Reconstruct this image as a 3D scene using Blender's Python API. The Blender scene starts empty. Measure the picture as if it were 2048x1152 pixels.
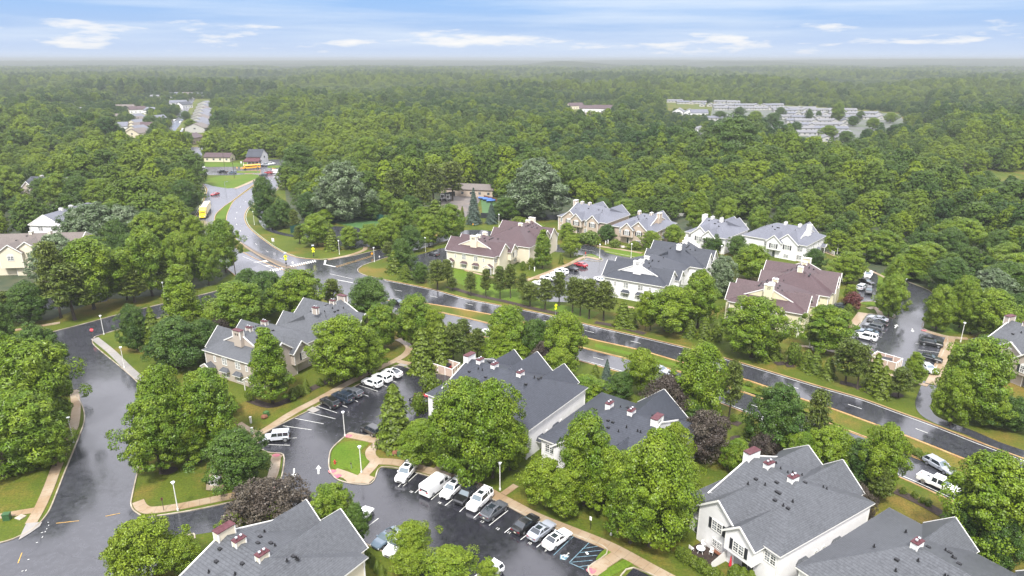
import bpy, bmesh, math, random
import numpy as np
from mathutils import Vector, Matrix, geometry
# ------------------------------------------------------------------ camera, sky, sun, exposure
scene = bpy.context.scene
C = scene.collection
FPX, CAMH = 1365.0, 63.0
PITCH = math.atan(458/FPX)
cd = bpy.data.cameras.new("camera"); cam = bpy.data.objects.new("camera", cd); C.objects.link(cam)
cam.location = (0, 0, CAMH); cam.rotation_euler = (math.pi/2-PITCH, 0, 0)
cd.sensor_width = 36; cd.lens = 36*FPX/2048; cd.clip_start = 1; cd.clip_end = 60000
scene.camera = cam
SUN_EL, SUN_AZ = math.radians(57), math.radians(190)      # azimuth clockwise from +Y
world = bpy.data.worlds.new("World"); scene.world = world; world.use_nodes = True
wt = world.node_tree; wt.nodes.clear()
def wn(t, **k):
    n = wt.nodes.new(t)
    for a, b in k.items(): setattr(n, a, b)
    return n
def wl(a, b): wt.links.new(a, b)
def wmath(op, a, b=None, c=None):
    n = wn('ShaderNodeMath', operation=op)
    for i, v in enumerate((a, b, c)):
        if v is None: continue
        if isinstance(v, (int, float)): n.inputs[i].default_value = v
        else: wl(v, n.inputs[i])
    return n.outputs[0]
def wmix(f, a, b):
    n = wn('ShaderNodeMix', data_type='RGBA')
    for s, v in ((n.inputs[0], f), (n.inputs[6], a), (n.inputs[7], b)):
        if isinstance(v, (int, float)): s.default_value = v
        elif isinstance(v, tuple): s.default_value = v
        else: wl(v, s)
    return n.outputs[2]
def wramp(f, stops):
    n = wn('ShaderNodeValToRGB'); e = n.color_ramp.elements
    while len(e) < len(stops): e.new(0.5)
    for q, (p, c) in zip(e, stops):
        q.position = p; q.color = (*c, 1) if isinstance(c, tuple) else (c, c, c, 1)
    wl(f, n.inputs[0]); return n.outputs[0]
sky = wn('ShaderNodeTexSky'); sky.sky_type = 'NISHITA'; sky.sun_disc = False
sky.sun_elevation = SUN_EL; sky.sun_rotation = SUN_AZ; sky.altitude = 60
tc = wn('ShaderNodeTexCoord'); sep = wn('ShaderNodeSeparateXYZ'); wl(tc.outputs['Generated'], sep.inputs[0])
sx, sy, sz = sep.outputs
zz = wmath('MAXIMUM', sz, 0.0)
zs = wmath('MULTIPLY', zz, 5.0)                      # 0..1 over sin(elevation) 0..0.2
blue = wramp(zs, [(0.0, (.76, .87, 1.08)), (0.06, (.62, .76, 1.03)), (0.2, (.44, .63, .98)), (0.36, (.34, .58, 1.0)), (0.6, (.28, .45, .88))])
az = wmath('ARCTAN2', sx, sy)
def cloudnoise(sa, se, scale, det, off, rough=0.55):
    c = wn('ShaderNodeCombineXYZ')
    wl(wmath('MULTIPLY', az, sa), c.inputs[0]); wl(wmath('MULTIPLY', zz, se), c.inputs[1]); c.inputs[2].default_value = off
    n = wn('ShaderNodeTexNoise'); n.inputs['Scale'].default_value = scale; n.inputs['Detail'].default_value = det
    n.inputs['Roughness'].default_value = rough
    wl(c.outputs[0], n.inputs['Vector']); return n.outputs[0]
cum = cloudnoise(10.5, 60.0, 1.0, 8, 5.3, .6)
band = wramp(zs, [(0.0, 0.35), (0.03, .8), (0.10, 1.0), (0.2, .86), (0.30, 0.4), (0.42, 0.0)])
cumf = wramp(wmath('MULTIPLY', cum, band), [(0.0, 0.0), (0.485, 0.0), (0.57, .65), (.68, .95)])
wisp = wramp(cloudnoise(2.2, 36.0, 1.0, 6, 9.1), [(0.0, 0.0), (0.44, 0.0), (0.72, 0.6)])
wispband = wramp(zs, [(0.0, 0.2), (0.15, 1.0), (1.0, 1.0)])
S = 5.6
def sc(v): return tuple(x*S for x in v)
mul = wn('ShaderNodeMix', data_type='RGBA', blend_type='MULTIPLY'); mul.inputs[0].default_value = 1.0
wl(blue, mul.inputs[6]); mul.inputs[7].default_value = (4.5, 4.5, 4.5, 1)
base = wmix(0.06, mul.outputs[2], sky.outputs[0])
w1 = wmix(wmath('MULTIPLY', wisp, wispband), base, (4.4, 4.7, 5.0, 1))
w2 = wmix(cumf, w1, (5.0, 4.9, 4.75, 1))
deckn = wn('ShaderNodeTexNoise'); deckn.inputs['Scale'].default_value = 1.6; deckn.inputs['Detail'].default_value = 4
wl(tc.outputs['Generated'], deckn.inputs['Vector'])
deck = wmix(wramp(deckn.outputs[0], [(0.3, 0.0), (0.68, 1.0)]), (5.4, 5.5, 6.2, 1), (11.8, 11.7, 12.6, 1))
deckf = wramp(zs, [(0.0, 0.0), (0.50, 0.0), (0.95, 1.0), (1.0, 1.0)])
zf = wmath('MULTIPLY_ADD', zz, 1.05, 0.55)
dk = wn('ShaderNodeVectorMath', operation='SCALE'); wl(deck, dk.inputs[0]); wl(zf, dk.inputs['Scale'])
w3 = wmix(deckf, w2, dk.outputs[0])
bg = wn('ShaderNodeBackground'); bg.inputs['Strength'].default_value = 0.10
wo = wn('ShaderNodeOutputWorld'); wl(w3, bg.inputs['Color']); wl(bg.outputs[0], wo.inputs['Surface'])
sl = bpy.data.lights.new("sun", 'SUN'); sl.energy = 3.4; sl.angle = math.radians(9); sl.color = (1.0, 0.97, 0.91)
so = bpy.data.objects.new("sun", sl); C.objects.link(so)
sd = Vector((math.sin(SUN_AZ)*math.cos(SUN_EL), math.cos(SUN_AZ)*math.cos(SUN_EL), math.sin(SUN_EL)))
so.rotation_euler = (-sd).to_track_quat('-Z', 'Y').to_euler(); so.location = (0, 0, 120)
vs = scene.view_settings; vs.view_transform = 'Standard'; vs.look = 'None'; vs.exposure = 1.08; vs.gamma = 1.0
scene.cycles.max_bounces = 6; scene.cycles.diffuse_bounces = 2; scene.cycles.glossy_bounces = 2
scene.cycles.transmission_bounces = 3; scene.cycles.volume_bounces = 0; scene.cycles.transparent_max_bounces = 4
scene.cycles.caustics_reflective = False; scene.cycles.caustics_refractive = False
# ------------------------------------------------------------------ photo pixel (2048 wide) -> place on the ground
_s, _c = math.sin(PITCH), math.cos(PITCH)
def P(x, y, z=0.0):
    u = (x-1024)/FPX; v = (y-576)/FPX; t = (CAMH-z)/(_s+v*_c)
    return (u*t, (_c-v*_s)*t)
def proj(X, Y, Z=0.0):
    d = CAMH-Z; fw = Y*_c+d*_s; up = Y*_s-d*_c
    return (1024+FPX*X/fw, 576-FPX*up/fw)
def depth(X, Y, Z=0.0): return Y*_c+(CAMH-Z)*_s
def G(pts, z=0.0): return [P(x, y, z) for x, y in pts]
# ------------------------------------------------------------------ materials
def rgb(c): return (c[0], c[1], c[2], 1)
def mat(name, col, rough=0.6, col2=None, scale=2.0, detail=3, bump=0.0, bscale=None, rough2=None, spec=0.5, metal=0.0, coat=0.0, rand=0.0, lo=0.35, hi=0.65):
    m = bpy.data.materials.new(name); m.use_nodes = True; t = m.node_tree
    b = t.nodes['Principled BSDF']; b.inputs['Base Color'].default_value = rgb(col); b.inputs['Roughness'].default_value = rough
    b.inputs['Specular IOR Level'].default_value = spec; b.inputs['Metallic'].default_value = metal
    if coat: b.inputs['Coat Weight'].default_value = coat; b.inputs['Coat Roughness'].default_value = 0.08
    if col2 is not None or bump or rough2 is not None:
        g = t.nodes.new('ShaderNodeNewGeometry')
        n = t.nodes.new('ShaderNodeTexNoise'); n.inputs['Scale'].default_value = scale; n.inputs['Detail'].default_value = detail
        t.links.new(g.outputs['Position'], n.inputs['Vector'])
        r = t.nodes.new('ShaderNodeMapRange'); r.inputs[1].default_value = lo; r.inputs[2].default_value = hi
        t.links.new(n.outputs[0], r.inputs[0])
        if col2 is not None:
            x = t.nodes.new('ShaderNodeMix'); x.data_type = 'RGBA'; x.inputs[6].default_value = rgb(col); x.inputs[7].default_value = rgb(col2)
            t.links.new(r.outputs[0], x.inputs[0]); t.links.new(x.outputs[2], b.inputs['Base Color'])
        if rough2 is not None:
            q = t.nodes.new('ShaderNodeMapRange'); q.inputs[3].default_value = rough; q.inputs[4].default_value = rough2
            t.links.new(r.outputs[0], q.inputs[0]); t.links.new(q.outputs[0], b.inputs['Roughness'])
        if bump:
            n2 = t.nodes.new('ShaderNodeTexNoise'); n2.inputs['Scale'].default_value = bscale or scale*4; n2.inputs['Detail'].default_value = 2
            t.links.new(g.outputs['Position'], n2.inputs['Vector'])
            bp = t.nodes.new('ShaderNodeBump'); bp.inputs['Strength'].default_value = bump; bp.inputs['Distance'].default_value = 0.05
            t.links.new(n2.outputs[0], bp.inputs['Height']); t.links.new(bp.outputs[0], b.inputs['Normal'])
    return m
def lib(t, kind): return t.nodes.new(kind)
def noise_of(t, vec, scale, detail=3, rough=0.5):
    n = t.nodes.new('ShaderNodeTexNoise'); n.inputs['Scale'].default_value = scale; n.inputs['Detail'].default_value = detail
    n.inputs['Roughness'].default_value = rough
    t.links.new(vec, n.inputs['Vector']); return n.outputs[0]
def ramp_of(t, fac, stops):
    n = t.nodes.new('ShaderNodeValToRGB'); e = n.color_ramp.elements
    while len(e) < len(stops): e.new(0.5)
    for q, (p, c) in zip(e, stops):
        q.position = p; q.color = (*c, 1) if isinstance(c, tuple) else (c, c, c, 1)
    t.links.new(fac, n.inputs[0]); return n.outputs[0]
def mix_of(t, f, a, b, blend='MIX'):
    n = t.nodes.new('ShaderNodeMix'); n.data_type = 'RGBA'; n.blend_type = blend
    for s, v in ((n.inputs[0], f), (n.inputs[6], a), (n.inputs[7], b)):
        if isinstance(v, (int, float)): s.default_value = v
        elif isinstance(v, tuple): s.default_value = (*v, 1) if len(v) == 3 else v
        else: t.links.new(v, s)
    return n.outputs[2]
def newmat(name):
    m = bpy.data.materials.new(name); m.use_nodes = True; t = m.node_tree
    return m, t, t.nodes['Principled BSDF']
# wet asphalt: damp film of water with drier patches, seams along the lanes
def asphalt(name, col, r0, r1, spec=0.5, crack=0.5):
    m, t, b = newmat(name)
    g = t.nodes.new('ShaderNodeNewGeometry').outputs['Position']
    big = noise_of(t, g, 0.07, 4, .6); mid = noise_of(t, g, 0.9, 5, .7); fine = noise_of(t, g, 14, 2)
    c = mix_of(t, ramp_of(t, mid, [(0.35, 0.0), (0.65, 1.0)]), tuple(x*0.65 for x in col), tuple(x*1.45 for x in col))
    # sealed cracks: thin dark lines
    v = t.nodes.new('ShaderNodeTexVoronoi'); v.feature = 'DISTANCE_TO_EDGE'; v.inputs['Scale'].default_value = 0.075
    wv = t.nodes.new('ShaderNodeVectorMath'); wv.operation = 'ADD'
    ns = t.nodes.new('ShaderNodeTexNoise'); ns.inputs['Scale'].default_value = 0.35; t.links.new(g, ns.inputs['Vector'])
    sc_ = t.nodes.new('ShaderNodeVectorMath'); sc_.operation = 'SCALE'; sc_.inputs['Scale'].default_value = 4.0
    t.links.new(ns.outputs['Color'], sc_.inputs[0]); t.links.new(g, wv.inputs[0]); t.links.new(sc_.outputs[0], wv.inputs[1])
    t.links.new(wv.outputs[0], v.inputs['Vector'])
    ck = ramp_of(t, v.outputs['Distance'], [(0.0, 1.0), (0.010, 0.0)])
    ckm = t.nodes.new('ShaderNodeMath'); ckm.operation = 'MULTIPLY'; ckm.inputs[1].default_value = crack; t.links.new(ck, ckm.inputs[0])
    c = mix_of(t, ckm.outputs[0], c, (0.006, 0.006, 0.008))
    c = mix_of(t, 0.35, c, mix_of(t, fine, (0.01, 0.01, 0.012), tuple(x*2.2 for x in col)))
    t.links.new(c, b.inputs['Base Color'])
    mp = t.nodes.new('ShaderNodeMapRange'); mp.inputs[1].default_value = 0.34; mp.inputs[2].default_value = 0.66
    mp.inputs[3].default_value = r0; mp.inputs[4].default_value = r1
    ad = t.nodes.new('ShaderNodeMath'); ad.operation = 'ADD'
    m2 = t.nodes.new('ShaderNodeMath'); m2.operation = 'MULTIPLY'; m2.inputs[1].default_value = 0.45; t.links.new(mid, m2.inputs[0])
    m3 = t.nodes.new('ShaderNodeMath'); m3.operation = 'MULTIPLY'; m3.inputs[1].default_value = 0.6; t.links.new(big, m3.inputs[0])
    t.links.new(m2.outputs[0], ad.inputs[0]); t.links.new(m3.outputs[0], ad.inputs[1]); t.links.new(ad.outputs[0], mp.inputs[0])
    t.links.new(mp.outputs[0], b.inputs['Roughness'])
    b.inputs['Specular IOR Level'].default_value = spec
    bp = t.nodes.new('ShaderNodeBump'); bp.inputs['Strength'].default_value = 0.05; bp.inputs['Distance'].default_value = 0.02
    t.links.new(mid, bp.inputs['Height']); t.links.new(bp.outputs[0], b.inputs['Normal'])
    return m
M = {}
M['asphalt'] = asphalt('wet_asphalt', (.033, .034, .040), .04, .26, 1.0, .9)
M['asphalt_dark'] = asphalt('fresh_asphalt', (.016, .016, .021), .03, .36, 1.0, .9)
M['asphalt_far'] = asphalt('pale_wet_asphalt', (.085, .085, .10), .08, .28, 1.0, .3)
M['concrete'] = mat('concrete', (.42, .38, .32), .5, (.26, .22, .17), .8, 4, .1)
M['kerbm'] = mat('kerb_concrete', (.38, .34, .27), .55, (.20, .16, .11), .6, 4)
M['kerby'] = mat('rusty_kerb', (.42, .30, .14), .55, (.30, .17, .09), .5, 4)
def walkmat(name, a, b2, c):
    m, t, b = newmat(name)
    g = t.nodes.new('ShaderNodeNewGeometry').outputs['Position']
    col = mix_of(t, ramp_of(t, noise_of(t, g, .22, 4), [(.35, 0.0), (.65, 1.0)]), a, b2)
    col = mix_of(t, ramp_of(t, noise_of(t, g, 1.6, 3), [(.55, 0.0), (.75, .7)]), col, c)
    uv = t.nodes.new('ShaderNodeUVMap').outputs[0]
    sp = t.nodes.new('ShaderNodeSeparateXYZ'); t.links.new(uv, sp.inputs[0])
    fr = t.nodes.new('ShaderNodeMath'); fr.operation = 'FRACT'; mm = t.nodes.new('ShaderNodeMath'); mm.operation = 'MULTIPLY'; mm.inputs[1].default_value = 1/1.5
    t.links.new(sp.outputs[0], mm.inputs[0]); t.links.new(mm.outputs[0], fr.inputs[0])
    j = ramp_of(t, fr.outputs[0], [(0.0, 1.0), (0.045, 0.0), (1.0, 0.0)])
    col = mix_of(t, j, col, (.09, .07, .05))
    t.links.new(col, b.inputs['Base Color']); b.inputs['Roughness'].default_value = .42
    return m
M['walk'] = walkmat('damp_pavement', (.24, .165, .095), (.31, .25, .18), (.20, .12, .055))
M['walk_grey'] = walkmat('pale_pavement', (.22, .21, .20), (.27, .25, .23), (.17, .145, .12))
def grassmat(name, a, b2, dry, drys=0.5):
    m, t, b = newmat(name)
    g = t.nodes.new('ShaderNodeNewGeometry').outputs['Position']
    col = mix_of(t, ramp_of(t, noise_of(t, g, .12, 4, .6), [(.35, 0.0), (.65, 1.0)]), a, b2)
    col = mix_of(t, ramp_of(t, noise_of(t, g, .055, 5, .65), [(.50, 0.0), (.66, drys)]), col, dry)
    col = mix_of(t, ramp_of(t, noise_of(t, g, 3.0, 4, .7), [(.38, .55), (.62, 0.0)]), col, tuple(x*.42 for x in a))
    col = mix_of(t, ramp_of(t, noise_of(t, g, 1.1, 3, .7), [(.60, 0.0), (.72, .5)]), col, dry)
    t.links.new(col, b.inputs['Base Color']); b.inputs['Roughness'].default_value = .85; b.inputs['Specular IOR Level'].default_value = .2
    bp = t.nodes.new('ShaderNodeBump'); bp.inputs['Strength'].default_value = .5; bp.inputs['Distance'].default_value = .08
    t.links.new(noise_of(t, g, 5, 3), bp.inputs['Height']); t.links.new(bp.outputs[0], b.inputs['Normal'])
    return m
M['grass'] = grassmat('lawn_grass', (.055, .084, .006), (.090, .112, .009), (.18, .120, .026), .95)
M['grass_lush'] = grassmat('lush_grass', (.066, .125, .006), (.095, .150, .010), (.16, .15, .02), .5)
M['soil'] = mat('woodland_floor', (.02, .035, .012), .9, (.045, .05, .02), .3, 4)
M['mulch'] = mat('mulch', (.045, .028, .020), .9, (.02, .013, .011), 3, 3)
M['gravel'] = mat('gravel_yard', (.16, .13, .11), .6, (.09, .085, .085), .15, 4)
M['park_ground'] = mat('park_ground', (.085, .085, .085), .7, (.04, .06, .02), .05, 4)
M['white_line'] = mat('white_paint', (.70, .70, .66), .35, (.45, .45, .42), 2.5, 4)
M['yellow_line'] = mat('yellow_paint', (.60, .34, .06), .4, (.35, .22, .06), 2, 4)
M['blue_line'] = mat('blue_paint', (.06, .13, .17), .4, (.18, .26, .30), 2, 4)
M['pink_paint'] = mat('pink_paint', (.42, .07, .14), .6, (.30, .16, .13), 3, 3)
M['pane'] = mat('window_glass', (.030, .036, .045), .08, (.16, .18, .20), .8, 2, spec=.9, lo=.45, hi=.6)
M['trim'] = mat('white_trim', (.70, .69, .66), .5)
M['shutter'] = mat('dark_shutter', (.018, .020, .026), .5)
M['cap'] = mat('maroon_cap', (.065, .020, .024), .5, (.10, .038, .045), 2, spec=.2)
M['flue'] = mat('flue_metal', (.62, .64, .66), .25, metal=.6)
M['vent'] = mat('black_vent', (.010, .010, .012), .5)
M['bark'] = mat('bark', (.075, .055, .042), .9, (.035, .027, .022), 4)
M['pole_white'] = mat('white_pole_paint', (.66, .65, .62), .45)
M['pole_grey'] = mat('galvanised_pole', (.30, .32, .34), .4, metal=.4)
M['pole_brown'] = mat('brown_post', (.06, .045, .035), .7)
M['lamp_glass'] = mat('lamp_glass', (.82, .84, .86), .2)
M['red'] = mat('red_sign', (.55, .03, .05), .35)
M['yellow_sign'] = mat('fluorescent_yellow', (.72, .78, .02), .4)
M['orange_sign'] = mat('orange_yellow', (.75, .35, .02), .4)
M['black'] = mat('black_plastic', (.012, .012, .013), .45)
M['door_red'] = mat('dark_red_door', (.22, .012, .016), .35)
M['door_grey'] = mat('grey_door', (.16, .18, .21), .3)
M['green_box'] = mat('green_cabinet', (.03, .085, .03), .5)
M['hydrant'] = mat('hydrant_red', (.38, .03, .02), .5)
M['fence_tan'] = mat('tan_board_fence', (.50, .38, .31), .6, (.42, .31, .26), 1)
M['fence_black'] = mat('dark_fence_board', (.012, .014, .020), .7)
M['mesh_green'] = mat('green_windscreen', (.010, .060, .045), .8)
M['court'] = mat('court_green', (.035, .095, .022), .7, (.05, .115, .03), .5)
M['blue'] = mat('blue_tarp', (.04, .11, .33), .5)
M['wood'] = mat('cedar', (.16, .06, .03), .7)
M['tyre'] = mat('tyre_rubber', (.012, .012, .012), .8)
M['rim'] = mat('wheel_alloy', (.42, .43, .45), .3, metal=.8)
M['glass_car'] = mat('car_glass', (.018, .024, .030), .04, spec=1.0)
M['glass_wind'] = mat('windscreen_glass', (.10, .13, .15), .05, spec=1.0)  # paler than the side glass: reflected sky put into the base colour
M['tail'] = mat('tail_light', (.35, .01, .015), .2)
M['head'] = mat('head_light', (.75, .78, .80), .12)
M['plate'] = mat('licence_plate', (.65, .63, .50), .4)
def siding(name, col, k=.9):
    m, t, b = newmat(name)
    g = t.nodes.new('ShaderNodeNewGeometry').outputs['Position']
    sp = t.nodes.new('ShaderNodeSeparateXYZ'); t.links.new(g, sp.inputs[0])
    fr = t.nodes.new('ShaderNodeMath'); fr.operation = 'FRACT'; mm = t.nodes.new('ShaderNodeMath'); mm.operation = 'MULTIPLY'; mm.inputs[1].default_value = 1/.18
    t.links.new(sp.outputs[2], mm.inputs[0]); t.links.new(mm.outputs[0], fr.inputs[0])
    c = mix_of(t, ramp_of(t, fr.outputs[0], [(0, .55), (.16, 0.0), (1, 0.0)]), col, tuple(x*.62 for x in col))
    c = mix_of(t, ramp_of(t, noise_of(t, g, .7, 5, .7), [(.4, 0.0), (.75, .35)]), c, tuple(x*.72 for x in col))
    t.links.new(c, b.inputs['Base Color']); b.inputs['Roughness'].default_value = .5
    return m
def roofmat(name, col, spec=.32, rough=.45):
    m, t, b = newmat(name)
    tcn = t.nodes.new('ShaderNodeNewGeometry').outputs['Position']
    sp = t.nodes.new('ShaderNodeSeparateXYZ'); t.links.new(tcn, sp.inputs[0])
    fr = t.nodes.new('ShaderNodeMath'); fr.operation = 'FRACT'; mm = t.nodes.new('ShaderNodeMath'); mm.operation = 'MULTIPLY'; mm.inputs[1].default_value = 1/.14
    t.links.new(sp.outputs[2], mm.inputs[0]); t.links.new(mm.outputs[0], fr.inputs[0])
    fine = noise_of(t, tcn, 2.6, 3, .75); big = noise_of(t, tcn, .22, 3)
    c = mix_of(t, ramp_of(t, fine, [(.32, 0.0), (.68, 1.0)]), tuple(x*.70 for x in col), tuple(x*1.30 for x in col))
    c = mix_of(t, ramp_of(t, fr.outputs[0], [(0, .75), (.3, 0.0), (1, 0.0)]), c, tuple(x*.35 for x in col))
    c = mix_of(t, ramp_of(t, big, [(.4, 0.0), (.7, .3)]), c, tuple(x*1.35 for x in col))
    t.links.new(c, b.inputs['Base Color']); b.inputs['Specular IOR Level'].default_value = spec
    mp = t.nodes.new('ShaderNodeMapRange'); mp.inputs[3].default_value = rough-.1; mp.inputs[4].default_value = rough+.14
    t.links.new(fine, mp.inputs[0]); t.links.new(mp.outputs[0], b.inputs['Roughness'])
    return m
M['roof_grey'] = roofmat('grey_shingles', (.070, .074, .082))
M['roof_slate'] = roofmat('slate_blue_shingles', (.036, .040, .051))
M['roof_maroon'] = roofmat('maroon_shingles', (.066, .041, .044))
M['roof_light'] = roofmat('light_blue_grey_shingles', (.115, .12, .145))
M['roof_tan'] = roofmat('taupe_shingles', (.115, .095, .084))
M['roof_far'] = roofmat('pale_far_shingles', (.14, .14, .15))
M['side_white'] = siding('white_siding', (.74, .73, .73))
M['side_cream'] = siding('cream_siding', (.64, .58, .45))
M['side_yellow'] = siding('pale_yellow_siding', (.62, .57, .40))
M['side_tan'] = siding('tan_siding', (.40, .345, .295))
M['side_pinktan'] = siding('pink_tan_siding', (.44, .36, .29))
M['side_far'] = siding('weathered_pale_siding', (.40, .39, .37))
# vehicle paints
for k, c in dict(white=(.80, .80, .80), black=(.010, .010, .012), grey=(.075, .08, .09), silver=(.30, .32, .36), navy=(.018, .028, .045),
                 red=(.34, .010, .02), slate=(.085, .12, .16), busyellow=(.80, .38, .02), truckyellow=(.85, .62, .02), blue=(.10, .2, .4), palegrey=(.5, .52, .56)).items():
    M['paint_'+k] = mat('car_paint_'+k, c, .28, coat=1.0, spec=.6)
# foliage
def leafmat(name, a, b2, c, trans=.24, spec=.26, inst=False, vr=.42):
    m, t, b = newmat(name)
    oi = t.nodes.new('ShaderNodeObjectInfo'); ge = t.nodes.new('ShaderNodeNewGeometry')
    tcn = t.nodes.new('ShaderNodeTexCoord').outputs['Object']
    fac = oi.outputs['Random']
    if inst:
        at_ = t.nodes.new('ShaderNodeAttribute'); at_.attribute_type = 'INSTANCER'; at_.attribute_name = 'tint'; fac = at_.outputs['Fac']
    col = mix_of(t, ramp_of(t, fac, [(0.0, 0.0), (.95, 1.0)]), a, b2)
    col = mix_of(t, ramp_of(t, noise_of(t, tcn, .45, 3), [(.42, 0.0), (.66, .75)]), col, c)
    rp = t.nodes.new('ShaderNodeMapRange'); rp.inputs[3].default_value = 1-vr; rp.inputs[4].default_value = 1+vr
    t.links.new(ge.outputs['Random Per Island'], rp.inputs[0])
    hs = t.nodes.new('ShaderNodeHueSaturation'); t.links.new(rp.outputs[0], hs.inputs['Value']); t.links.new(col, hs.inputs['Color'])
    a, b2, c = a, b2, c
    t.links.new(hs.outputs[0], b.inputs['Base Color']); b.inputs['Roughness'].default_value = .4; b.inputs['Specular IOR Level'].default_value = spec
    tr = t.nodes.new('ShaderNodeBsdfTranslucent'); t.links.new(hs.outputs[0], tr.inputs['Color'])
    mx = t.nodes.new('ShaderNodeMixShader'); mx.inputs[0].default_value = trans
    t.links.new(b.outputs[0], mx.inputs[1]); t.links.new(tr.outputs[0], mx.inputs[2])
    t.links.new(mx.outputs[0], t.nodes['Material Output'].inputs['Surface'])
    return m
M['leaf'] = leafmat('maple_leaves', (.080, .145, .009), (.122, .188, .010), (.175, .235, .015))
M['leaf_dark'] = leafmat('oak_leaves', (.038, .085, .013), (.060, .112, .013), (.085, .138, .018))
M['leaf_yellow'] = leafmat('locust_leaves', (.112, .178, .010), (.145, .208, .012), (.19, .245, .018))
M['leaf_pine'] = leafmat('pine_needles', (.070, .105, .016), (.095, .125, .018), (.12, .145, .022), .2)
M['leaf_spruce'] = leafmat('blue_spruce_needles', (.045, .075, .055), (.06, .09, .065), (.09, .12, .09), .1)
M['leaf_arb'] = leafmat('cedar_foliage', (.075, .120, .010), (.105, .145, .012), (.12, .16, .015), .2)
M['leaf_silver'] = leafmat('silver_green_leaves', (.075, .120, .045), (.09, .135, .05), (.20, .25, .14), .25, .5)
M['leaf_plum'] = leafmat('purple_leaves', (.048, .036, .032), (.064, .050, .038), (.10, .085, .06), .15)
M['leaf_red'] = leafmat('red_leaves', (.11, .030, .028), (.10, .03, .03), (.13, .05, .04), .2)
M['leaf_wood'] = leafmat('woodland_leaves', (.022, .056, .014), (.150, .205, .010), (.080, .132, .013), inst=True, vr=.2, spec=.12)
M['canopy'] = mat('far_canopy', (.010, .017, .006), .95, (.042, .055, .016), .014, 9, 0, spec=.1)  # darkened: self-shadow the crownless sheet lacks is put into the colour
# ------------------------------------------------------------------ mesh helpers
class MB:
    def __init__(s): s.v = []; s.f = []; s.m = []; s.uv = []
    def poly(s, pts, mi=0, uv=None):
        b = len(s.v); s.v += [tuple(p) for p in pts]; s.f.append(tuple(range(b, b+len(pts)))); s.m.append(mi); s.uv.append(uv)
    def solid(s, vs, fs, mi=0):
        b = len(s.v); s.v += [tuple(p) for p in vs]
        for f in fs:
            s.f.append(tuple(b+i for i in f)); s.m.append(mi); s.uv.append(None)
    def box(s, x0, x1, y0, y1, z0, z1, mi=0, T=None):
        vs = [(x, y, z) for z in (z0, z1) for x, y in ((x0, y0), (x1, y0), (x1, y1), (x0, y1))]
        if T: vs = [T(*p) for p in vs]
        s.solid(vs, [(3, 2, 1, 0), (4, 5, 6, 7), (0, 1, 5, 4), (1, 2, 6, 5), (2, 3, 7, 6), (3, 0, 4, 7)], mi)
    def prism(s, pts, z0, z1, mi=0):       # vertical extrusion of a ground outline
        n = len(pts); vs = [(x, y, z0) for x, y in pts]+[(x, y, z1) for x, y in pts]
        s.solid(vs, [tuple(range(n-1, -1, -1)), tuple(range(n, 2*n))]+[(i, (i+1) % n, n+(i+1) % n, n+i) for i in range(n)], mi)
    def beam(s, a, b, w, h=None, mi=0, n=4, w2=None):
        a = Vector(a); b = Vector(b); d = (b-a); 
        if d.length < 1e-6: return
        d.normalize(); u = d.orthogonal() if abs(d.z) > .99 else d.cross(Vector((0, 0, 1))); u.normalize(); v = d.cross(u)
        h = h or w; w2 = w if w2 is None else w2; r = w2/w
        vs = []
        for p, k in ((a, 1), (b, r)):
            for i in range(n):
                q = 2*math.pi*(i+.5)/n; f = 1/math.cos(math.pi/n)*.5
                vs.append(p+u*math.cos(q)*w*f*k+v*math.sin(q)*h*f*k)
        s.solid(vs, [tuple(range(n-1, -1, -1)), tuple(range(n, 2*n))]+[(i, (i+1) % n, n+(i+1) % n, n+i) for i in range(n)], mi)
    def cyl(s, x, y, z0, z1, r, n=10, mi=0, r2=None):
        r2 = r if r2 is None else r2
        vs = [(x+math.cos(2*math.pi*i/n)*q, y+math.sin(2*math.pi*i/n)*q, z) for z, q in ((z0, r), (z1, r2)) for i in range(n)]
        s.solid(vs, [tuple(range(n-1, -1, -1)), tuple(range(n, 2*n))]+[(i, (i+1) % n, n+(i+1) % n, n+i) for i in range(n)], mi)
    def ball(s, x, y, z, r, mi=0, k=1.0):
        vs = []; n = 8
        for j in range(1, 4):
            a = math.pi*j/4
            vs += [(x+r*math.sin(a)*math.cos(2*math.pi*i/n), y+r*math.sin(a)*math.sin(2*math.pi*i/n), z+r*k*math.cos(a)) for i in range(n)]
        vs += [(x, y, z+r*k), (x, y, z-r*k)]
        fs = [(24, i, (i+1) % n) for i in range(n)]+[(25, 16+(i+1) % n, 16+i) for i in range(n)]
        fs += [(j*n+i, (j+1)*n+i, (j+1)*n+(i+1) % n, j*n+(i+1) % n) for j in range(2) for i in range(n)]
        s.solid(vs, fs, mi)
    def mesh(s, name, mats, smooth=False):
        me = bpy.data.meshes.new(name); me.from_pydata(s.v, [], s.f)
        for m in (mats if isinstance(mats, (list, tuple)) else [mats]): me.materials.append(M[m])
        me.polygons.foreach_set('material_index', s.m)
        if any(u is not None for u in s.uv):
            l = me.uv_layers.new(name='UVMap')
            k = 0
            for f, u in zip(s.f, s.uv):
                for i in range(len(f)):
                    if u is not None: l.data[k].uv = u[i]
                    k += 1
        bm = bmesh.new(); bm.from_mesh(me); bmesh.ops.recalc_face_normals(bm, faces=bm.faces)
        big = [f for f in bm.faces if len(f.verts) > 4]
        if big: bmesh.ops.triangulate(bm, faces=big)
        bm.to_mesh(me); bm.free()
        if smooth: me.polygons.foreach_set('use_smooth', [True]*len(me.polygons))
        me.update(); return me
    def build(s, name, mats, parent=None, smooth=False):
        return put(name, s.mesh(name, mats, smooth), parent)
def put(name, me, parent=None):
    o = bpy.data.objects.new(name, me); C.objects.link(o)
    if parent: o.parent = parent
    return o
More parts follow.
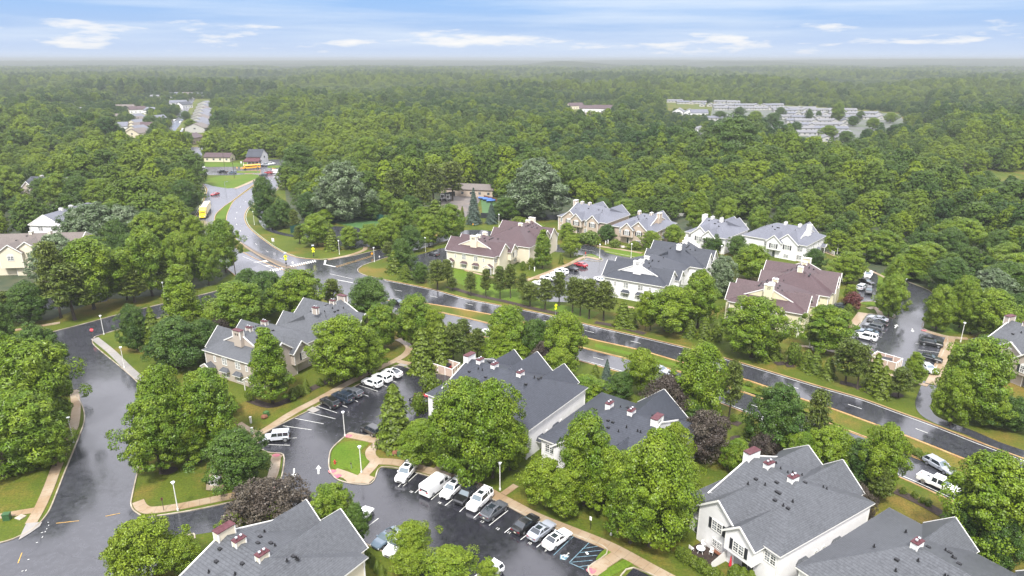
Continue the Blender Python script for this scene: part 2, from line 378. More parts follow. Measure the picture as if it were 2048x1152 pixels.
def tag(o, label=None, cat=None, group=None, kind=None):
    if label: o['label'] = label
    if cat: o['category'] = cat
    if group: o['group'] = group
    if kind: o['kind'] = kind
    return o
def empty(name, x, y, z=0, rz=0, label=None, cat=None, group=None):
    o = bpy.data.objects.new(name, None); C.objects.link(o); o.location = (x, y, z); o.rotation_euler = (0, 0, rz)
    o.empty_display_size = .5
    return tag(o, label, cat, group)
def copy_tree(src, parent=None):
    o = src.copy(); C.objects.link(o); o.parent = parent
    for ch in KIDS.get(src.name, []): copy_tree(ch, o)
    return o
KIDS = {}
def learn(root):          # remember children for copying
    for o in [root]+list(root.children_recursive): KIDS[o.name] = list(o.children)
    return root
def smooth_line(pts, n=6, closed=False):
    p = [Vector(q) for q in pts]; out = []; N = len(p)
    rng = range(N) if closed else range(N-1)
    for i in rng:
        if closed: a, b, c, d = p[(i-1) % N], p[i], p[(i+1) % N], p[(i+2) % N]
        else: a, b, c, d = p[max(i-1, 0)], p[i], p[i+1], p[min(i+2, N-1)]
        for k in range(n):
            t = k/n
            # centripetal-ish: limit tangents
            m1 = (c-a)*.5; m2 = (d-b)*.5; L = (c-b).length
            if m1.length > L: m1 = m1.normalized()*L
            if m2.length > L: m2 = m2.normalized()*L
            out.append((2*t**3-3*t**2+1)*b+(t**3-2*t**2+t)*m1+(-2*t**3+3*t**2)*c+(t**3-t**2)*m2)
    if not closed: out.append(p[-1])
    return [tuple(q) for q in out]
def resample(line, n):
    p = [Vector(q) for q in line]; L = [0]
    for a, b in zip(p, p[1:]): L.append(L[-1]+(b-a).length)
    out = []; j = 0
    for i in range(n):
        s = L[-1]*i/(n-1)
        while j < len(L)-2 and L[j+1] < s: j += 1
        t = (s-L[j])/max(1e-9, L[j+1]-L[j]); out.append(tuple(p[j].lerp(p[j+1], min(1, max(0, t)))))
    return out
def offset_line(line, d):
    out = []; N = len(line)
    for i in range(N):
        a = Vector(line[max(i-1, 0)]); b = Vector(line[min(i+1, N-1)]); t = (b-a).normalized(); n = Vector((-t.y, t.x))
        out.append((line[i][0]+n.x*d, line[i][1]+n.y*d))
    return out
def linelen(l): return sum(math.dist(a, b) for a, b in zip(l, l[1:]))
def ribbon(mb, line, w, z, mi=0, z0=None):
    L = offset_line(line, w/2); R = offset_line(line, -w/2); s = 0
    for i in range(len(line)-1):
        d = math.dist(line[i], line[i+1])
        mb.poly([(*R[i], z), (*R[i+1], z), (*L[i+1], z), (*L[i], z)], mi, [(s, 0), (s+d, 0), (s+d, w), (s, w)])
        if z0 is not None:
            mb.poly([(*R[i], z0), (*R[i+1], z0), (*R[i+1], z), (*R[i], z)], mi, [(s+.3, 0), (s+.3, 0), (s+.3, 0), (s+.3, 0)])
            mb.poly([(*L[i], z), (*L[i+1], z), (*L[i+1], z0), (*L[i], z0)], mi, [(s+.3, 0), (s+.3, 0), (s+.3, 0), (s+.3, 0)])
        s += d
def strip(mb, A, B, z, mi=0, n=60):
    A = resample(A, n); B = resample(B, n)
    for i in range(n-1): mb.poly([(*A[i], z), (*A[i+1], z), (*B[i+1], z), (*B[i], z)], mi)
    return A, B
def dashes(mb, line, on, off, w, z, mi=0, start=0):
    n = max(4, int(linelen(line)/.5)); l = resample(line, n); d = linelen(line)/(n-1); s = 0; cur = []
    for i, p in enumerate(l):
        ph = (i*d-start) % (on+off)
        if ph < on: cur.append(p)
        else:
            if len(cur) > 1: ribbon(mb, cur, w, z, mi)
            cur = []
    if len(cur) > 1: ribbon(mb, cur, w, z, mi)
def inpoly(X, Y, poly):
    X = np.asarray(X); Y = np.asarray(Y); r = np.zeros(X.shape, bool); n = len(poly)
    for i in range(n):
        x1, y1 = poly[i]; x2, y2 = poly[(i+1) % n]
        c = ((y1 > Y) != (y2 > Y)) & (X < (x2-x1)*(Y-y1)/((y2-y1) or 1e-9)+x1); r ^= c
    return r
CLEAR = []        # ground outlines that no woodland tree may stand on
def textmesh(txt, size):
    cu = bpy.data.curves.new('t', 'FONT'); cu.body = txt; cu.size = size; cu.align_x = 'CENTER'; cu.align_y = 'CENTER'; cu.extrude = .01
    o = bpy.data.objects.new('t', cu); C.objects.link(o); bpy.context.view_layer.update()
    me = bpy.data.meshes.new_from_object(o.evaluated_get(bpy.context.evaluated_depsgraph_get())); bpy.data.objects.remove(o); bpy.data.curves.remove(cu)
    return me
# ------------------------------------------------------------------ ground, roads, pavements
def struct(name, mb, mats, smooth=False):
    return tag(mb.build(name, mats, None, smooth), kind='structure')
mb = MB(); R = 45000
mb.poly([(-R, -500, 0), (R, -500, 0), (R, 30000, 0), (-R, 30000, 0)]); struct('ground', mb, 'grass')
# woodland floor (dark) under the big woods
mb = MB()
for k, pl in enumerate(([(1375, 462), (1480, 480), (1640, 500), (1700, 520), (1757, 548), (1800, 560), (1862, 577), (1900, 600), (1930, 640), (2048, 660), (2400, 720), (2400, 380), (1960, 392), (1880, 345), (1600, 280), (1380, 280), (1300, 330), (1100, 330), (1000, 345), (1000, 400), (1020, 430), (1130, 430)],
           [(0, 640), (100, 640), (200, 600), (330, 590), (430, 570), (470, 540), (420, 500), (395, 470), (395, 430), (400, 400), (410, 375), (380, 345), (0, 345), (-200, 400), (-200, 640)],
           [(575, 420), (600, 470), (700, 420), (800, 410), (860, 440), (900, 415), (880, 370), (850, 345), (575, 345), (570, 380)])):
    mb.poly([(*p, .010+.002*k) for p in G(pl)])
struct('woodland_ground', mb, 'soil')
U = G([(772, 560), (862, 578), (937, 598), (1024, 615), (1100, 630), (1179, 650), (1280, 673), (1372, 695), (1442, 714), (1530, 740), (1636, 772), (1723, 797), (1792, 822), (1861, 847), (1961, 886), (2048, 918), (2200, 978), (2330, 1030)])
UL = G([(784, 598), (870, 610), (935, 621), (997, 633), (1100, 658), (1187, 680), (1280, 701), (1352, 722), (1430, 743), (1497, 762), (1592, 795), (1660, 817), (1740, 846), (1792, 865), (1861, 892), (1933, 921), (2048, 967), (2200, 1035), (2330, 1096)])
L_T = G([(770, 600), (870, 622), (955, 641), (1060, 668), (1120, 683), (1180, 699), (1245, 715), (1340, 738), (1400, 756), (1460, 775), (1510, 792), (1580, 818), (1642, 841), (1712, 867), (1798, 901), (1850, 922), (1911, 947), (2000, 985), (2100, 1030), (2200, 1080)])
L_B = G([(730, 616), (860, 645), (960, 672), (1060, 697), (1120, 712), (1177, 727), (1240, 745), (1340, 774), (1422, 800), (1505, 832), (1600, 869), (1700, 911), (1778, 946), (1836, 971), (1898, 1000), (1980, 1038), (2080, 1085), (2200, 1145)])
U, UL, L_T, L_B = [smooth_line(a, 4) for a in (U, UL, L_T, L_B)]
mb = MB(); strip(mb, UL, U, .024); struct('highway_far_carriageway', mb, 'asphalt')
mb = MB(); strip(mb, L_B, L_T, .024); struct('highway_near_carriageway', mb, 'asphalt')
CLEAR.append(U+UL[::-1]); CLEAR.append(L_T+L_B[::-1])
# crossing
X = G([(445, 530), (462, 508), (500, 503), (512, 507), (572, 535), (592, 516), (622, 519), (647, 520), (665, 517), (700, 513), (752, 501), (777, 514), (749, 523), (728, 530), (717, 538), (718, 545), (735, 552), (772, 560), (800, 566), (800, 604), (760, 625), (720, 612), (660, 600), (600, 590), (530, 578), (480, 560)])
mb = MB(); mb.poly([(*p, .028) for p in X]); struct('road_crossing', mb, 'asphalt'); CLEAR.append(X)
NR = smooth_line(G([(640, 519), (622, 518), (594, 515), (562, 503), (527, 480), (505, 462), (494, 450), (489, 437), (490, 428), (496, 417), (510, 406), (528, 394), (550, 382), (562, 368), (572, 352), (575, 345)]), 4)
NL = smooth_line(G([(612, 528), (572, 535), (540, 522), (512, 507), (480, 485), (462, 468), (453, 448), (453, 435), (456, 424), (467, 403), (486, 388), (505, 374), (520, 362), (530, 352), (535, 345)]), 4)
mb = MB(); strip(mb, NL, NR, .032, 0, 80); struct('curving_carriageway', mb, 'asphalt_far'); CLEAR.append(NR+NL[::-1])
SL = smooth_line(G([(480, 560), (445, 530), (415, 505), (392, 475), (386, 455), (388, 440), (399, 421), (411, 392), (414, 378), (405, 368)]), 4)
SR = smooth_line(G([(590, 548), (540, 530), (500, 512), (462, 490), (440, 468), (430, 450), (431, 430), (447, 414), (464, 402), (488, 384), (511, 366), (512, 360)]), 4)
mb = MB(); strip(mb, SL, SR, .036, 0, 70)
mb.poly([(*p, .041) for p in G([(405, 368), (414, 378), (430, 392), (464, 402), (512, 360), (474, 378), (450, 379), (425, 374)])])
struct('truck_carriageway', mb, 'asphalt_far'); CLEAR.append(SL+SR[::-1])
# red tinted strip between the two
mb = MB(); strip(mb, smooth_line(G([(478, 487), (512, 510), (545, 527), (577, 541), (596, 543)]), 4), smooth_line(G([(483, 484), (512, 502), (545, 518), (577, 531), (594, 537)]), 4), .10, 0, 24)
struct('brick_median', mb, 'walk')
mb = MB(); mb.poly([(*p, .045) for p in G([(427, 446), (433, 430), (448, 414), (464, 403), (465, 404), (456, 422), (450, 438), (450, 450), (452, 462), (440, 462)])])
mb.poly([(*p, .045) for p in G([(396, 362), (440, 352), (500, 348), (520, 350), (512, 359), (480, 375), (455, 377), (425, 372)])])
mb.poly([(*p, .045) for p in G([(396, 324), (500, 326), (500, 333), (420, 334), (396, 332)])]); mb.poly([(*p, .045) for p in G([(470, 342), (520, 342), (520, 346), (470, 346)])]); mb.poly([(*p, .045) for p in G([(535, 331), (560, 331), (560, 336), (535, 336)])])
struct('roadside_lawn', mb, 'grass_lush')
CLEAR.append(G([(385, 320), (585, 318), (590, 352), (560, 356), (520, 362), (470, 380), (430, 420), (390, 380)]))
mb = MB(); mb.poly([(*p, .020) for p in G([(380, 334), (600, 333), (600, 358), (500, 351), (400, 350), (380, 348)])]); mb.poly([(*p, .021) for p in G([(535, 319), (590, 319), (590, 336), (500, 336), (500, 327)])])
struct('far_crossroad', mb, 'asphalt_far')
# side street into the far court of houses
A1 = smooth_line(G([(700, 514), (752, 501), (800, 490), (850, 478), (905, 466), (935, 460), (980, 462), (1050, 478), (1110, 489), (1150, 494), (1172, 499)]), 4)
A2 = smooth_line(G([(720, 532), (777, 514), (815, 505), (860, 492), (905, 478), (940, 470), (980, 472), (1040, 488), (1100, 502), (1140, 507), (1172, 512)]), 4)
mb = MB(); strip(mb, A2, A1, .040, 0, 60); struct('side_street', mb, 'asphalt'); CLEAR.append(A1+A2[::-1])
LOT2 = G([(1152, 492), (1172, 489), (1185, 492), (1210, 502), (1245, 508), (1290, 518), (1255, 524), (1238, 530), (1215, 548), (1205, 575), (1200, 590), (1150, 605), (1085, 603), (1055, 585), (1076, 562), (1109, 539), (1149, 524), (1171, 519), (1171, 510)])
mb = MB(); mb.poly([(*p, .044) for p in LOT2]); mb.poly([(*p, .046) for p in G([(812, 518), (880, 497), (905, 494), (900, 530), (860, 545), (815, 540)])])
struct('middle_parking_lot', mb, 'asphalt'); CLEAR.append(LOT2); CLEAR.append(G([(812, 518), (880, 497), (905, 494), (900, 530), (860, 545), (815, 540)]))
# left street
ST = G([(-200, 760), (0, 695), (105, 664), (245, 627), (325, 608), (430, 583), (480, 560), (530, 575), (450, 600), (430, 603), (340, 630), (245, 657), (205, 669), (192, 674), (185, 685), (195, 697), (250, 742), (278, 768), (289, 785), (292, 812), (289, 860), (278, 934), (262, 1004), (265, 1018), (275, 1027), (292, 1034), (380, 1022), (487, 999), (560, 980), (560, 1050), (440, 1062), (387, 1070), (375, 1078), (350, 1080), (330, 1095), (300, 1160), (280, 1300), (-300, 1300), (-200, 1120), (0, 1086), (25, 1079), (60, 1062), (82, 1044), (100, 1019), (127, 951), (162, 864), (169, 840), (167, 815), (152, 790), (130, 762), (100, 740), (60, 745), (-200, 850)])
mb = MB(); mb.poly([(*p, .022) for p in ST]); struct('side_road', mb, 'asphalt'); CLEAR.append(ST)
# front lot
LOT1 = G([(504, 880), (530, 866), (546, 857), (621, 820), (716, 770), (770, 744), (796, 731), (812, 734), (834, 742), (905, 752), (890, 775), (862, 800), (855, 840), (800, 885), (760, 880), (701, 866), (690, 874), (668, 893), (661, 906), (659, 934), (671, 956), (700, 966), (735, 968), (748, 960), (762, 935), (810, 940), (900, 966), (960, 988), (1017, 1014), (1075, 1041), (1145, 1069), (1215, 1100), (1178, 1134), (1178, 1146), (1230, 1175), (1267, 1136), (1400, 1200), (1500, 1300), (830, 1300), (830, 1150), (790, 1117), (740, 1092), (707, 1081), (690, 1070), (640, 1060), (560, 1050), (487, 1045), (487, 1000), (530, 985), (552, 968), (562, 955), (567, 910), (535, 905), (517, 892)])
mb = MB(); mb.poly([(*p, .034) for p in LOT1]); struct('front_parking_lot', mb, 'asphalt_dark'); CLEAR.append(LOT1)
LOT3 = G([(1811, 562), (1835, 572), (1856, 580), (1870, 592), (1862, 615), (1850, 640), (1846, 657), (1860, 664), (1893, 675), (1888, 700), (1881, 716), (1868, 745), (1840, 748), (1808, 738), (1770, 728), (1730, 718), (1700, 705), (1690, 690), (1708, 665), (1716, 655), (1736, 628), (1765, 632), (1788, 637), (1786, 625), (1775, 612), (1745, 603), (1718, 605), (1700, 600), (1708, 580), (1722, 560), (1730, 541), (1752, 541), (1757, 560), (1752, 580), (1760, 592), (1790, 603), (1806, 600), (1814, 592), (1811, 577)])
mb = MB(); mb.poly([(*p, .034) for p in LOT3]); struct('right_parking_lot', mb, 'asphalt'); CLEAR.append(LOT3)
LOT4 = G([(60, 400), (170, 395), (260, 410), (255, 425), (150, 440), (60, 428)])
mb = MB(); mb.poly([(*p, .034) for p in LOT4]); mb.poly([(*p, .036) for p in G([(0, 585), (120, 575), (215, 592), (215, 602), (120, 618), (0, 625)])]); struct('left_parking_lot', mb, 'asphalt')
# small asphalt paths
mb = MB()
ribbon(mb, smooth_line(G([(1861, 765), (1851, 790), (1846, 812), (1858, 832), (1895, 850), (1940, 866), (1990, 888), (2048, 908), (2150, 940)]), 5), 2.6, .04)
ribbon(mb, smooth_line(G([(520, 412), (523, 430), (527, 447), (545, 462), (580, 471), (620, 476)]), 5), 2.6, .04)
mb.poly([(*p, .05) for p in G([(600, 470), (660, 452), (715, 455), (735, 470), (735, 492), (715, 497), (640, 485)])])
ribbon(mb, smooth_line(G([(722, 466), (728, 480), (731, 494)]), 4), 3.0, .055)
struct('footpath', mb, 'asphalt')
# concrete and brick pavements
mb = MB()
WALKS = [([(148, 780), (152, 815), (148, 850), (140, 868), (112, 936), (97, 976), (80, 1014), (62, 1046)], 1.55), ([(-30, 1038), (20, 1028), (74, 1019)], 1.3),
    ([(276, 1002), (283, 1014), (298, 1020), (350, 1014), (425, 999), (495, 984), (522, 972), (542, 956), (549, 936), (552, 914)], 1.6),
    ([(504, 893), (516, 870), (539, 855), (584, 826), (634, 800), (696, 766), (759, 735), (792, 720), (812, 707), (818, 694), (808, 684), (795, 678)], 1.6),
    ([(796, 722), (820, 727), (850, 731), (872, 721)], 1.5),
    ([(695, 869), (730, 876), (756, 884), (742, 900), (742, 912), (750, 923), (733, 944), (716, 957), (687, 948), (668, 942)], 1.7),
    ([(748, 922), (790, 924), (837, 935), (912, 957), (960, 974), (1017, 1004), (1075, 1034), (1150, 1064), (1225, 1095), (1312, 1142), (1420, 1200)], 1.75),
    ([(1183, 1140), (1212, 1124), (1243, 1103)], 1.7), ([(870, 940), (893, 925)], 1.1), ([(1006, 988), (1032, 970)], 1.1), ([(478, 846), (500, 860), (520, 868)], 1.1),
    ([(1071, 558), (1106, 541), (1136, 529), (1169, 514), (1199, 519)], 1.6), ([(1171, 488), (1211, 494), (1249, 500), (1284, 506)], 1.5), ([(1050, 562), (1105, 541)], 1.4),
    ([(1846, 660), (1893, 673), (1936, 677)], 1.5), ([(1901, 676), (1891, 702), (1883, 722), (1872, 747), (1861, 768)], 2.0), ([(1808, 757), (1856, 771)], 1.3), ([(1736, 617), (1750, 615), (1758, 623), (1762, 634)], 1.4),
    ([(1590, 690), (1640, 697), (1700, 712), (1740, 735), (1808, 757)], 1.2), ([(1930, 770), (2000, 790), (2060, 812)], 1.4), ([(655, 519), (700, 510), (728, 500), (731, 493)], 1.6),
    ([(470, 377), (492, 368), (514, 358)], 2.2), ([(930, 540), (960, 548), (990, 556)], 1.1), ([(1240, 610), (1290, 620), (1340, 628)], 1.2), ([(1640, 500), (1690, 520), (1750, 545), (1790, 566)], 1.0), ([(130, 588), (210, 594)], 1.2), ([(0, 665), (120, 645)], 1.4)]
for k, (w, wd) in enumerate(WALKS): ribbon(mb, smooth_line(G(w, .1), 5), wd, .096+.004*(k % 7), 0, 0.0)
for pl in ([(1711, 655), (1736, 627), (1716, 624), (1693, 655)], [(696, 965), (737, 967), (750, 955), (730, 948), (700, 953), (680, 950)], [(412, 980), (413, 966), (421, 945), (444, 940), (448, 978), (437, 982)], [(1178, 1150), (1180, 1135), (1195, 1126), (1215, 1138), (1195, 1152)], [(538, 909), (567, 910), (560, 918), (545, 918)]):
    mb.poly([(*p, .128) for p in G(pl, .1)], 0, [(.7, .7)]*len(pl))
struct('pavement', mb, 'walk')
mb = MB(); ribbon(mb, smooth_line(G([(189, 676), (207, 690), (225, 705), (250, 730), (265, 744), (282, 756), (312, 760)], .1), 5), 1.6, .10, 0, 0.0)
for pl in ([(37, 1080), (45, 1062), (53, 1046), (84, 1044), (80, 1052), (60, 1066)], [(795, 730), (806, 722), (850, 735), (840, 742)], [(614, 820), (626, 813), (640, 820), (626, 826)]):
    mb.poly([(*p, .108) for p in G(pl, .1)], 0, [(.7, .7)]*len(pl))
struct('pale_pavement', mb, 'walk_grey')
# islands of lawn inside the lots
mb = MB()
for pl in ([(690, 884), (668, 897), (663, 912), (663, 930), (676, 943), (694, 938), (709, 950), (728, 948), (742, 926), (728, 912), (722, 902), (738, 888), (727, 883)],
           [(1192, 1118), (1212, 1098), (1233, 1108), (1215, 1122), (1200, 1126)], [(1198, 1148), (1250, 1120), (1265, 1128), (1225, 1152), (1205, 1160)],
           [(1208, 503), (1225, 497), (1285, 509), (1275, 516), (1235, 511)], [(1173, 512), (1182, 508), (1204, 517), (1200, 520)],
           [(1757, 592), (1755, 565), (1765, 545), (1800, 565), (1811, 577), (1814, 592), (1806, 600), (1790, 603)], [(1720, 607), (1745, 604), (1775, 613), (1787, 626), (1786, 634), (1768, 630), (1760, 617), (1750, 613)],
           [(1850, 655), (1855, 648), (1905, 640), (1960, 660), (1940, 668), (1893, 664)]):
    mb.poly([(*p, .075) for p in G(smooth_line(pl, 3, True))])
struct('lawn_island', mb, 'grass_lush')
mb = MB()
for pl in ([(1050, 575), (1010, 580), (960, 545), (890, 535), (900, 560), (1000, 600), (1100, 620), (1180, 640), (1200, 625), (1120, 610)], [(1480, 780), (1560, 800), (1700, 860), (1780, 890), (1790, 897), (1712, 862), (1640, 834), (1510, 786)], [(1190, 694), (1340, 730), (1500, 780), (1500, 770), (1350, 727), (1190, 687)]):
    mb.poly([(*p, .014) for p in G(pl)])
struct('verge_grass', mb, 'grass_lush')
# kerbs
def kerbs(name, lines, m, h=.14, w=.18):
    mb = MB()
    for l, cl in lines:
        q = smooth_line(G(l), 4, cl) if cl is not None else l
        if cl: q = q+[q[0]]
        L = offset_line(q, w/2); Rr = offset_line(q, -w/2)
        for i in range(len(q)-1):
            mb.poly([(*Rr[i], h), (*Rr[i+1], h), (*L[i+1], h), (*L[i], h)]); mb.poly([(*Rr[i], 0), (*Rr[i+1], 0), (*Rr[i+1], h), (*Rr[i], h)]); mb.poly([(*L[i], h), (*L[i+1], h), (*L[i+1], 0), (*L[i], 0)])
    return struct(name, mb, m)
kerbs('kerb', [([(105, 664), (175, 646), (245, 627), (325, 608), (430, 583), (455, 573)], False),
    ([(430, 603), (340, 630), (245, 657), (205, 669), (190, 674), (185, 685), (195, 697), (250, 742), (278, 768), (288, 785), (291, 812), (288, 860), (277, 934), (262, 1004), (265, 1018), (275, 1027), (292, 1034), (380, 1022), (487, 999), (530, 985), (552, 968), (563, 955), (567, 910), (535, 905), (515, 892), (504, 880), (546, 857), (621, 820), (716, 770), (770, 744), (796, 731), (834, 742), (905, 752)], False),
    ([(152, 790), (166, 815), (169, 840), (162, 864), (127, 951), (100, 1019), (82, 1044), (60, 1062), (25, 1079), (0, 1086), (-60, 1098)], False),
    ([(762, 868), (724, 872), (701, 866), (688, 875), (668, 893), (660, 906), (658, 934), (671, 957), (700, 967), (737, 969), (749, 960), (762, 935), (810, 940), (900, 966), (960, 988), (1017, 1014), (1075, 1041), (1145, 1069), (1215, 1100), (1178, 1134), (1178, 1146), (1195, 1165)], False),
    ([(1230, 1175), (1267, 1136), (1400, 1200)], False), ([(707, 1081), (740, 1092), (790, 1117), (830, 1150)], False),
    ([(772, 560), (735, 552), (718, 545), (716, 538), (728, 530), (749, 523), (777, 514), (815, 505)], False), ([(640, 519), (665, 517), (700, 513), (752, 501), (800, 490)], False),
    ([(1171, 519), (1149, 524), (1109, 539), (1076, 562)], False), ([(1209, 503), (1240, 509), (1280, 517)], False), ([(1171, 510), (1204, 518), (1200, 523), (1171, 520)], True),
    ([(1716, 655), (1736, 628), (1765, 632), (1788, 637), (1787, 625), (1775, 612), (1745, 603), (1718, 605)], False), ([(1811, 562), (1856, 580), (1872, 594)], False), ([(1752, 580), (1760, 592), (1790, 603), (1806, 600), (1815, 592), (1811, 577)], False), ([(1850, 640), (1846, 657), (1893, 675), (1888, 700), (1881, 716), (1868, 745)], False), ([(370, 1074), (387, 1068), (390, 1078)], False)], 'kerbm')
kerbs('highway_kerb', [(U, None), (UL, None), (L_T, None), (L_B, None), (NR, None), (NL, None), (SR, None), (SL, None)], 'kerby', .13, .22)
# painted lines
mb = MB(); z = .055
ribbon(mb, offset_line(U, -.75), .14, z); ribbon(mb, offset_line(L_B, .75), .14, z)
midU = [((a[0]+b[0])/2, (a[1]+b[1])/2) for a, b in zip(resample(U, 80), resample(UL, 80))]
midL = [((a[0]+b[0])/2, (a[1]+b[1])/2) for a, b in zip(resample(L_T, 80), resample(L_B, 80))]
midN = [((a[0]+b[0])/2, (a[1]+b[1])/2) for a, b in zip(resample(NR, 80), resample(NL, 80))]
dashes(mb, midU, 3.0, 9.0, .14, z, 0, 2); dashes(mb, midL, 3.0, 9.0, .14, z, 0, 5); dashes(mb, midN, 3, 9, .14, z)
ribbon(mb, offset_line(NR, -.6)[6:], .14, z); ribbon(mb, offset_line(SL, .7)[10:], .14, z)
a = P(530, 545); b = P(632, 522); n = 23
dx, dy = (b[0]-a[0])/n, (b[1]-a[1])/n; L = math.hypot(dx, dy)
tx, ty = P(590, 560)[0]-P(575, 533)[0], P(590, 560)[1]-P(575, 533)[1]; q = math.hypot(tx, ty); tx, ty = tx/q, ty/q
for i in range(n):
    cx, cy = a[0]+dx*(i+.5), a[1]+dy*(i+.5)
    mb.poly([(cx-dx*.28-tx*1.3, cy-dy*.28-ty*1.3, z+.03), (cx+dx*.28-tx*1.3, cy+dy*.28-ty*1.3, z+.03), (cx+dx*.28+tx*1.3, cy+dy*.28+ty*1.3, z+.03), (cx-dx*.28+tx*1.3, cy-dy*.28+ty*1.3, z+.03)])
def bar(mb, p, q, w, z, mi=0): ribbon(mb, G([p, q]), w, z, mi)
bar(mb, (651, 520.5), (649, 530), .6, z+.01); bar(mb, (648, 529), (671, 534), .5, z+.012)
bar(mb, (485, 513), (553, 541), .14, z+.01); bar(mb, (660, 548), (705, 558), .14, z); bar(mb, (675, 560), (706, 566), .3, z)
def arrow(mb, x, y, tox, toy, s=1.0, z=.06, left=False):
    p = Vector(P(x, y)); d = (Vector(P(tox, toy))-p).normalized(); n = Vector((-d.y, d.x))
    def w(a, b): v = p+d*a*s+n*b*s; return (v.x, v.y, z)
    mb.poly([w(-1.2, -.12), w(.3, -.12), w(.3, .12), w(-1.2, .12)]); mb.poly([w(.3, -.42), w(1.3, 0), w(.3, .42)])
    if left: mb.poly([w(.0, .12), w(.9, .5), w(.6, .9), w(-.3, .45)])
arrow(mb, 588, 946, 588, 965, 1.05, .05); arrow(mb, 637, 940, 637, 922, 1.05, .05); arrow(mb, 523, 524, 545, 523, 2.0, z, True); arrow(mb, 540, 532, 515, 530, 1.6, z)
arrow(mb, 1792, 653, 1796, 646, 1.2, .06); arrow(mb, 1825, 661, 1826, 668, 1.0, .06)
# front lot stalls: two long rows
for p, q in (((806, 973), (835, 947)), ((796, 974), (808, 962)), ((830, 986), (842, 975)), ((862, 1000), (880, 985)), ((890, 1012), (906, 999)), ((919, 1024), (934, 1010)), ((947, 1037), (960, 1025)), ((978, 1051.5), (1016, 1021.5)), ((1009, 1066), (1021, 1056)), ((1041, 1080), (1054, 1070)), ((1073, 1095), (1086, 1085)),
             ((623, 860), (566, 852)), ((647, 848), (590, 837)), ((671, 838), (617, 825)), ((674, 826), (635, 813)), ((695, 815), (684, 811)), ((716, 804), (706, 799)), ((737, 793), (726, 789)), ((756, 783), (719, 771)), ((774, 774), (765, 770)), ((793, 765), (783, 761)), ((579, 877), (594, 876)), ((520, 889), (580, 891)), ((720, 1065), (757, 1037)), ((728, 1080), (720, 1072)), ((742, 1090), (792, 1052)), ((830, 1080), (835, 1070))):
    bar(mb, p, q, .11, .05)
for i in range(5): bar(mb, (835+i*24, 528-i*3), (853+i*24, 534-i*3), .1, .06)
for i in range(6): bar(mb, (1148+i*9, 556+i*1.5), (1124+i*9, 546+i*1.5), .1, .06)
for x, y, X2, Y2 in ((1831, 687, 1884, 697), (1836, 700, 1882, 706), (1848, 722, 1880, 727), (1755, 662, 1770, 666), (1748, 672, 1764, 675), (1740, 684, 1752, 687), (1160, 498, 1190, 503), (1150, 507, 1165, 510), (1730, 696, 1745, 699)): bar(mb, (x, y), (X2, Y2), .1, .06)
for i in range(5): bar(mb, (95+i*13, 419-i*1.5), (104+i*13, 408-i*1.5), .12, .06)
# survey dashes on the street
for p, q in (((95, 1045), (98, 1045)), ((97, 1052), (98, 1050)), ((93, 1059), (94, 1057)), ((90, 1065), (91, 1063)), ((82, 1066), (86, 1065)), ((84, 1076), (86, 1073)), ((72, 1086), (76, 1085)), ((55, 1120), (59, 1119)), ((43, 1143), (47, 1142)), ((51, 1143), (53, 1140))): bar(mb, p, q, .09, .05)
struct('white_road_marking', mb, 'white_line')
mb = MB()
bar(mb, (671, 533.5), (744, 511.5), .14, z+.012); bar(mb, (673, 535), (746, 512.7), .14, z+.012)
ribbon(mb, offset_line(UL, .35), .12, z); ribbon(mb, offset_line(L_T, -.35), .12, z)
bar(mb, (36, 1127), (44, 1106), .12, .05); bar(mb, (112, 1047), (158, 1042), .10, .05); bar(mb, (211, 1033), (240, 1027), .10, .05)
struct('yellow_road_marking', mb, 'yellow_line')
# accessible bay: blue lines, hatching and symbol
mb = MB()
bar(mb, (1107, 1111), (1149, 1071), .12, .05); bar(mb, (1139, 1125), (1178, 1086), .12, .05); bar(mb, (1139, 1126), (1168, 1139), .12, .05)
for p, q in (((1164, 1098), (1195, 1093)), ((1158, 1106), (1203, 1101)), ((1150, 1115), (1195, 1111)), ((1142, 1125), (1185, 1121)), ((1158, 1134), (1178, 1131))): bar(mb, p, q, .10, .052)
p0 = [P(1120, 1110), P(1139, 1112), P(1131, 1121), P(1120, 1119)]
mb.poly([(*p, .052) for p in p0]); struct('accessible_bay_marking', mb, 'blue_line')
mb = MB()
p = Vector(P(1129, 1115)); d = (Vector(P(1107, 1111))-Vector(P(1149, 1071))).normalized()*-1; nn = Vector((-d.y, d.x))
ring = [(p.x+math.cos(a)*.42, p.y+math.sin(a)*.42) for a in [i*math.pi/8 for i in range(13)]]
ribbon(mb, ring, .10, .060); ribbon(mb, [tuple(p), tuple(p+d*.75)], .1, .062); ribbon(mb, [tuple(p+d*.35), tuple(p+d*.35-nn*.35)], .1, .064)
mb.poly([(*(p+d*.95+Vector((a, b))*.13), .062) for a, b in ((1, 0), (.5, .87), (-.5, .87), (-1, 0), (-.5, -.87), (.5, -.87))])
mb.poly([(*q, .062) for q in G([(1170, 1105), (1174, 1104), (1178, 1109), (1174, 1110)])])
struct('wheelchair_symbol', mb, 'white_line')
mb = MB()
for c in ((552, 911), (664, 943), (697, 872), (675, 952), (545, 974), (1183, 1142), (843, 736), (1848, 661)):
    x, y = P(*c, .1); mb.poly([(x+math.cos(a)*.65*(1+.2*math.sin(3*a)), y+math.sin(a)*.55, .134) for a in [i*math.pi/6 for i in range(12)]])
struct('pink_survey_paint', mb, 'pink_paint')
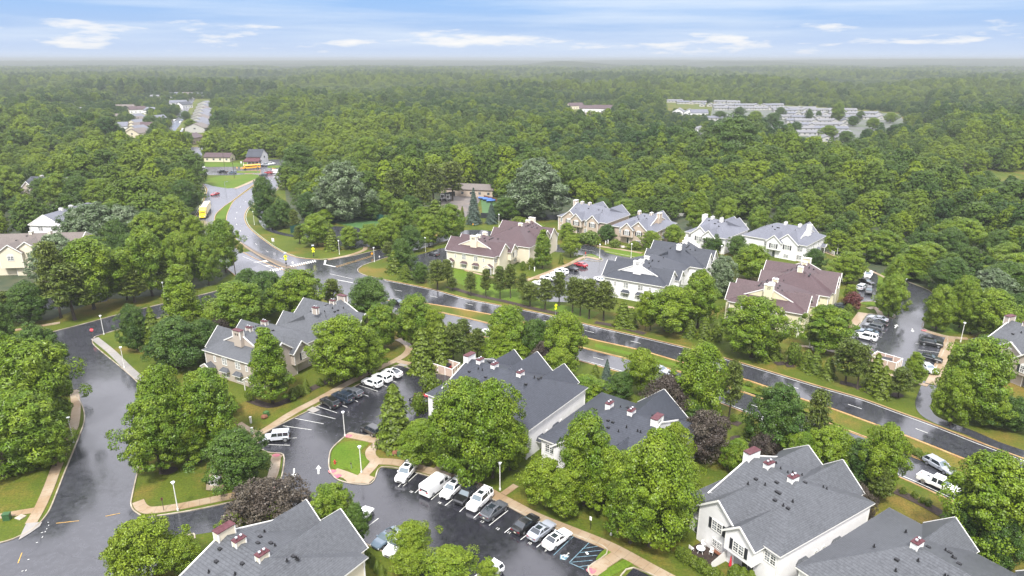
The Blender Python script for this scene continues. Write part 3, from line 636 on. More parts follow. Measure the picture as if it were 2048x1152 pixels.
# bay numbers painted at the mouth of the stalls
d = Vector(P(1016, 1021.5))-Vector(P(978, 1051.5)); ang = math.atan2(d.y, d.x)-math.pi/2
for num, (x, y) in {'18': (822, 984), '16': (879, 1006), '13': (964, 1044), '12': (995, 1058), '11': (1018, 1066), '10': (1059, 1087), '9': (1091, 1102)}.items():
    me = textmesh(num, .62); me.materials.append(M['white_line']); o = put('bay_number', me); X_, Y_ = P(x, y); o.location = (X_, Y_, .062); o.rotation_euler = (0, 0, ang)
    tag(o, kind='structure')
for x, y in ((619, 859), (640, 843), (704, 809), (726, 797), (746, 787), (765, 778)):
    pass
# mulch beds
mb = MB()
for k, (x, y, r) in enumerate([(338, 942, 1.3), (388, 922, 1.4), (497, 968, 1.2), (75, 930, 1.3), (14, 948, 1.6), (1334, 660, 1.2), (745, 498, 1.6), (1794, 791, 1.2), (1560, 905, 2), (1480, 880, 1.6), (830, 905, 1.6), (907, 560, 1), (1868, 655, .9), (905, 492, 1), (862, 494, 1)]):
    X_, Y_ = P(x, y); mb.poly([(X_+math.cos(a)*r*(1+.12*math.sin(2*a+k)), Y_+math.sin(a)*r*.9, .082+.002*k) for a in [i*math.pi/8 for i in range(16)]])
for k, l in enumerate(([(895, 573), (950, 590), (1010, 603), (1070, 618), (1120, 628)], [(1190, 645), (1230, 652), (1290, 668)], [(1550, 728), (1573, 727), (1582, 735)], [(1680, 765), (1710, 772), (1750, 790)], [(1412, 822), (1450, 838), (1480, 850)], [(1790, 982), (1830, 1000), (1865, 1018), (1895, 1035)], [(500, 800), (540, 812), (580, 800)], [(590, 795), (640, 770), (690, 750), (740, 735)])):
    ribbon(mb, smooth_line(G(l), 4), 1.8, .062+.002*k)
tag(struct('mulch_bed', mb, 'mulch'), kind='structure')
# gravel yard, courts, far lawns
mb = MB(); mb.poly([(*p, .03) for p in G([(885, 420), (880, 395), (900, 382), (950, 376), (965, 392), (945, 425), (925, 438)])])
struct('gravel_yard', mb, 'gravel'); CLEAR.append(G([(870, 425), (875, 392), (900, 378), (960, 372), (1005, 392), (1020, 428), (990, 446), (930, 452)]))
mb = MB(); mb.poly([(*p, .03) for p in G([(962, 400), (1005, 400), (1035, 425), (1020, 432), (965, 430)])]); mb.poly([(*p, .06) for p in G([(664, 445), (700, 432), (775, 440), (768, 452), (735, 460)])]); struct('sports_lawn', mb, 'court')
CLEAR.append(G([(590, 470), (640, 440), (700, 425), (790, 432), (800, 460), (860, 480), (800, 512), (640, 525), (530, 480), (510, 440), (505, 412), (530, 405), (560, 430)]))
mb = MB(); mb.poly([(*p, .03) for p in G([(1895, 350), (2300, 352), (2300, 374), (1890, 371)])]); struct('field_grass', mb, mats='grass')
mb = MB(); mb.poly([(*p, .034) for p in G([(1880, 371), (2400, 375), (2400, 383), (1900, 377)])]); mb.poly([(*p, .034) for p in G([(1990, 383), (2400, 388), (2400, 402), (2000, 398)])])
mb.poly([(*p, .034) for p in G([(1375, 322), (1408, 305), (1412, 308), (1395, 326)])])
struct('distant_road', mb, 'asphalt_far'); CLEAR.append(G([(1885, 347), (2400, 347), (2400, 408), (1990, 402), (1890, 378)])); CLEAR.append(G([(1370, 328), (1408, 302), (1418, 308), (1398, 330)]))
# suburban street on the left
mb = MB(); ribbon(mb, smooth_line(G([(322, 286), (338, 262), (352, 245), (360, 234), (372, 214), (385, 196)]), 5), 11, .03)
ribbon(mb, smooth_line(G([(385, 318), (388, 305), (390, 294)]), 4), 11, .032)
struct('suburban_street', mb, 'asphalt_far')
CLEAR.append(G([(300, 318), (350, 236), (376, 198), (424, 198), (424, 290), (408, 335), (372, 335), (372, 300), (345, 318)])); CLEAR.append(G([(234, 318), (240, 280), (256, 250), (256, 215), (294, 213), (300, 250), (296, 290), (320, 318)]))
# ------------------------------------------------------------------ townhouse blocks
_win = {}
_vent = []
def window_mesh(w, h, arch):
    k = (w, h, arch)
    if k in _win: return _win[k]
    f = MB(); p = MB(); t = .13
    # local: x across, z up, -y outwards
    f.box(-w/2, w/2, -.09, .0, 0, t); f.box(-w/2, w/2, -.09, .0, h-t, h); f.box(-w/2, -w/2+t, -.088, .0, t, h-t); f.box(w/2-t, w/2, -.088, .0, t, h-t)
    n = 2 if w > 1.1 else 1
    if n == 2: f.box(-.07, .07, -.087, 0, t, h-t)
    f.box(-w/2+t, w/2-t, -.075, 0, h/2-.045, h/2+.045)
    for i in range(n):
        x = 0 if n == 1 else (-w/4 if i == 0 else w/4)
        f.box(x-.022, x+.022, -.066, 0, t, h-t)
    for z in (h*.27, h*.74): f.box(-w/2+t, w/2-t, -.064, 0, z-.02, z+.02)
    if arch:
        n_ = 8; a = [(math.cos(math.pi*i/n_)*w/2, math.sin(math.pi*i/n_)*w*.26) for i in range(n_+1)]
        vs = [(x, -.09, h+z) for x, z in a]+[(x, 0, h+z) for x, z in a]; m = n_+1
        f.solid(vs, [tuple(range(m)), tuple(range(2*m-1, m-1, -1))]+[(i, i+m, i+m+1, i+1) for i in range(n_)])
    p.box(-w/2+.05, w/2-.05, -.045, -.005, .05, h-.05)
    _win[k] = (f.mesh('window', 'trim'), p.mesh('pane', 'pane')); return _win[k]
_sh = {}
def block(label, side, roofm, corner, xdir, L, W=20, he=5.6, hr=9.8, mirror=False, hip=8.0, gab=3.4, skirt=True, front=(), back=(), wins=(), group=None,
          chim=((3.6, 1), (8.5, 0), (13.0, 0)), vents=12, cat='townhouse', name='townhouse', number=None, hoods=(), doors=(), shut=True, seed=1, origin=None, gableend=False, capm='cap', garage=()):
    """one hip-roofed block. local x runs along the ridge from the gablet end, y is depth (front = 0, back = W)."""
    rnd = random.Random(seed)
    X0, Y0 = origin if origin else P(*corner, he)
    root = empty(name, X0, Y0, 0, xdir, label, cat, group)
    s = (hr-he)/(W/2); ov = .45
    T = (lambda x, y, z: (L-x, y, z)) if mirror else (lambda x, y, z: (x, y, z))
    def tp(l): return [T(*p) for p in l]
    # walls
    wl_ = MB(); wl_.box(ov, L-ov, ov, W-ov, 0, he-.05, 0, T)
    rf = MB(); fa = MB()
    fa.box(0, L, 0, W, he-.20, he+.001, 0, T)
    g = gab
    if gableend:
        g = 0.0; A = [(0, 0, he), (0, W, he), (L, 0, he), (L, W, he), (0, W/2, hr), (L-hip if hip else L, W/2, hr)]
        rf.solid(tp(A), [(0, 2, 5, 4), (3, 1, 4, 5), (2, 3, 5), (0, 1, 3, 2)]); wl_.solid(tp([(ov, ov, he), (ov, W-ov, he), (ov, W/2, hr-.2), (ov+.2, ov, he), (ov+.2, W-ov, he), (ov+.2, W/2, hr-.2)]), [(0, 1, 2), (3, 4, 5)])
        wl_.solid(tp([(-.02, .1, he), (-.02, W-.1, he), (-.02, W/2, hr-.05)]), [(0, 1, 2)])
        fa.beam(T(-.06, -.05, he+.02), T(-.06, W/2, hr+.03), .12, .26, 0); fa.beam(T(-.06, W+.05, he+.02), T(-.06, W/2, hr+.03), .12, .26, 0)
    elif skirt:
        A = [(0, 0, he), (0, W, he), (L, 0, he), (L, W, he), (g, g, he+s*g), (g, W-g, he+s*g), (g, W/2, hr), (L-hip, W/2, hr)]
        rf.solid(tp(A), [(0, 2, 7, 6, 4), (3, 1, 5, 6, 7), (2, 3, 7), (1, 0, 4, 5), (0, 1, 3, 2)])
        wl_.solid(tp([(g-.03, g-.05, he+s*g), (g-.03, W-g+.05, he+s*g), (g-.03, W/2, hr-.02), (g+.3, g-.05, he+s*g), (g+.3, W-g+.05, he+s*g), (g+.3, W/2, hr-.04)]), [(0, 1, 2), (3, 4, 5), (0, 1, 4, 3)])
        fa.beam(T(g-.1, g-.4, he+s*(g-.35)), T(g-.1, W/2, hr+.02), .14, .22, 0); fa.beam(T(g-.1, W-g+.4, he+s*(g-.35)), T(g-.1, W/2, hr+.02), .14, .22, 0)
    else:
        A = [(0, 0, he), (0, W, he), (L, 0, he), (L, W, he), (hip, W/2, hr), (L-hip, W/2, hr)]
        rf.solid(tp(A), [(0, 2, 5, 4), (3, 1, 4, 5), (2, 3, 5), (1, 0, 4), (0, 1, 3, 2)])
    # cross gables: (x, half width, projection, ridge height)
    gl = {}
    for sidek, lst in ((0, front), (1, back)):
        for gi, (gx, hw, pr, gh) in enumerate(lst):
            def F(x, y, z, sk=sidek): return T(x, y, z) if sk == 0 else T(x, W-y, z)
            yf = -pr; yb = (gh-he)/s+.3; y0 = yf-.30
            hh = gh-he; dx = hw+.3; zl = he-hh*.3/hw
            roofv = [(gx-dx, y0, zl), (gx, y0, gh), (gx+dx, y0, zl)]
            yv = max(0.2, (zl-he)/s)
            vs = [F(*p) for p in [(gx-dx, y0, zl+.04), (gx, y0, gh+.04), (gx+dx, y0, zl+.04), (gx+dx, .1, zl+.04), (gx, yb, gh+.04), (gx-dx, .1, zl+.04)]]
            lowz = [F(*p) for p in [(gx-dx, .1, he-.9), (gx, yb, he-.9), (gx+dx, .1, he-.9)]]
            rf.solid(vs+lowz, [(0, 1, 4, 5), (1, 2, 3, 4), (5, 4, 7, 6), (4, 3, 8, 7)])
            yq = .3
            vs = [F(*p) for p in [(gx-dx, y0, zl-.08), (gx, y0, gh-.08), (gx+dx, y0, zl-.08), (gx+dx, .1, zl-.08), (gx, yq, gh-.08), (gx-dx, .1, zl-.08)]]
            fa.solid(vs, [(0, 1, 4, 5), (1, 2, 3, 4)])
            fa.beam(F(gx-dx-.02, y0-.04, zl-.06), F(gx, y0-.04, gh-.04), .10, .24); fa.beam(F(gx+dx+.02, y0-.04, zl-.06), F(gx, y0-.04, gh-.04), .10, .24)
            b0 = ov-.1 if pr > .05 else ov
            zb = 2.7 if pr > .8 else 0
            vs = [F(*p) for p in [(gx-hw+.1, yf, zb), (gx+hw-.1, yf, zb), (gx+hw-.1, yf, he-.02), (gx, yf, gh-.1), (gx-hw+.1, yf, he-.02),
                                  (gx-hw+.1, ov+.3, zb), (gx+hw-.1, ov+.3, zb), (gx+hw-.1, ov+.3, he-.02), (gx, ov+.3, gh-.4), (gx-hw+.1, ov+.3, he-.02)]]
            wl_.solid(vs, [(0, 1, 2, 3, 4), (5, 6, 7, 8, 9), (0, 1, 6, 5), (1, 2, 7, 6), (0, 4, 9, 5)])
            if hw > 2: fa.solid([F(gx+.42*math.cos(math.pi*i/6), yf-.03, he+hh*.42+.34*math.sin(math.pi*i/6)) for i in range(7)], [tuple(range(7))])
            fa.box(gx-hw+.08, gx-hw+.22, yf-.03, yf+.02, zb, he-.1, 0, F); fa.box(gx+hw-.22, gx+hw-.08, yf-.03, yf+.02, zb, he-.1, 0, F)
    for x, y in ((ov, ov), (L-ov, ov), (ov, W-ov), (L-ov, W-ov)): fa.box(x-.09, x+.09, y-.09, y+.09, 0, he-.21, 0, T)
    wl_.build('wall', side, root); R_ = rf.build('roof', roofm, root); fa.build('fascia', 'trim', R_)
    # roof vents: pipes and box vents
    for i in range(vents):
        y = W*rnd.choice((.30, .36, .42, .58, .64, .70)); x = g+1.5+(L-g-hip*.8)*rnd.random(); z = hr-abs(y-W/2)*s-.03
        if skirt is False and x < 3: continue
        if not _vent:
            q = MB(); q.cyl(0, 0, 0, .42, .09, 6); q.cyl(0, 0, 0, .08, .20, 6); _vent.append(q.mesh('vent_pipe', 'vent'))
            q = MB(); q.box(-.24, .24, -.18, .18, -.05, .22); _vent.append(q.mesh('roof_vent', 'vent'))
        o = put(('roof_vent', 'vent_pipe')[i % 2], _vent[1-i % 2], R_); o.location = T(x, y, z)
    # chimneys standing on the ridge
    for cx, big in chim:
        ww = 1.08 if big else .64; tt = .48 if big else .35; top = hr+(.85 if big else .55)
        c = MB()
        if big and not gableend: c.box(cx-tt-.35, cx+tt-.35, W/2-ww, W/2+ww, he+s*g-.2, top, 0, T); cc = cx-.35
        else: c.box(cx-tt, cx+tt, W/2-ww, W/2+ww, hr-1.0, top, 0, T); cc = cx
        ch = c.build('chimney', side, R_)
        for sx_ in (-1, 1):
            for sy_ in (-1, 1):
                e = MB(); e.box(cc+sx_*tt-.07, cc+sx_*tt+.07, W/2+sy_*ww-.07, W/2+sy_*ww+.07, hr-.9, top-.01, 0, T); e.build('corner_board', 'trim', ch)
        k = MB(); k.box(cc-tt-.12, cc+tt+.12, W/2-ww-.12, W/2+ww+.12, top, top+.10, 0, T); k.build('cap', capm, ch)
        if not big:
            for q in (-.3, .3):
                fl = MB(); fl.cyl(*T(cc, W/2+q, 0)[:2], top+.1, top+.30, .09, 8, 1); fl.cyl(*T(cc, W/2+q, 0)[:2], top+.28, top+.42, .16, 8, 0); fl.build('flue', ['flue', 'cap'], ch)
        elif number is not None:
            if number == 'vents':
                for yy in (-.3, .3):
                    q = MB(); q.solid([T(cc-tt-.03, W/2+yy+.17*math.cos(a), hr+.1+.3*math.sin(a)) for a in [i*math.pi/5 for i in range(10)]], [tuple(range(10))]); q.build('louvre', 'vent', ch)
            else:
                me = textmesh(number, .9); me.materials.append(M['black']); o = put('number', me, ch)
                o.location = T(cc-tt-.04, W/2, hr+.15); o.rotation_euler = (math.pi/2, 0, math.pi/2 if mirror else -math.pi/2)
    # windows: (face, pos, z, w, h, arch, shutters) ; face f=front b=back e=gablet end h=hip end
    def place(o, face, pos, z, out=0.0):
        if face == 'f': l = T(pos, ov-.0-out, z); r = 0
        elif face == 'b': l = T(pos, W-ov+out, z); r = math.pi
        elif face == 'e': l = T(ov-out, pos, z); r = -math.pi/2 if not mirror else math.pi/2
        else: l = T(L-ov+out, pos, z); r = math.pi/2 if not mirror else -math.pi/2
        o.location = l; o.rotation_euler = (0, 0, r)
    for wi in wins:
        face, pos, z, w, h, arch, sh = wi[:7]; out = wi[7] if len(wi) > 7 else 0
        fm, pm = window_mesh(w, h, arch); o = put('window', fm, root); place(o, face, pos, z, out); put('pane', pm, o)
        if sh:
            if h not in _sh:
                q = MB(); q.box(-.22, .22, -.07, 0, 0, h); _sh[h] = q.mesh('shutter', 'shutter')
            for sg in (-1, 1):
                r = put('shutter', _sh[h], o); r.location = (sg*(w/2+.27), 0, 0)
    for face, pos, z, w in hoods:      # little pent roofs over the ground floor windows
        q = MB(); q.solid([(-w/2, 0, 0), (w/2, 0, 0), (w/2, -.85, 0), (-w/2, -.85, 0), (-w/2+.45, 0, .62), (w/2-.45, 0, .62)], [(0, 1, 2, 3), (3, 2, 5, 4), (0, 3, 4), (2, 1, 5), (1, 0, 4, 5)])
        o = q.build('window_hood', roofm, root); place(o, face, pos, z)
        q = MB(); q.box(-w/2+.05, w/2-.05, -.82, 0, -.16, -.005); q.build('hood_trim', 'trim', o)
    for face, pos, col in doors:       # gabled entrance porch with a door
        q = MB(); q.solid([(-1.5, 0, 2.35), (1.5, 0, 2.35), (1.5, -1.6, 2.35), (-1.5, -1.6, 2.35), (0, 0, 3.25), (0, -1.6, 3.25)], [(0, 3, 5, 4), (1, 4, 5, 2), (0, 1, 2, 3)])
        o = q.build('porch_roof', roofm, root); place(o, face, pos, 0)
        q = MB(); q.beam((-1.55, -1.64, 2.33), (0, -1.64, 3.26), .08, .2); q.beam((1.55, -1.64, 2.33), (0, -1.64, 3.26), .08, .2); q.box(-1.45, 1.45, -1.55, 0, 2.15, 2.345)
        q.box(-1.4, -1.25, -1.5, -1.35, 0, 2.15); q.box(1.25, 1.4, -1.5, -1.35, 0, 2.15); q.box(-.62, -.48, -.1, 0, 0, 2.14); q.box(.48, .62, -.1, 0, 0, 2.14); q.build('porch_trim', 'trim', o)
        q = MB(); q.solid([(-1.3, -1.58, 2.36), (1.3, -1.58, 2.36), (0, -1.58, 3.15)], [(0, 1, 2)]); q.build('porch_gable', side, o)
        q = MB(); q.box(-.48, .48, -.06, 0, .05, 2.13); d_ = q.build('door', col, root); place(d_, face, pos, 0)
    for face, pos, w in garage:        # sliding patio doors
        q = MB(); q.box(-w/2, w/2, -.08, 0, 0, 2.2); q.box(-w/2, w/2, -.1, 0, 2.1, 2.25); o = q.build('patio_door', 'trim', root); place(o, face, pos, .05)
        q = MB(); q.box(-w/2+.1, -.05, -.11, -.02, .1, 2.05); q.box(.05, w/2-.1, -.11, -.02, .1, 2.05); q.build('pane', 'pane', o)
    co = [T(-.5, -.8, 0), T(L+.5, -.8, 0), T(L+.5, W+.8, 0), T(-.5, W+.8, 0)]
    c_, s_ = math.cos(xdir), math.sin(xdir)
    CLEAR.append([(X0+c_*p[0]-s_*p[1], Y0+s_*p[0]+c_*p[1]) for p in co])
    return root
R = math.radians
ENDW = [('e', 4.5, 3.4, .7, 1.3, 0, 0), ('e', 7.6, 3.3, 1.5, 1.6, 1, 0), ('e', 12.4, 3.3, 1.5, 1.6, 1, 0), ('e', 16, 3.4, .7, 1.3, 0, 0), ('e', 7.6, .5, 1.7, 1.5, 0, 0), ('e', 12.4, .5, 1.7, 1.5, 0, 0)]
HOOD = [('e', 7.6, 2.15, 2.5), ('e', 12.4, 2.15, 2.5)]
def FW(*xs): return [('f', x, 3.3, 1.8, 1.6, 1 if a else 0, s, o) for x, a, s, o in xs]
STDF = ((7.2, 3.7, .15, 8.6), (11.2, 2.5, 1.25, 7.9))
STDB = ((5.6, 3.2, .5, 8.3), (12.0, 4.2, .6, 9.0))
FWIN = FW((2.1, 0, 0, 0), (6.4, 1, 1, .6), (11.2, 1, 1, 1.7), (14.4, 0, 0, 0))+[('f', 6.6, .9, 1.8, 1.2, 0, 0, .6), ('f', 14.4, .6, 1.8, 1.5, 0, 0, 0)]
def az2(a, b, z=5.6):
    p, q = P(*a, z), P(*b, z); return math.atan2(q[1]-p[1], q[0]-p[0])
# front edge runs from the gablet end; the ridge direction is xdir. The front-left corner is given in the photo.
# N: gablet end at the back left, hip end at the right
def along(origin, ang, dx, dy): return (origin[0]+math.cos(ang)*dx-math.sin(ang)*dy, origin[1]+math.sin(ang)*dx+math.cos(ang)*dy)
aN = R(-57.8)
W0 = P(1378, 988, 5.6)
block('white townhouse with grey hip roof and black shutters, nearest block on the right', 'side_white', 'roof_grey', None, aN, 15.0, 20.0, 5.6, 9.35, origin=W0, hip=5.6, seed=3,
      front=((5.7, 3.3, .5, 8.3), (10.1, 2.3, 1.5, 7.5)), back=((3.4, 3.6, .8, 8.2), (8.9, 3.6, .8, 8.7)), vents=22,
      chim=((2.3, 1), (4.9, 0), (8.8, 0)), gab=2.0,
      wins=FW((1.9, 0, 0, 0), (5.7, 0, 1, .95), (10.1, 0, 1, 1.95), (13.4, 0, 0, 0))+[('f', 6.0, .9, 1.7, 1.2, 0, 0, .95), ('h', 8.2, 1.5, .6, 1.2, 0, 0), ('h', 9.8, 1.5, .6, 1.2, 0, 0)],
      hoods=[('h', 5.4, 2.15, 2.4), ('h', 12.6, 2.15, 2.4)], garage=[('f', 2.1, 1.9), ('f', 10.4, 1.9)])
W1 = P(1590, 1133, 5.6)
block('grey-roofed white townhouse cut off by the bottom right corner of the photo', 'side_white', 'roof_grey', None, R(-56.6), 34, 20.6, 5.6, 9.6, origin=W1, hip=8, skirt=False, seed=5,
      back=((7.4, 3.0, .6, 8.3), (18.5, 3.4, .6, 8.6), (26, 4, .6, 9)), chim=((8.2, 0), (16.0, 0), (24, 0)), vents=30, wins=FW((2.5, 0, 0, 0)))
# M, L : white fronts with slate roofs
aM = R(-37.5)
block('white townhouse with slate roof in the centre front, chimney gable facing the highway trees', 'side_white', 'roof_slate', None, aM, 19.5, 19.8, 5.6, 9.4, origin=P(1077, 875, 5.6), mirror=True, hip=8, seed=7,
      front=((12.6, 3.8, .4, 8.4), (6.5, 2.4, 1.3, 7.8)), back=((8.0, 4.4, .8, 9.3),), chim=((4.3, 1), (8.4, 0), (12.4, 0)), vents=20, number='vents',
      wins=[('f', 17.6, 3.2, 1.8, 1.6, 0, 0, 0), ('f', 17.6, .7, 1.8, 1.5, 0, 0, 0), ('f', 12.4, 3.3, 1.8, 1.6, 1, 1, .85), ('f', 6.5, 3.3, 1.8, 1.6, 1, 1, 1.75), ('f', 6.5, .6, 1.8, 1.5, 0, 0, 1.75)]+ENDW, hoods=HOOD)
block('long white townhouse with slate roof behind the huge maple, four white chimneys', 'side_white', 'roof_slate', None, R(-36.2), 22.6, 19.6, 5.6, 9.6, origin=P(850, 787, 5.6), hip=8, seed=9,
      front=((8.6, 3.8, .2, 8.4), (13.4, 2.6, 1.3, 7.8)), back=((5.0, 3, .6, 8.3), (10.4, 4.2, .8, 9.2), (16.6, 3.1, .8, 8.3)), chim=((2.8, 1), (5.0, 0), (8.4, 0), (14.2, 0)), vents=30, gab=2.4,
      wins=FW((2.2, 0, 0, 0), (8.6, 1, 1, .65), (13.4, 1, 1, 1.75), (18.5, 0, 0, 0))+[('h', 6.5, 1.5, .6, 1.2, 0, 0), ('h', 11, 1.5, .6, 1.2, 0, 0)], hoods=[('h', 4.4, 2.15, 2.4), ('h', 9.2, 2.15, 2.4)])
# K pair: ridge direction north-east; gablet end faces us. front (gabled) side is on the right => local front y=0 must be the right side
def ne_pair(nm, left, right, ang, L1, L2, shift, side, roofm, capm, number, he=5.6, hr=9.7, W=None, fwin=True, door='door_grey', seed=1, g1=None):
    """left/right = photo pixels of the gablet-end eave corners of the near block."""
    pl, pr = P(*left, he), P(*right, he)
    W = W or math.dist(pl, pr); th = math.atan2(pl[1]-pr[1], pl[0]-pr[0])-math.pi/2       # local x axis points away from the gablet wall
    if ang is not None: th = R(ang)
    wins = list(ENDW)
    k = W/20.0; wins = [(w[0], w[1]*k, *w[2:]) for w in wins]
    block(nm[0], side, roofm, None, th, L1, W, he, hr, origin=pr, hip=7.5, seed=seed, front=g1 or ((6.2, 3.6, .25, 8.5), (10.4, 2.2, 1.3, 7.6)), back=((5.4, 3.4, .8, 8.9), (11.2, 3.0, .5, 8.4)), capm=capm,
          chim=((3.4, 1), (5.8, 0), (9.8, 0)), vents=18, number=number, wins=wins+FWIN, hoods=[(h[0], h[1]*k, *h[2:]) for h in HOOD], doors=[('e', 1.9, door), ('e', W-1.9, 'door_grey')], group=None)
    o2 = along(pr, th, L1-1.0, shift)
    block(nm[1], side, roofm, None, th, L2, W, he, hr+.15, origin=o2, mirror=True, hip=8.4, seed=seed+1, front=((10.4, 3.6, .25, 8.9), (5.4, 3.2, .3, 8.6)), back=((6.0, 4.6, .8, 9.4), (12.6, 2.6, .5, 8.3)), capm=capm,
          chim=((3.4, 1), (6.2, 0), (11.6, 0)), vents=18, wins=FW((2.3, 0, 1, 0), (6.0, 1, 1, .6), (10.6, 1, 1, .6), (14.6, 0, 0, 0)))
ne_pair(('tan townhouse with grey roof, front left, chimney gable facing the side road', 'rear half of the tan townhouse block at the front left, nearer the highway'),
        (403, 699), (514, 733), None, 17.6, 16, -3.6, 'side_tan', 'roof_grey', 'cap', 'vents', seed=11)
ne_pair(('cream townhouse with maroon roof beyond the highway, chimney gable facing the road', 'rear half of the cream maroon-roofed townhouse beside the middle lot'),
        (890, 500), (988, 515), None, 16.4, 22, -4.4, 'side_cream', 'roof_maroon', 'side_cream' if False else 'trim', 'vents', seed=13)
ne_pair(('white townhouse with dark slate roof beside the middle parking lot, numbered chimney', 'rear half of the dark-roofed white townhouse beside the middle parking lot'),
        (1206, 553), (1328, 574), None, 23, 16, -3.8, 'side_white', 'roof_slate', 'trim', '30', seed=15)
ne_pair(('pale yellow townhouse with maroon roof and dark red door, numbered 20', 'rear half of the pale yellow maroon-roofed townhouse beside the right parking lot'),
        (1455, 602), (1606, 629), None, 18, 18.5, -3.4, 'side_yellow', 'roof_maroon', 'trim', '20', door='door_red', seed=17)
# F pair and G pair seen from the front
def fr_pair(nm, c1, c2, L1, L2, ang, side, roofm, seed, endwin=True, c3=None, W=18.5):
    th = R(ang)
    block(nm[0], side, roofm, None, th, L1, W, 5.6, 9.6, origin=P(*c1, 5.6), hip=8, seed=seed, front=((6.0, 3.4, .2, 8.4), (9.4, 2.4, 1.2, 7.8), (16.2, 2.5, .6, 7.9)) if L1 > 18 else ((6.0, 3.4, .2, 8.4), (9.6, 2.4, 1.2, 7.8)),
          back=((9, 3.6, .6, 9.2), (L1-4.5, 3.6, .6, 9.0)), chim=((3.0, 1), (5.6, 0), (9.0, 0)), vents=14, capm='trim', wins=FW((2.2, 0, 0, 0), (5.6, 1, 1, .65), (9.5, 1, 1, 1.65), (13, 0, 0, 0))+(FW((16.2, 1, 1, 1.05)) if L1 > 18 else [])+[('f', 2.2, .6, 1.8, 1.5, 0, 0, 0), ('f', 13, .6, 1.8, 1.5, 0, 0, 0)], garage=[('f', 8.9, 1.9)])
    if c2:
        block(nm[1], side, roofm, None, th, L2, W, 5.6, 9.6, origin=P(*c2, 5.6), mirror=True, hip=8, seed=seed+1, front=((6.4, 3.6, .2, 8.6), (10.4, 2.4, 1.2, 7.8)), back=((6.5, 3.6, .6, 9.3),),
              chim=((3.4, 1), (6.2, 0), (11.0, 0)), vents=14, capm='trim', wins=FW((2.2, 0, 0, 0), (6.2, 1, 1, .65), (10.4, 1, 1, 1.65), (13.4, 0, 0, 0))+ENDW[:5]+[('f', 2.2, .6, 1.8, 1.5, 0, 0, 0), ('f', 6.2, .6, 1.8, 1.2, 0, 0, .65)], hoods=HOOD, doors=[('e', 16.4, 'door_grey')], garage=[('f', 10.2, 1.9)])
fr_pair(('pink-tan townhouse with pale grey roof below the woods, left of the pair', 'pink-tan townhouse with pale grey roof below the woods, right of the pair'), (1114, 431), (1222, 451), 22, 17.5, -37, 'side_pinktan', 'roof_light', 21)
fr_pair(('small white townhouse with pale grey roof and three chimneys, left of the right-hand pair', 'white townhouse with pale grey roof at the edge of the woods, right of its pair'), (1369, 463), (1484, 470), 15.5, 22, -42, 'side_white', 'roof_light', 25)
# P at the right edge
block('tan townhouse with grey roof and white arched windows at the right edge', 'side_tan', 'roof_grey', None, R(-66), 19, 18, 5.6, 9.6, origin=P(1936, 679, 5.6), hip=8, seed=31, gab=2.6,
      front=((8.6, 3.7, .2, 8.5), (12.6, 2.6, 1.2, 7.8)), back=((8, 4, .6, 9),), chim=((2.6, 1), (5.6, 0), (10, 0)), wins=FW((2.6, 0, 0, 0), (7.4, 1, 1, .65), (12.6, 1, 1, 1.65), (16.5, 0, 0, 0))+[('f', 6.8, .8, 1.8, 1.3, 0, 0, .65)], garage=[('f', 11.6, 2.4)])
# Q bottom left: cream block, roof seen from above; ridge runs down-right, hip end at the right
eQ = P(737, 1114, 5.6); aQ = R(-34.5); backQ = (math.cos(aQ+math.pi/2), math.sin(aQ+math.pi/2))
LQ, WQ = 15.6, 19.8
oQ = (eQ[0]-math.cos(aQ)*LQ-backQ[0]*WQ, eQ[1]-math.sin(aQ)*LQ-backQ[1]*WQ)
block('cream townhouse with weathered grey roof, front left corner of the lot', 'side_cream', 'roof_grey', None, aQ, LQ, WQ, 5.6, 9.4, origin=oQ, hip=6.0, seed=33, gab=1.8, vents=30,
      front=((6.2, 3.4, .2, 8.3),), back=((3.4, 2.9, .6, 8.3), (9.6, 4.2, 1.0, 9.2)), chim=((2.4, 1), (4.9, 0), (9.2, 0)))
eR = P(720, 1160, 5.6)
block('cream townhouse roof just showing at the bottom edge, beside the parked coupe', 'side_cream', 'roof_grey', None, aQ, 18, 16, 5.6, 9.4, origin=along(oQ, aQ, LQ+2.6, -2.5), hip=7, skirt=False, seed=35, back=((5.0, 3.0, .6, 8.2), (11.5, 3.6, .6, 8.8)), chim=((9, 0),))
# left background blocks
block('beige apartment block with taupe gable roof at the left edge', 'side_cream', 'roof_tan', None, R(6), 40, 15, 7.6, 11.4, origin=along(P(157, 497, 7.6), R(6), -40, -1.5), mirror=True, hip=0, gableend=True, seed=41,
      front=((14, 4.2, .3, 10.6), (18.5, 3.4, 1.2, 10), (30, 3.3, .8, 9.8)), chim=((10.5, 0), (16, 0), (26, 0)), capm='trim',
      wins=[('f', x, 5.0, 1.9, 1.5, 1, 0, o) for x, o in ((18.5, 1.65), (30, 1.25), (13, .75))]+[('f', 34, 5.0, 1.9, 1.5, 0, 0, 0), ('f', 34, 1.2, 1.9, 1.5, 0, 0, 0), ('f', 36.5, 5.0, .7, 1.5, 0, 0, 0)])
wA, wB = P(56, 450, 6.4), P(124, 452, 6.4)
block('white gable-ended apartment block with blue-grey roof, behind the beige block', 'side_white', 'roof_light', None, math.atan2(wA[1]-wB[1], wA[0]-wB[0])-math.pi/2, 30, math.dist(wA, wB), 6.4, 10.2, origin=wB, hip=7, gableend=True, seed=43,
      chim=((9, 0), (14, 0)), capm='trim', wins=[('e', 4, 4.2, 1.9, 1.6, 0, 0), ('e', 9, 4.2, 1.9, 1.6, 0, 0), ('e', 13, 4.2, .7, 1.4, 0, 0), ('e', 7, 7.4, 1.1, .8, 0, 0)])
cA = P(42, 372, 6.5)
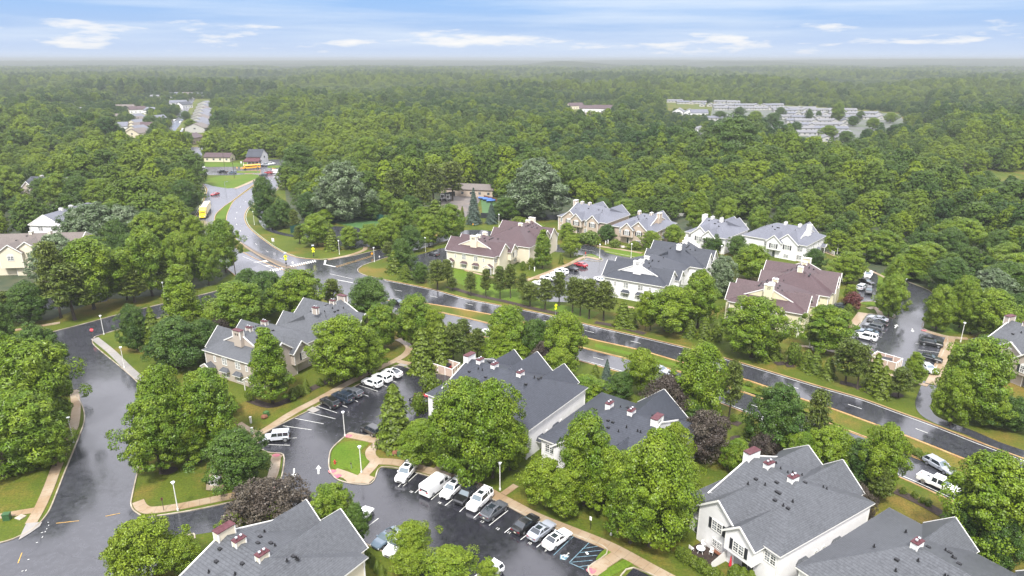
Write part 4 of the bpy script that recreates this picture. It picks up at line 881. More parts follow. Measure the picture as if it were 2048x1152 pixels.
block('stone-fronted blue-roofed apartment block among trees, far left', 'side_tan', 'roof_slate', None, R(-10), 20, 13, 6.5, 10, origin=cA, hip=0, gableend=True, mirror=True, seed=45, front=((15.5, 2.8, 1.2, 9.0),), chim=((4, 0), (9, 0), (14, 0)), capm='trim', wins=[('f', 15.5, 3.4, 1.9, 1.6, 0, 0, 1.65), ('f', 15.5, .6, 1.9, 1.6, 0, 0, 1.65), ('f', 18.8, 3.4, .9, 1.6, 0, 0, 0), ('f', 5, 3.4, 1.8, 1.6, 0, 0, 0), ('f', 10, 3.4, 1.8, 1.6, 0, 0, 0), ('e', 4, 3.4, 1.6, 1.6, 0, 0), ('e', 9, 3.4, 1.6, 1.6, 0, 0), ('e', 6.5, .8, 1.6, 1.6, 0, 0)])
# ------------------------------------------------------------------ detached and distant houses
def house(x, y, L, W, hw, hr, ang, side, roofm, label, cat='house', group=None, name='house', front=True, z=0):
    """simple gabled house, (x, y) is the photo pixel of its base centre; ridge along local x."""
    X_, Y_ = P(x, y); root = empty(name, X_, Y_, z, R(ang), label, cat, group)
    w = MB(); w.box(-L/2, L/2, -W/2, W/2, 0, hw)
    w.solid([(sx_*L/2, -W/2, hw) for sx_ in (-1, 1)]+[(sx_*L/2, W/2, hw) for sx_ in (-1, 1)]+[(-L/2, 0, hr-.15), (L/2, 0, hr-.15)], [(0, 2, 4), (1, 3, 5)]); w.build('wall', side, root)
    o = .4; s = (hr-hw)/(W/2); ze = hw-s*o
    r = MB()
    for sg in (-1, 1):
        r.solid([(-L/2-o, sg*(W/2+o), ze), (L/2+o, sg*(W/2+o), ze), (L/2+o, 0, hr), (-L/2-o, 0, hr), (-L/2-o, sg*(W/2+o), ze-.2), (L/2+o, sg*(W/2+o), ze-.2), (L/2+o, 0, hr-.2), (-L/2-o, 0, hr-.2)],
                [(0, 1, 2, 3), (7, 6, 5, 4), (0, 4, 5, 1), (1, 5, 6, 2), (3, 7, 4, 0)])
    r.build('roof', roofm, root)
    q = MB(); n = max(1, int(L/4))
    for i in range(n):
        for sg in (-1, 1):
            xx = -L/2+L*(i+.5)/n; q.box(xx-.6, xx+.6, sg*W/2-.04, sg*W/2+.04, 1.0, 2.2)
    for sg in (-1, 1): q.box(sg*L/2-.04, sg*L/2+.04, -1, 1, hw-1.6 if hw > 4 else 1.0, hw-.4 if hw > 4 else 2.1)
    q.build('window', 'pane', root)
    c_, s_ = math.cos(R(ang)), math.sin(R(ang))
    CLEAR.append([(X_+c_*p-s_*q_, Y_+s_*p+c_*q_) for p, q_ in ((-L/2-2, -W/2-2), (L/2+2, -W/2-2), (L/2+2, W/2+2), (-L/2-2, W/2+2))])
    return root
h = house(516, 326, 9, 13, 5.0, 8.8, 0, 'side_white', 'roof_slate', 'white cottage with dark roof and red porch by the far crossroad')
q = MB(); q.solid([(-5.2, -12, 2.6), (5.2, -12, 2.6), (4.2, -6.3, 4.4), (-4.2, -6.3, 4.4)], [(0, 1, 2, 3)]); q.box(-5, 5, -11.8, -6.5, 2.3, 2.6); 
for i in range(5): q.box(-4.9+i*2.4, -4.7+i*2.4, -11.7, -11.5, 0, 2.3, 1)
q.box(-5, 5, -11.9, -11.5, .0, .8, 1)
q.build('porch', ['cap', 'trim'], h)
house(440, 322, 17, 8, 3.2, 5.4, -3, 'side_cream', 'roof_maroon', 'low cream bungalow with faded red roof left of the cottage')
house(268, 300, 26, 14, 5, 8.5, 8, 'side_white', 'roof_light', 'wide grey-roofed building beside the suburban street')
house(325, 308, 20, 12, 6, 9, 80, 'side_cream', 'roof_light', 'cream gable-ended building half hidden by trees near the suburban street')
house(384, 286, 16, 11, 4.6, 7.6, 84, 'side_pinktan', 'roof_maroon', 'pink-walled house with maroon roof at the near end of the street')
house(18, 400, 22, 12, 3.5, 5.5, -5, 'side_cream', 'roof_tan', 'low tan-roofed garage block at the far left edge')
NTH = ['nearest', 'second', 'third', 'fourth', 'fifth', 'sixth', 'seventh', 'eighth', 'farthest']
for i in range(9):
    house(398+i*1.9, 264-i*6.3, 11, 20, 4.5, 8.2, 78, 'side_far', 'roof_light' if i % 3 else 'roof_tan', NTH[i]+' row house of the long pale terrace right of the suburban street', 'row house', 'terrace right of the suburban street')
for i in range(6):
    house(278-i*.8, 274-i*6.5, 13, 15, 4.2, 7.6, 70, 'side_cream', ('roof_tan', 'roof_light')[i % 2], NTH[i]+' cream gabled house of the terrace left of the suburban street', 'row house', 'terrace left of the suburban street')
DH = {}; NTX = ['', 'first', 'second', 'third', 'fourth', 'fifth', 'sixth']
for x, y, a, r_, sd, L_ in sorted(((252, 222, 10, 'roof_tan', 'side_cream', 22), (276, 226, 30, 'roof_maroon', 'side_white', 18), (306, 228, -20, 'roof_light', 'side_white', 16), (358, 212, 15, 'roof_light', 'side_white', 22), (369, 216, 70, 'roof_slate', 'side_white', 18), (354, 194, 5, 'roof_light', 'side_white', 26), (374, 194, -10, 'roof_tan', 'side_cream', 24), (399, 195, 0, 'roof_light', 'side_white', 30), (168, 228, 10, 'roof_far', 'side_white', 18), (195, 302, 60, 'roof_light', 'side_white', 14),
                          (1150, 218, 20, 'roof_maroon', 'side_cream', 20), (1186, 224, -8, 'roof_maroon', 'side_white', 34), (1210, 223, -8, 'roof_maroon', 'side_white', 30), (1184, 240, 10, 'roof_tan', 'side_cream', 22), (1208, 236, 80, 'roof_tan', 'side_cream', 14), (1262, 234, 70, 'roof_tan', 'side_cream', 24), (1299, 222, 10, 'roof_maroon', 'side_white', 20), (1357, 230, 70, 'roof_far', 'side_white', 18), (1378, 232, 75, 'roof_light', 'side_white', 18), (1396, 233, 0, 'roof_light', 'side_white', 20), (1316, 281, -10, 'roof_far', 'side_white', 12), (1394, 272, 60, 'roof_far', 'side_white', 16), (1396, 283, 60, 'roof_far', 'side_white', 16), (555, 286, 0, 'roof_maroon', 'side_pinktan', 12), (605, 235, 0, 'roof_far', 'side_white', 14), (240, 262, 20, 'roof_light', 'side_white', 15), (232, 243, -15, 'roof_tan', 'side_cream', 15), (318, 246, 60, 'roof_light', 'side_white', 13), (300, 262, 15, 'roof_maroon', 'side_cream', 13), (425, 230, 20, 'roof_light', 'side_white', 14), (335, 205, 5, 'roof_far', 'side_white', 16), (312, 200, -5, 'roof_far', 'side_cream', 15), (592, 218, 0, 'roof_far', 'side_cream', 12)), key=lambda q: q[0]):
    where = 'left of the suburban street' if x < 330 else 'beyond the suburban street' if x < 420 else 'in a gap of the middle woods' if x < 640 else 'among the distant middle woods'
    lb = 'distant %s house with %s roof %s' % (sd.split('_')[1].replace('pinktan', 'pink-tan'), {'roof_tan': 'taupe', 'roof_maroon': 'dull red', 'roof_light': 'blue-grey', 'roof_slate': 'slate', 'roof_far': 'pale'}[r_], where)
    DH[lb] = n_ = DH.get(lb, 0)+1; lb = 'small '+lb if n_ == 1 else NTX[n_]+' from left, small '+lb
    house(x, y, L_, 12, 4.8, 8.2, a, sd, r_, lb, 'house', 'distant houses '+where)
rr = random.Random(4)
rows = [(1440, 1470, 207, 9), (1330, 1362, 205, 16), (1368, 1400, 208, 16), (1405, 1440, 212, 16), (1436, 1560, 214, 15), (1440, 1620, 220, 16), (1560, 1700, 224, 17), (1575, 1760, 231, 18), (1580, 1790, 238, 18), (1588, 1700, 246, 20), (1600, 1700, 254, 21), (1606, 1690, 262, 22), (1610, 1690, 271, 24), (1625, 1680, 281, 26), (1860, 1900, 236, 20), (1538, 1548, 264, 20), (1425, 1470, 240, 20)]
kr = 0; NTX = ['', 'first', 'second', 'third', 'fourth', 'fifth', 'sixth', 'seventh', 'eighth', 'ninth', 'tenth', 'eleventh', 'twelfth', 'thirteenth', 'fourteenth', 'fifteenth', 'sixteenth', 'seventeenth']
for x0, x1, y, st in rows:
    x = x0; kr += 1; kx = 1
    while x <= x1:
        house(x+rr.uniform(-2, 2), y+rr.uniform(-.6, .6), rr.uniform(15, 20), 7.5, 3.0, 4.7, rr.choice((-8, -5, 0, 70, 75)), 'side_far', rr.choice(('roof_far', 'roof_far', 'roof_light')), '%s pale mobile home from the left in the %s row of the park' % (NTX[kx], NTX[kr]), 'mobile home', 'mobile homes in the park', 'mobile_home'); kx += 1
        x += st
CLEAR.append(G([(1420, 209), (1470, 207), (1560, 210), (1700, 219), (1800, 226), (1816, 250), (1740, 275), (1705, 300), (1650, 312), (1590, 306), (1560, 275), (1510, 254), (1415, 250)]))
CLEAR.append(G([(62, 398), (170, 394), (262, 400), (256, 432), (150, 446), (62, 434)]))
CLEAR.append(G([(-60, 480), (165, 480), (175, 525), (80, 560), (80, 650), (-120, 650)]))
CLEAR.append(G([(36, 368), (80, 370), (75, 398), (40, 396)]))
q = MB(); q.poly([(*p, .03) for p in G([(1425, 212), (1470, 208), (1560, 211), (1700, 221), (1800, 229), (1812, 250), (1738, 272), (1700, 298), (1650, 308), (1595, 303), (1564, 274), (1512, 250), (1420, 244)])]); struct('park_ground', q, 'park_ground')
CLEAR.append(G([(1525, 258), (1562, 258), (1562, 292), (1525, 292)])); CLEAR.append(G([(1140, 218), (1225, 220), (1225, 262), (1140, 262)])); CLEAR.append(G([(1330, 205), (1440, 207), (1450, 228), (1330, 224)]))
CLEAR.append(G([(1382, 268), (1408, 268), (1414, 335), (1382, 335)]))
# ------------------------------------------------------------------ trees
def leaf_quads(cen, nor, size, rng, aspect=1.0, droop=0.0):
    n = len(cen); nor = nor/np.linalg.norm(nor, axis=1, keepdims=True)
    a = rng.normal(size=(n, 3)); t = np.cross(nor, a); t /= np.linalg.norm(t, axis=1, keepdims=True); b = np.cross(nor, t)
    sz = (size*rng.uniform(.65, 1.25, n))[:, None]
    t = t*sz*.5*aspect; b = b*sz*.5/aspect
    fold = nor*sz*.12
    V = np.stack([cen-t-b*.6-fold, cen+t*.2-b, cen+t+b*.6-fold, cen-t*.2+b], 1)
    return V.reshape(-1, 3)
def quads_mesh(name, V, mats, extra=None):
    """V: 4 vertices per leaf, mats list; extra = MB with trunk (material index 1)."""
    n = len(V)//4; me = bpy.data.meshes.new(name); ev = extra.v if extra else []; ef = extra.f if extra else []
    nv = len(V)+len(ev); me.vertices.add(nv)
    co = np.vstack([V, np.array(ev).reshape(-1, 3)]) if ev else V
    me.vertices.foreach_set('co', co.astype(np.float32).ravel())
    lens = [len(f) for f in ef]; nl = 4*n+sum(lens); me.loops.add(nl)
    li = np.arange(4*n, dtype=np.int32); el = np.array([4*n+i for f in ef for i in f], dtype=np.int32)
    me.loops.foreach_set('vertex_index', np.concatenate([li, el]) if len(el) else li)
    me.polygons.add(n+len(ef)); st = np.concatenate([np.arange(n)*4, 4*n+np.cumsum([0]+lens[:-1])] if lens else [np.arange(n)*4]).astype(np.int32)
    me.polygons.foreach_set('loop_start', st)
    me.polygons.foreach_set('loop_total', np.array([4]*n+lens, dtype=np.int32))
    me.polygons.foreach_set('material_index', np.array([0]*n+[1]*len(ef), dtype=np.int32))
    for m in mats: me.materials.append(M[m])
    me.update(calc_edges=True); return me
def sph(rng, n):
    v = rng.normal(size=(n, 3)); return v/np.linalg.norm(v, axis=1, keepdims=True)
def crown_round(rng, Rx, z0, z1, nl, per, lr, size, top=.5, inner=.25, aspect=1.0, spread=.5, flat=1.0, sparse=0.0):
    cs = []; ns = []; H = z1-z0
    wa = .17; p1, p2 = rng.uniform(0, 6.28, 2); _u = 0
    for i in range(nl):
        t = ((i+.5)/nl)**.9; z = z0+H*t; a = i*2.39996+rng.uniform(-.4, .4)
        pr = (math.sin(math.pi*min(1, max(0.0, t*.86+.12))))**.62 if top == .5 else ((1-t)**.55*(.55+.45*min(1, t*6+.3)))
        wob = 1+wa*math.sin(a*2+p1+t*3)+wa*.7*math.sin(a*3-p2+t*7); r = Rx*pr*rng.uniform(.42, .88)*wob; q = lr*rng.uniform(.6, 1.45)*(.75+.35*pr)
        if rng.uniform() < .10: r *= 1.18; z += .03*H
        c = np.array([math.cos(a)*r, math.sin(a)*r, z+rng.uniform(-.03, .03)*H])
        d = sph(rng, per); out = c*np.array([1, 1, 0])/(Rx+1e-6)+np.array([0, 0, (t-.35)*.9])
        keep = (d@out) > rng.uniform(-.75, .25, per); d = d[keep]
        rad = q*rng.uniform(.72, 1.08, len(d))[:, None]
        cs.append(c+d*rad*np.array([1, 1, .78*flat])); ns.append(d*.8+out*.5+np.array([0, 0, .45])+rng.normal(size=d.shape)*spread)
    m = int(nl*per*inner)
    d = sph(rng, m); rr_ = rng.uniform(.2, .72, m)[:, None]; zz_ = (z0+z1)/2
    c = d*rr_*np.array([Rx, Rx, H/2])+np.array([0, 0, zz_]); cs.append(c); ns.append(d+rng.normal(size=d.shape)*.6)
    cs = np.vstack(cs); ns = np.vstack(ns); cs[:, 2] = np.maximum(cs[:, 2], z0*.75)
    return leaf_quads(cs, ns, size, rng, aspect)
def crown_cone(rng, Rx, z0, z1, n, size, tiers=14, aspect=1.4, bulge=.9, shag=.25):
    t = rng.uniform(0, 1, n)**1.25; z = z0+(z1-z0)*t; a = rng.uniform(0, 2*math.pi, n)
    ph = (t*tiers) % 1.0; prof = (1-t)**bulge*(1-.35*ph)
    lob = 1+shag*np.sin(a*5+np.floor(t*tiers)*1.7)*.6+rng.normal(size=n)*shag*.25
    r = Rx*prof*lob*rng.uniform(.72, 1.0, n)+.06
    c = np.stack([np.cos(a)*r, np.sin(a)*r, z-ph*.25*(z1-z0)/tiers], 1)
    nn = np.stack([np.cos(a), np.sin(a), np.full(n, .75)], 1)+rng.normal(size=(n, 3))*.4
    return leaf_quads(c, nn, size, rng, aspect)
def crown_pine(rng, Rx, z0, z1, nb, per, size):
    cs = []; ns = []
    for i in range(nb):
        t = (i+.5)/nb; z = z0+(z1-z0)*t; a = i*2.399+rng.uniform(-.5, .5); r = Rx*((1-t)**.55)*rng.uniform(.5, 1.0)*(.6+.4*min(1, t*4)); q = Rx*.30*rng.uniform(.7, 1.25)
        c = np.array([math.cos(a)*r*.75, math.sin(a)*r*.75, z+r*.12]); d = sph(rng, per); cs.append(c+d*q*rng.uniform(.5, 1.05, per)[:, None]*np.array([1.15, 1.15, .42])); ns.append(d*.5+np.array([0, 0, .8])+rng.normal(size=d.shape)*.7)
    return leaf_quads(np.vstack(cs), np.vstack(ns), size, rng, 1.9)
def trunk_mb(H, r, z1, Rx, rng, nlimb=6, mi=0):
    mb = MB(); x = y = 0; pts = [(0, 0, 0)]
    for k in range(1, 5): pts.append((rng.uniform(-.15, .15)*k*.4, rng.uniform(-.15, .15)*k*.4, z1*k/4))
    for k in range(4): mb.beam(pts[k], pts[k+1], r*2*(1-k*.2), None, mi, 7, r*2*(1-(k+1)*.2))
    mb.beam((0, 0, -.15), (0, 0, .35), r*3.0, None, mi, 7, r*1.9)
    for k in range(nlimb):
        a = k*2.4+rng.uniform(-.3, .3); z = z1*(.32+.55*k/nlimb); q = Rx*rng.uniform(.5, .75)
        b = (math.cos(a)*q*.5, math.sin(a)*q*.5, z+q*.5); c = (math.cos(a)*q, math.sin(a)*q, z+q*.85)
        mb.beam((pts[2][0]*z/z1, pts[2][1]*z/z1, z), b, r*.9, None, mi, 5, r*.6); mb.beam(b, c, r*.6, None, mi, 5, r*.25)
    return mb
PROTO = {}      # kind -> list of (crown mesh, trunk mesh), nominal size H=10, W=8 etc
NOM = {'maple': (11, 8.5), 'oak': (11, 9), 'locust': (8, 8), 'pine': (9, 6), 'spruce': (14, 6.5), 'arb': (8, 4), 'silver': (16, 14), 'plum': (7, 8), 'redtree': (5, 5), 'shrub': (2.2, 3), 'tall': (13, 7), 'fan': (9, 8)}
DESC = {'maple': 'bright green maple', 'oak': 'dark green leafy tree', 'locust': 'yellow-green feathery tree', 'pine': 'dark open-branched pine', 'spruce': 'blue-green spruce', 'arb': 'cone-shaped evergreen',
        'silver': 'large silvery green tree', 'plum': 'dark purple-brown tree', 'redtree': 'small red-leaved tree', 'shrub': 'rounded green shrub', 'tall': 'tall upright bright green tree', 'fan': 'bushy long-leaved green tree'}
NAME = {'maple': 'maple_tree', 'oak': 'oak_tree', 'locust': 'locust_tree', 'pine': 'pine_tree', 'spruce': 'spruce_tree', 'arb': 'arborvitae', 'silver': 'silver_maple_tree', 'plum': 'plum_tree', 'redtree': 'red_maple_tree', 'shrub': 'shrub', 'tall': 'tall_maple_tree', 'fan': 'hornbeam_tree'}
def make_protos():
    for kind, leaf, nvar in (('maple', 'leaf', 4), ('oak', 'leaf_dark', 3), ('locust', 'leaf_yellow', 2), ('pine', 'leaf_pine', 3), ('spruce', 'leaf_spruce', 1), ('arb', 'leaf_arb', 2), ('silver', 'leaf_silver', 2), ('plum', 'leaf_plum', 2), ('redtree', 'leaf_red', 1), ('shrub', 'leaf_arb', 2), ('tall', 'leaf', 3), ('fan', 'leaf', 2)):
        H, W = NOM[kind]; lst = []
        for v in range(nvar):
            rng = np.random.default_rng(hash_(kind)+v*7); rx = W/2
            if kind == 'maple': V = crown_round(rng, rx, H*.15, H, 140, 300, W*.09, .195); tr = trunk_mb(H, .20, H*.6, rx, rng)
            elif kind == 'tall': V = crown_round(rng, rx, H*.12, H, 140, 300, W*.098, .20, top=.3); tr = trunk_mb(H, .20, H*.7, rx, rng)
            elif kind == 'oak': V = crown_round(rng, rx, H*.12, H*.97, 140, 290, W*.088, .195); tr = trunk_mb(H, .24, H*.55, rx, rng)
            elif kind == 'fan': V = crown_round(rng, rx, H*.05, H, 160, 220, W*.085, .21, aspect=1.9, spread=.4); tr = trunk_mb(H, .2, H*.5, rx, rng)
            elif kind == 'locust': V = crown_round(rng, rx, H*.22, H, 90, 260, W*.09, .18, aspect=1.4, spread=.7, flat=.7); tr = trunk_mb(H, .14, H*.55, rx, rng, 7)
            elif kind == 'silver': V = crown_round(rng, rx, H*.10, H, 170, 185, W*.078, .38, aspect=1.5); tr = trunk_mb(H, .35, H*.6, rx, rng, 8)
            elif kind == 'plum': V = crown_round(rng, rx, H*.15, H, 80, 260, W*.10, .19, spread=.9); tr = trunk_mb(H, .15, H*.5, rx, rng, 7)
            elif kind == 'redtree': V = crown_round(rng, rx, H*.2, H, 34, 110, W*.13, .25); tr = trunk_mb(H, .1, H*.5, rx, rng)
            elif kind == 'pine': V = crown_pine(rng, rx, H*.30, H, 40, 120, .27); tr = trunk_mb(H, .16, H*.92, rx, rng, 9)
            elif kind == 'spruce': V = crown_cone(rng, rx, H*.03, H, 9000, .34, 17, 1.7, .9, .3); tr = trunk_mb(H, .2, H*.9, .5, rng, 0)
            elif kind == 'arb': V = crown_cone(rng, rx, H*.02, H, 6000, .28, 9, 1.3, .62, .35); tr = trunk_mb(H, .12, H*.8, .4, rng, 0)
            elif kind == 'shrub': V = crown_round(rng, rx, .1, H, 26, 110, W*.17, .20); tr = trunk_mb(H, .06, H*.5, rx*.5, rng, 3)
            lst.append((quads_mesh('crown', V, [leaf]), tr.mesh('trunk', 'bark')))
        PROTO[kind] = lst
def hash_(s_):
    h_ = 7
    for ch in s_: h_ = (h_*31+ord(ch)) % 100003
    return h_
make_protos()
TREES = []     # (X, Y, kind, W, H, zone, px)
def T_(zone, lst):
    for it in lst:
        x, yt, yb, w, kind = it
        X_, Y_ = P(x, yb); 
        # height so that the top lands at yt
        lo, hi = .5, 40
        for _ in range(30):
            m = (lo+hi)/2
            if proj(X_, Y_, m)[1] > yt: lo = m
            else: hi = m
        h = m; wm = w/FPX*depth(X_, Y_, h*.5)
        TREES.append([X_, Y_, kind, wm, h, zone, x])
T_('on the lawn left of the side road', [(95, 655, 790, 120, 'oak'), (22, 672, 800, 110, 'fan'), (84, 690, 872, 165, 'fan'), (60, 793, 932, 175, 'fan'), (112, 850, 932, 75, 'maple'), (8, 845, 950, 80, 'plum'), (5, 600, 700, 70, 'oak'), (20, 885, 940, 70, 'oak')])
T_('on the front left corner lawn', [(340, 738, 910, 110, 'maple'), (322, 800, 946, 125, 'maple'), (430, 745, 905, 125, 'maple'), (480, 866, 970, 130, 'oak'), (385, 850, 925, 90, 'maple')])
T_('at the entrance of the front lot', [(540, 968, 1058, 158, 'plum'), (668, 975, 1062, 88, 'maple'), (715, 1010, 1082, 55, 'oak'), (470, 1030, 1080, 60, 'locust'), (555, 1010, 1070, 60, 'locust')])
T_('around the front left tan townhouses', [(275, 612, 700, 62, 'oak'), (313, 612, 700, 42, 'arb'), (355, 640, 735, 120, 'oak'), (372, 535, 665, 92, 'tall'), (412, 640, 720, 70, 'oak'), (482, 568, 668, 125, 'maple'), (445, 640, 685, 45, 'plum'), (546, 660, 806, 98, 'tall'), (688, 640, 764, 130, 'maple'), (738, 668, 748, 80, 'maple'), (604, 545, 640, 100, 'maple'), (540, 545, 628, 90, 'oak'), (668, 560, 622, 55, 'pine'), (742, 556, 632, 92, 'oak'), (764, 612, 700, 75, 'maple'), (500, 540, 612, 70, 'oak'), (402, 745, 800, 60, 'locust'), (455, 790, 830, 55, 'locust')])
T_('on the near side of the highway', [(845, 655, 742, 60, 'arb'), (882, 640, 732, 52, 'arb'), (907, 652, 728, 66, 'pine'), (832, 596, 690, 88, 'maple'), (928, 640, 715, 50, 'pine'), (955, 660, 720, 50, 'pine'), (870, 620, 700, 60, 'locust'), (1015, 616, 722, 98, 'maple'), (1012, 675, 735, 100, 'maple'), (1070, 640, 725, 70, 'oak'), (1128, 626, 742, 92, 'maple'), (1118, 700, 770, 80, 'locust'), (1085, 690, 750, 60, 'plum'), (1212, 718, 775, 32, 'spruce'), (1190, 728, 762, 24, 'arb'), (1280, 702, 790, 82, 'locust'), (1170, 755, 805, 90, 'maple'), (1240, 745, 800, 60, 'oak'), (1330, 758, 860, 95, 'plum'),
    (1392, 692, 852, 115, 'maple'), (1458, 725, 835, 62, 'pine'), (1405, 832, 915, 108, 'plum'), (1375, 800, 870, 60, 'oak'), (1495, 838, 892, 38, 'arb'), (1548, 770, 905, 118, 'oak'), (1625, 784, 905, 72, 'pine'), (1596, 868, 945, 75, 'maple'), (1652, 858, 950, 95, 'maple'), (1716, 884, 965, 92, 'oak'), (1758, 852, 985, 92, 'maple'), (1755, 940, 1005, 62, 'pine'), (1712, 975, 1042, 62, 'plum'), (1690, 950, 1010, 60, 'oak'), (1470, 880, 945, 60, 'maple'), (1530, 870, 920, 60, 'plum'), (1000, 650, 735, 60, 'locust')])
T_('at the bottom right edge', [(1958, 918, 1110, 175, 'maple'), (2030, 945, 1110, 110, 'oak'), (1915, 985, 1105, 75, 'oak'), (1990, 1030, 1140, 90, 'oak')])
T_('in front of the white townhouses', [(792, 766, 888, 82, 'arb'), (932, 766, 962, 150, 'maple'), (985, 768, 955, 130, 'maple'), (905, 800, 948, 110, 'maple'), (845, 845, 925, 95, 'maple'), (1168, 838, 1010, 118, 'maple'), (1215, 900, 1030, 100, 'maple'), (1090, 925, 1012, 108, 'locust'), (1130, 945, 1035, 90, 'locust'), (1300, 872, 1092, 160, 'maple'), (1330, 900, 1070, 130, 'maple'), (1260, 940, 1085, 120, 'maple'), (1365, 925, 1010, 80, 'locust'), (1345, 850, 960, 80, 'locust'), (1020, 840, 940, 80, 'maple'), (862, 752, 795, 42, 'shrub'), (838, 790, 828, 32, 'shrub')])
T_('at the bottom edge of the photo', [(826, 1050, 1122, 92, 'locust'), (300, 1046, 1160, 145, 'locust'), (370, 1080, 1150, 90, 'locust'), (255, 1075, 1170, 70, 'locust'), (900, 1105, 1165, 120, 'locust'), (820, 1100, 1150, 80, 'locust'), (1690, 1128, 1190, 55, 'locust'), (975, 1125, 1165, 50, 'locust')])
T_('along the verge beyond the highway', [(875, 522, 580, 56, 'pine'), (905, 555, 582, 30, 'pine'), (895, 520, 572, 40, 'pine'), (942, 545, 592, 34, 'pine'), (972, 540, 594, 34, 'pine'), (1000, 534, 598, 40, 'pine'), (1021, 530, 596, 38, 'pine'), (1060, 566, 612, 52, 'pine'), (1090, 560, 618, 50, 'pine'), (1045, 548, 600, 36, 'pine'), (1118, 545, 612, 48, 'pine'), (1145, 556, 625, 48, 'pine'), (1160, 560, 632, 46, 'pine'), (1178, 560, 638, 60, 'pine'), (1207, 565, 642, 62, 'pine'), (1245, 600, 652, 40, 'arb'), (1262, 615, 655, 30, 'arb'), (1290, 585, 662, 50, 'locust'), (1342, 576, 664, 108, 'maple'), (1395, 545, 655, 82, 'maple'), (1300, 610, 660, 40, 'pine'), (1440, 515, 595, 58, 'silver'), (1500, 492, 560, 80, 'maple'), (1380, 638, 674, 30, 'arb'), (1407, 634, 678, 30, 'arb'), (1433, 650, 682, 28, 'shrub'), (1502, 600, 714, 126, 'maple'), (1546, 678, 716, 36, 'arb'), (1525, 690, 722, 30, 'arb'), (1464, 650, 700, 40, 'pine'), (1648, 616, 704, 108, 'maple'), (1612, 698, 738, 34, 'arb'), (1628, 702, 746, 36, 'arb'), (1655, 714, 756, 34, 'arb'), (1585, 690, 728, 34, 'shrub'), (1690, 682, 768, 84, 'pine'), (1714, 692, 778, 62, 'pine'), (1745, 705, 782, 42, 'arb'), (1762, 730, 795, 36, 'arb'), (1796, 738, 796, 62, 'pine'), (1822, 706, 770, 48, 'tall'), (1934, 683, 838, 138, 'maple'), (1900, 740, 850, 80, 'maple'), (1990, 790, 852, 92, 'oak'), (2030, 800, 862, 64, 'oak'), (1965, 770, 850, 80, 'maple')])
T_('around the right parking lot', [(1693, 507, 566, 68, 'maple'), (1698, 570, 608, 34, 'locust'), (1703, 585, 622, 38, 'redtree'), (1776, 552, 634, 64, 'maple'), (1784, 514, 598, 48, 'maple'), (1871, 575, 662, 62, 'maple'), (1918, 555, 655, 62, 'maple'), (1975, 582, 676, 102, 'maple'), (1940, 585, 668, 60, 'maple'), (2030, 590, 655, 60, 'oak'), (1696, 610, 628, 18, 'shrub')])
T_('among the upper townhouses', [(1085, 461, 537, 46, 'tall'), (1141, 470, 514, 46, 'locust'), (1213, 450, 482, 44, 'oak'), (1300, 463, 498, 42, 'locust'), (1133, 447, 480, 34, 'maple'), (1425, 470, 505, 46, 'oak'), (1395, 383, 462, 56, 'tall'), (1450, 396, 458, 50, 'maple'), (1514, 416, 468, 46, 'maple'), (1590, 416, 462, 44, 'maple'), (1472, 472, 512, 44, 'oak'), (1627, 498, 538, 46, 'oak'), (1248, 400, 440, 52, 'maple'), (1345, 450, 490, 40, 'maple'), (1077, 448, 480, 36, 'maple'), (1040, 436, 456, 46, 'shrub'), (1180, 465, 488, 42, 'shrub'), (1205, 395, 440, 40, 'oak')])
T_('around the side street', [(635, 430, 492, 68, 'maple'), (600, 452, 488, 32, 'pine'), (700, 454, 497, 44, 'maple'), (665, 456, 500, 34, 'arb'), (742, 450, 492, 44, 'maple'), (774, 438, 502, 56, 'maple'), (806, 404, 480, 56, 'maple'), (858, 432, 492, 54, 'maple'), (822, 452, 504, 50, 'oak'), (902, 412, 484, 58, 'maple'), (805, 478, 542, 54, 'oak'), (778, 484, 524, 34, 'pine'), (790, 500, 545, 38, 'arb'), (812, 528, 560, 34, 'arb'), (842, 525, 566, 36, 'oak'), (872, 398, 450, 55, 'arb'), (948, 375, 448, 34, 'spruce'), (983, 404, 447, 27, 'spruce'), (925, 412, 440, 11, 'arb'), (534, 355, 446, 56, 'oak'), (545, 415, 460, 40, 'oak'), (590, 420, 462, 30, 'pine'), (568, 400, 455, 50, 'oak'), (622, 385, 442, 60, 'oak'), (742, 392, 440, 50, 'oak'), (772, 384, 432, 52, 'maple'), (822, 392, 436, 52, 'oak'), (848, 362, 428, 50, 'pine'), (846, 415, 452, 42, 'maple'), (720, 400, 436, 40, 'maple'), (650, 420, 450, 40, 'maple'), (1008, 392, 432, 40, 'oak'), (758, 460, 495, 40, 'maple')])
T_('in the left thicket', [(122, 487, 635, 84, 'pine'), (62, 566, 645, 90, 'oak'), (188, 482, 618, 130, 'maple'), (150, 530, 640, 110, 'pine'), (305, 457, 592, 98, 'maple'), (255, 500, 600, 80, 'maple'), (270, 540, 605, 90, 'pine'), (418, 478, 570, 60, 'maple'), (452, 442, 545, 76, 'maple'), (365, 470, 580, 70, 'maple'), (345, 520, 590, 70, 'pine'), (165, 418, 492, 76, 'oak'), (225, 408, 472, 50, 'oak'), (395, 435, 520, 60, 'maple'), (18, 585, 645, 60, 'pine'), (290, 360, 440, 80, 'maple'), (350, 395, 470, 70, 'maple'), (375, 360, 430, 60, 'oak'), (310, 420, 500, 80, 'oak'), (240, 440, 520, 60, 'oak'), (88, 357, 410, 46, 'oak'), (122, 350, 416, 62, 'maple'), (165, 352, 418, 60, 'oak'), (18, 333, 398, 62, 'maple'), (6, 372, 422, 50, 'oak'), (205, 360, 420, 60, 'maple'), (44, 392, 428, 50, 'oak')])
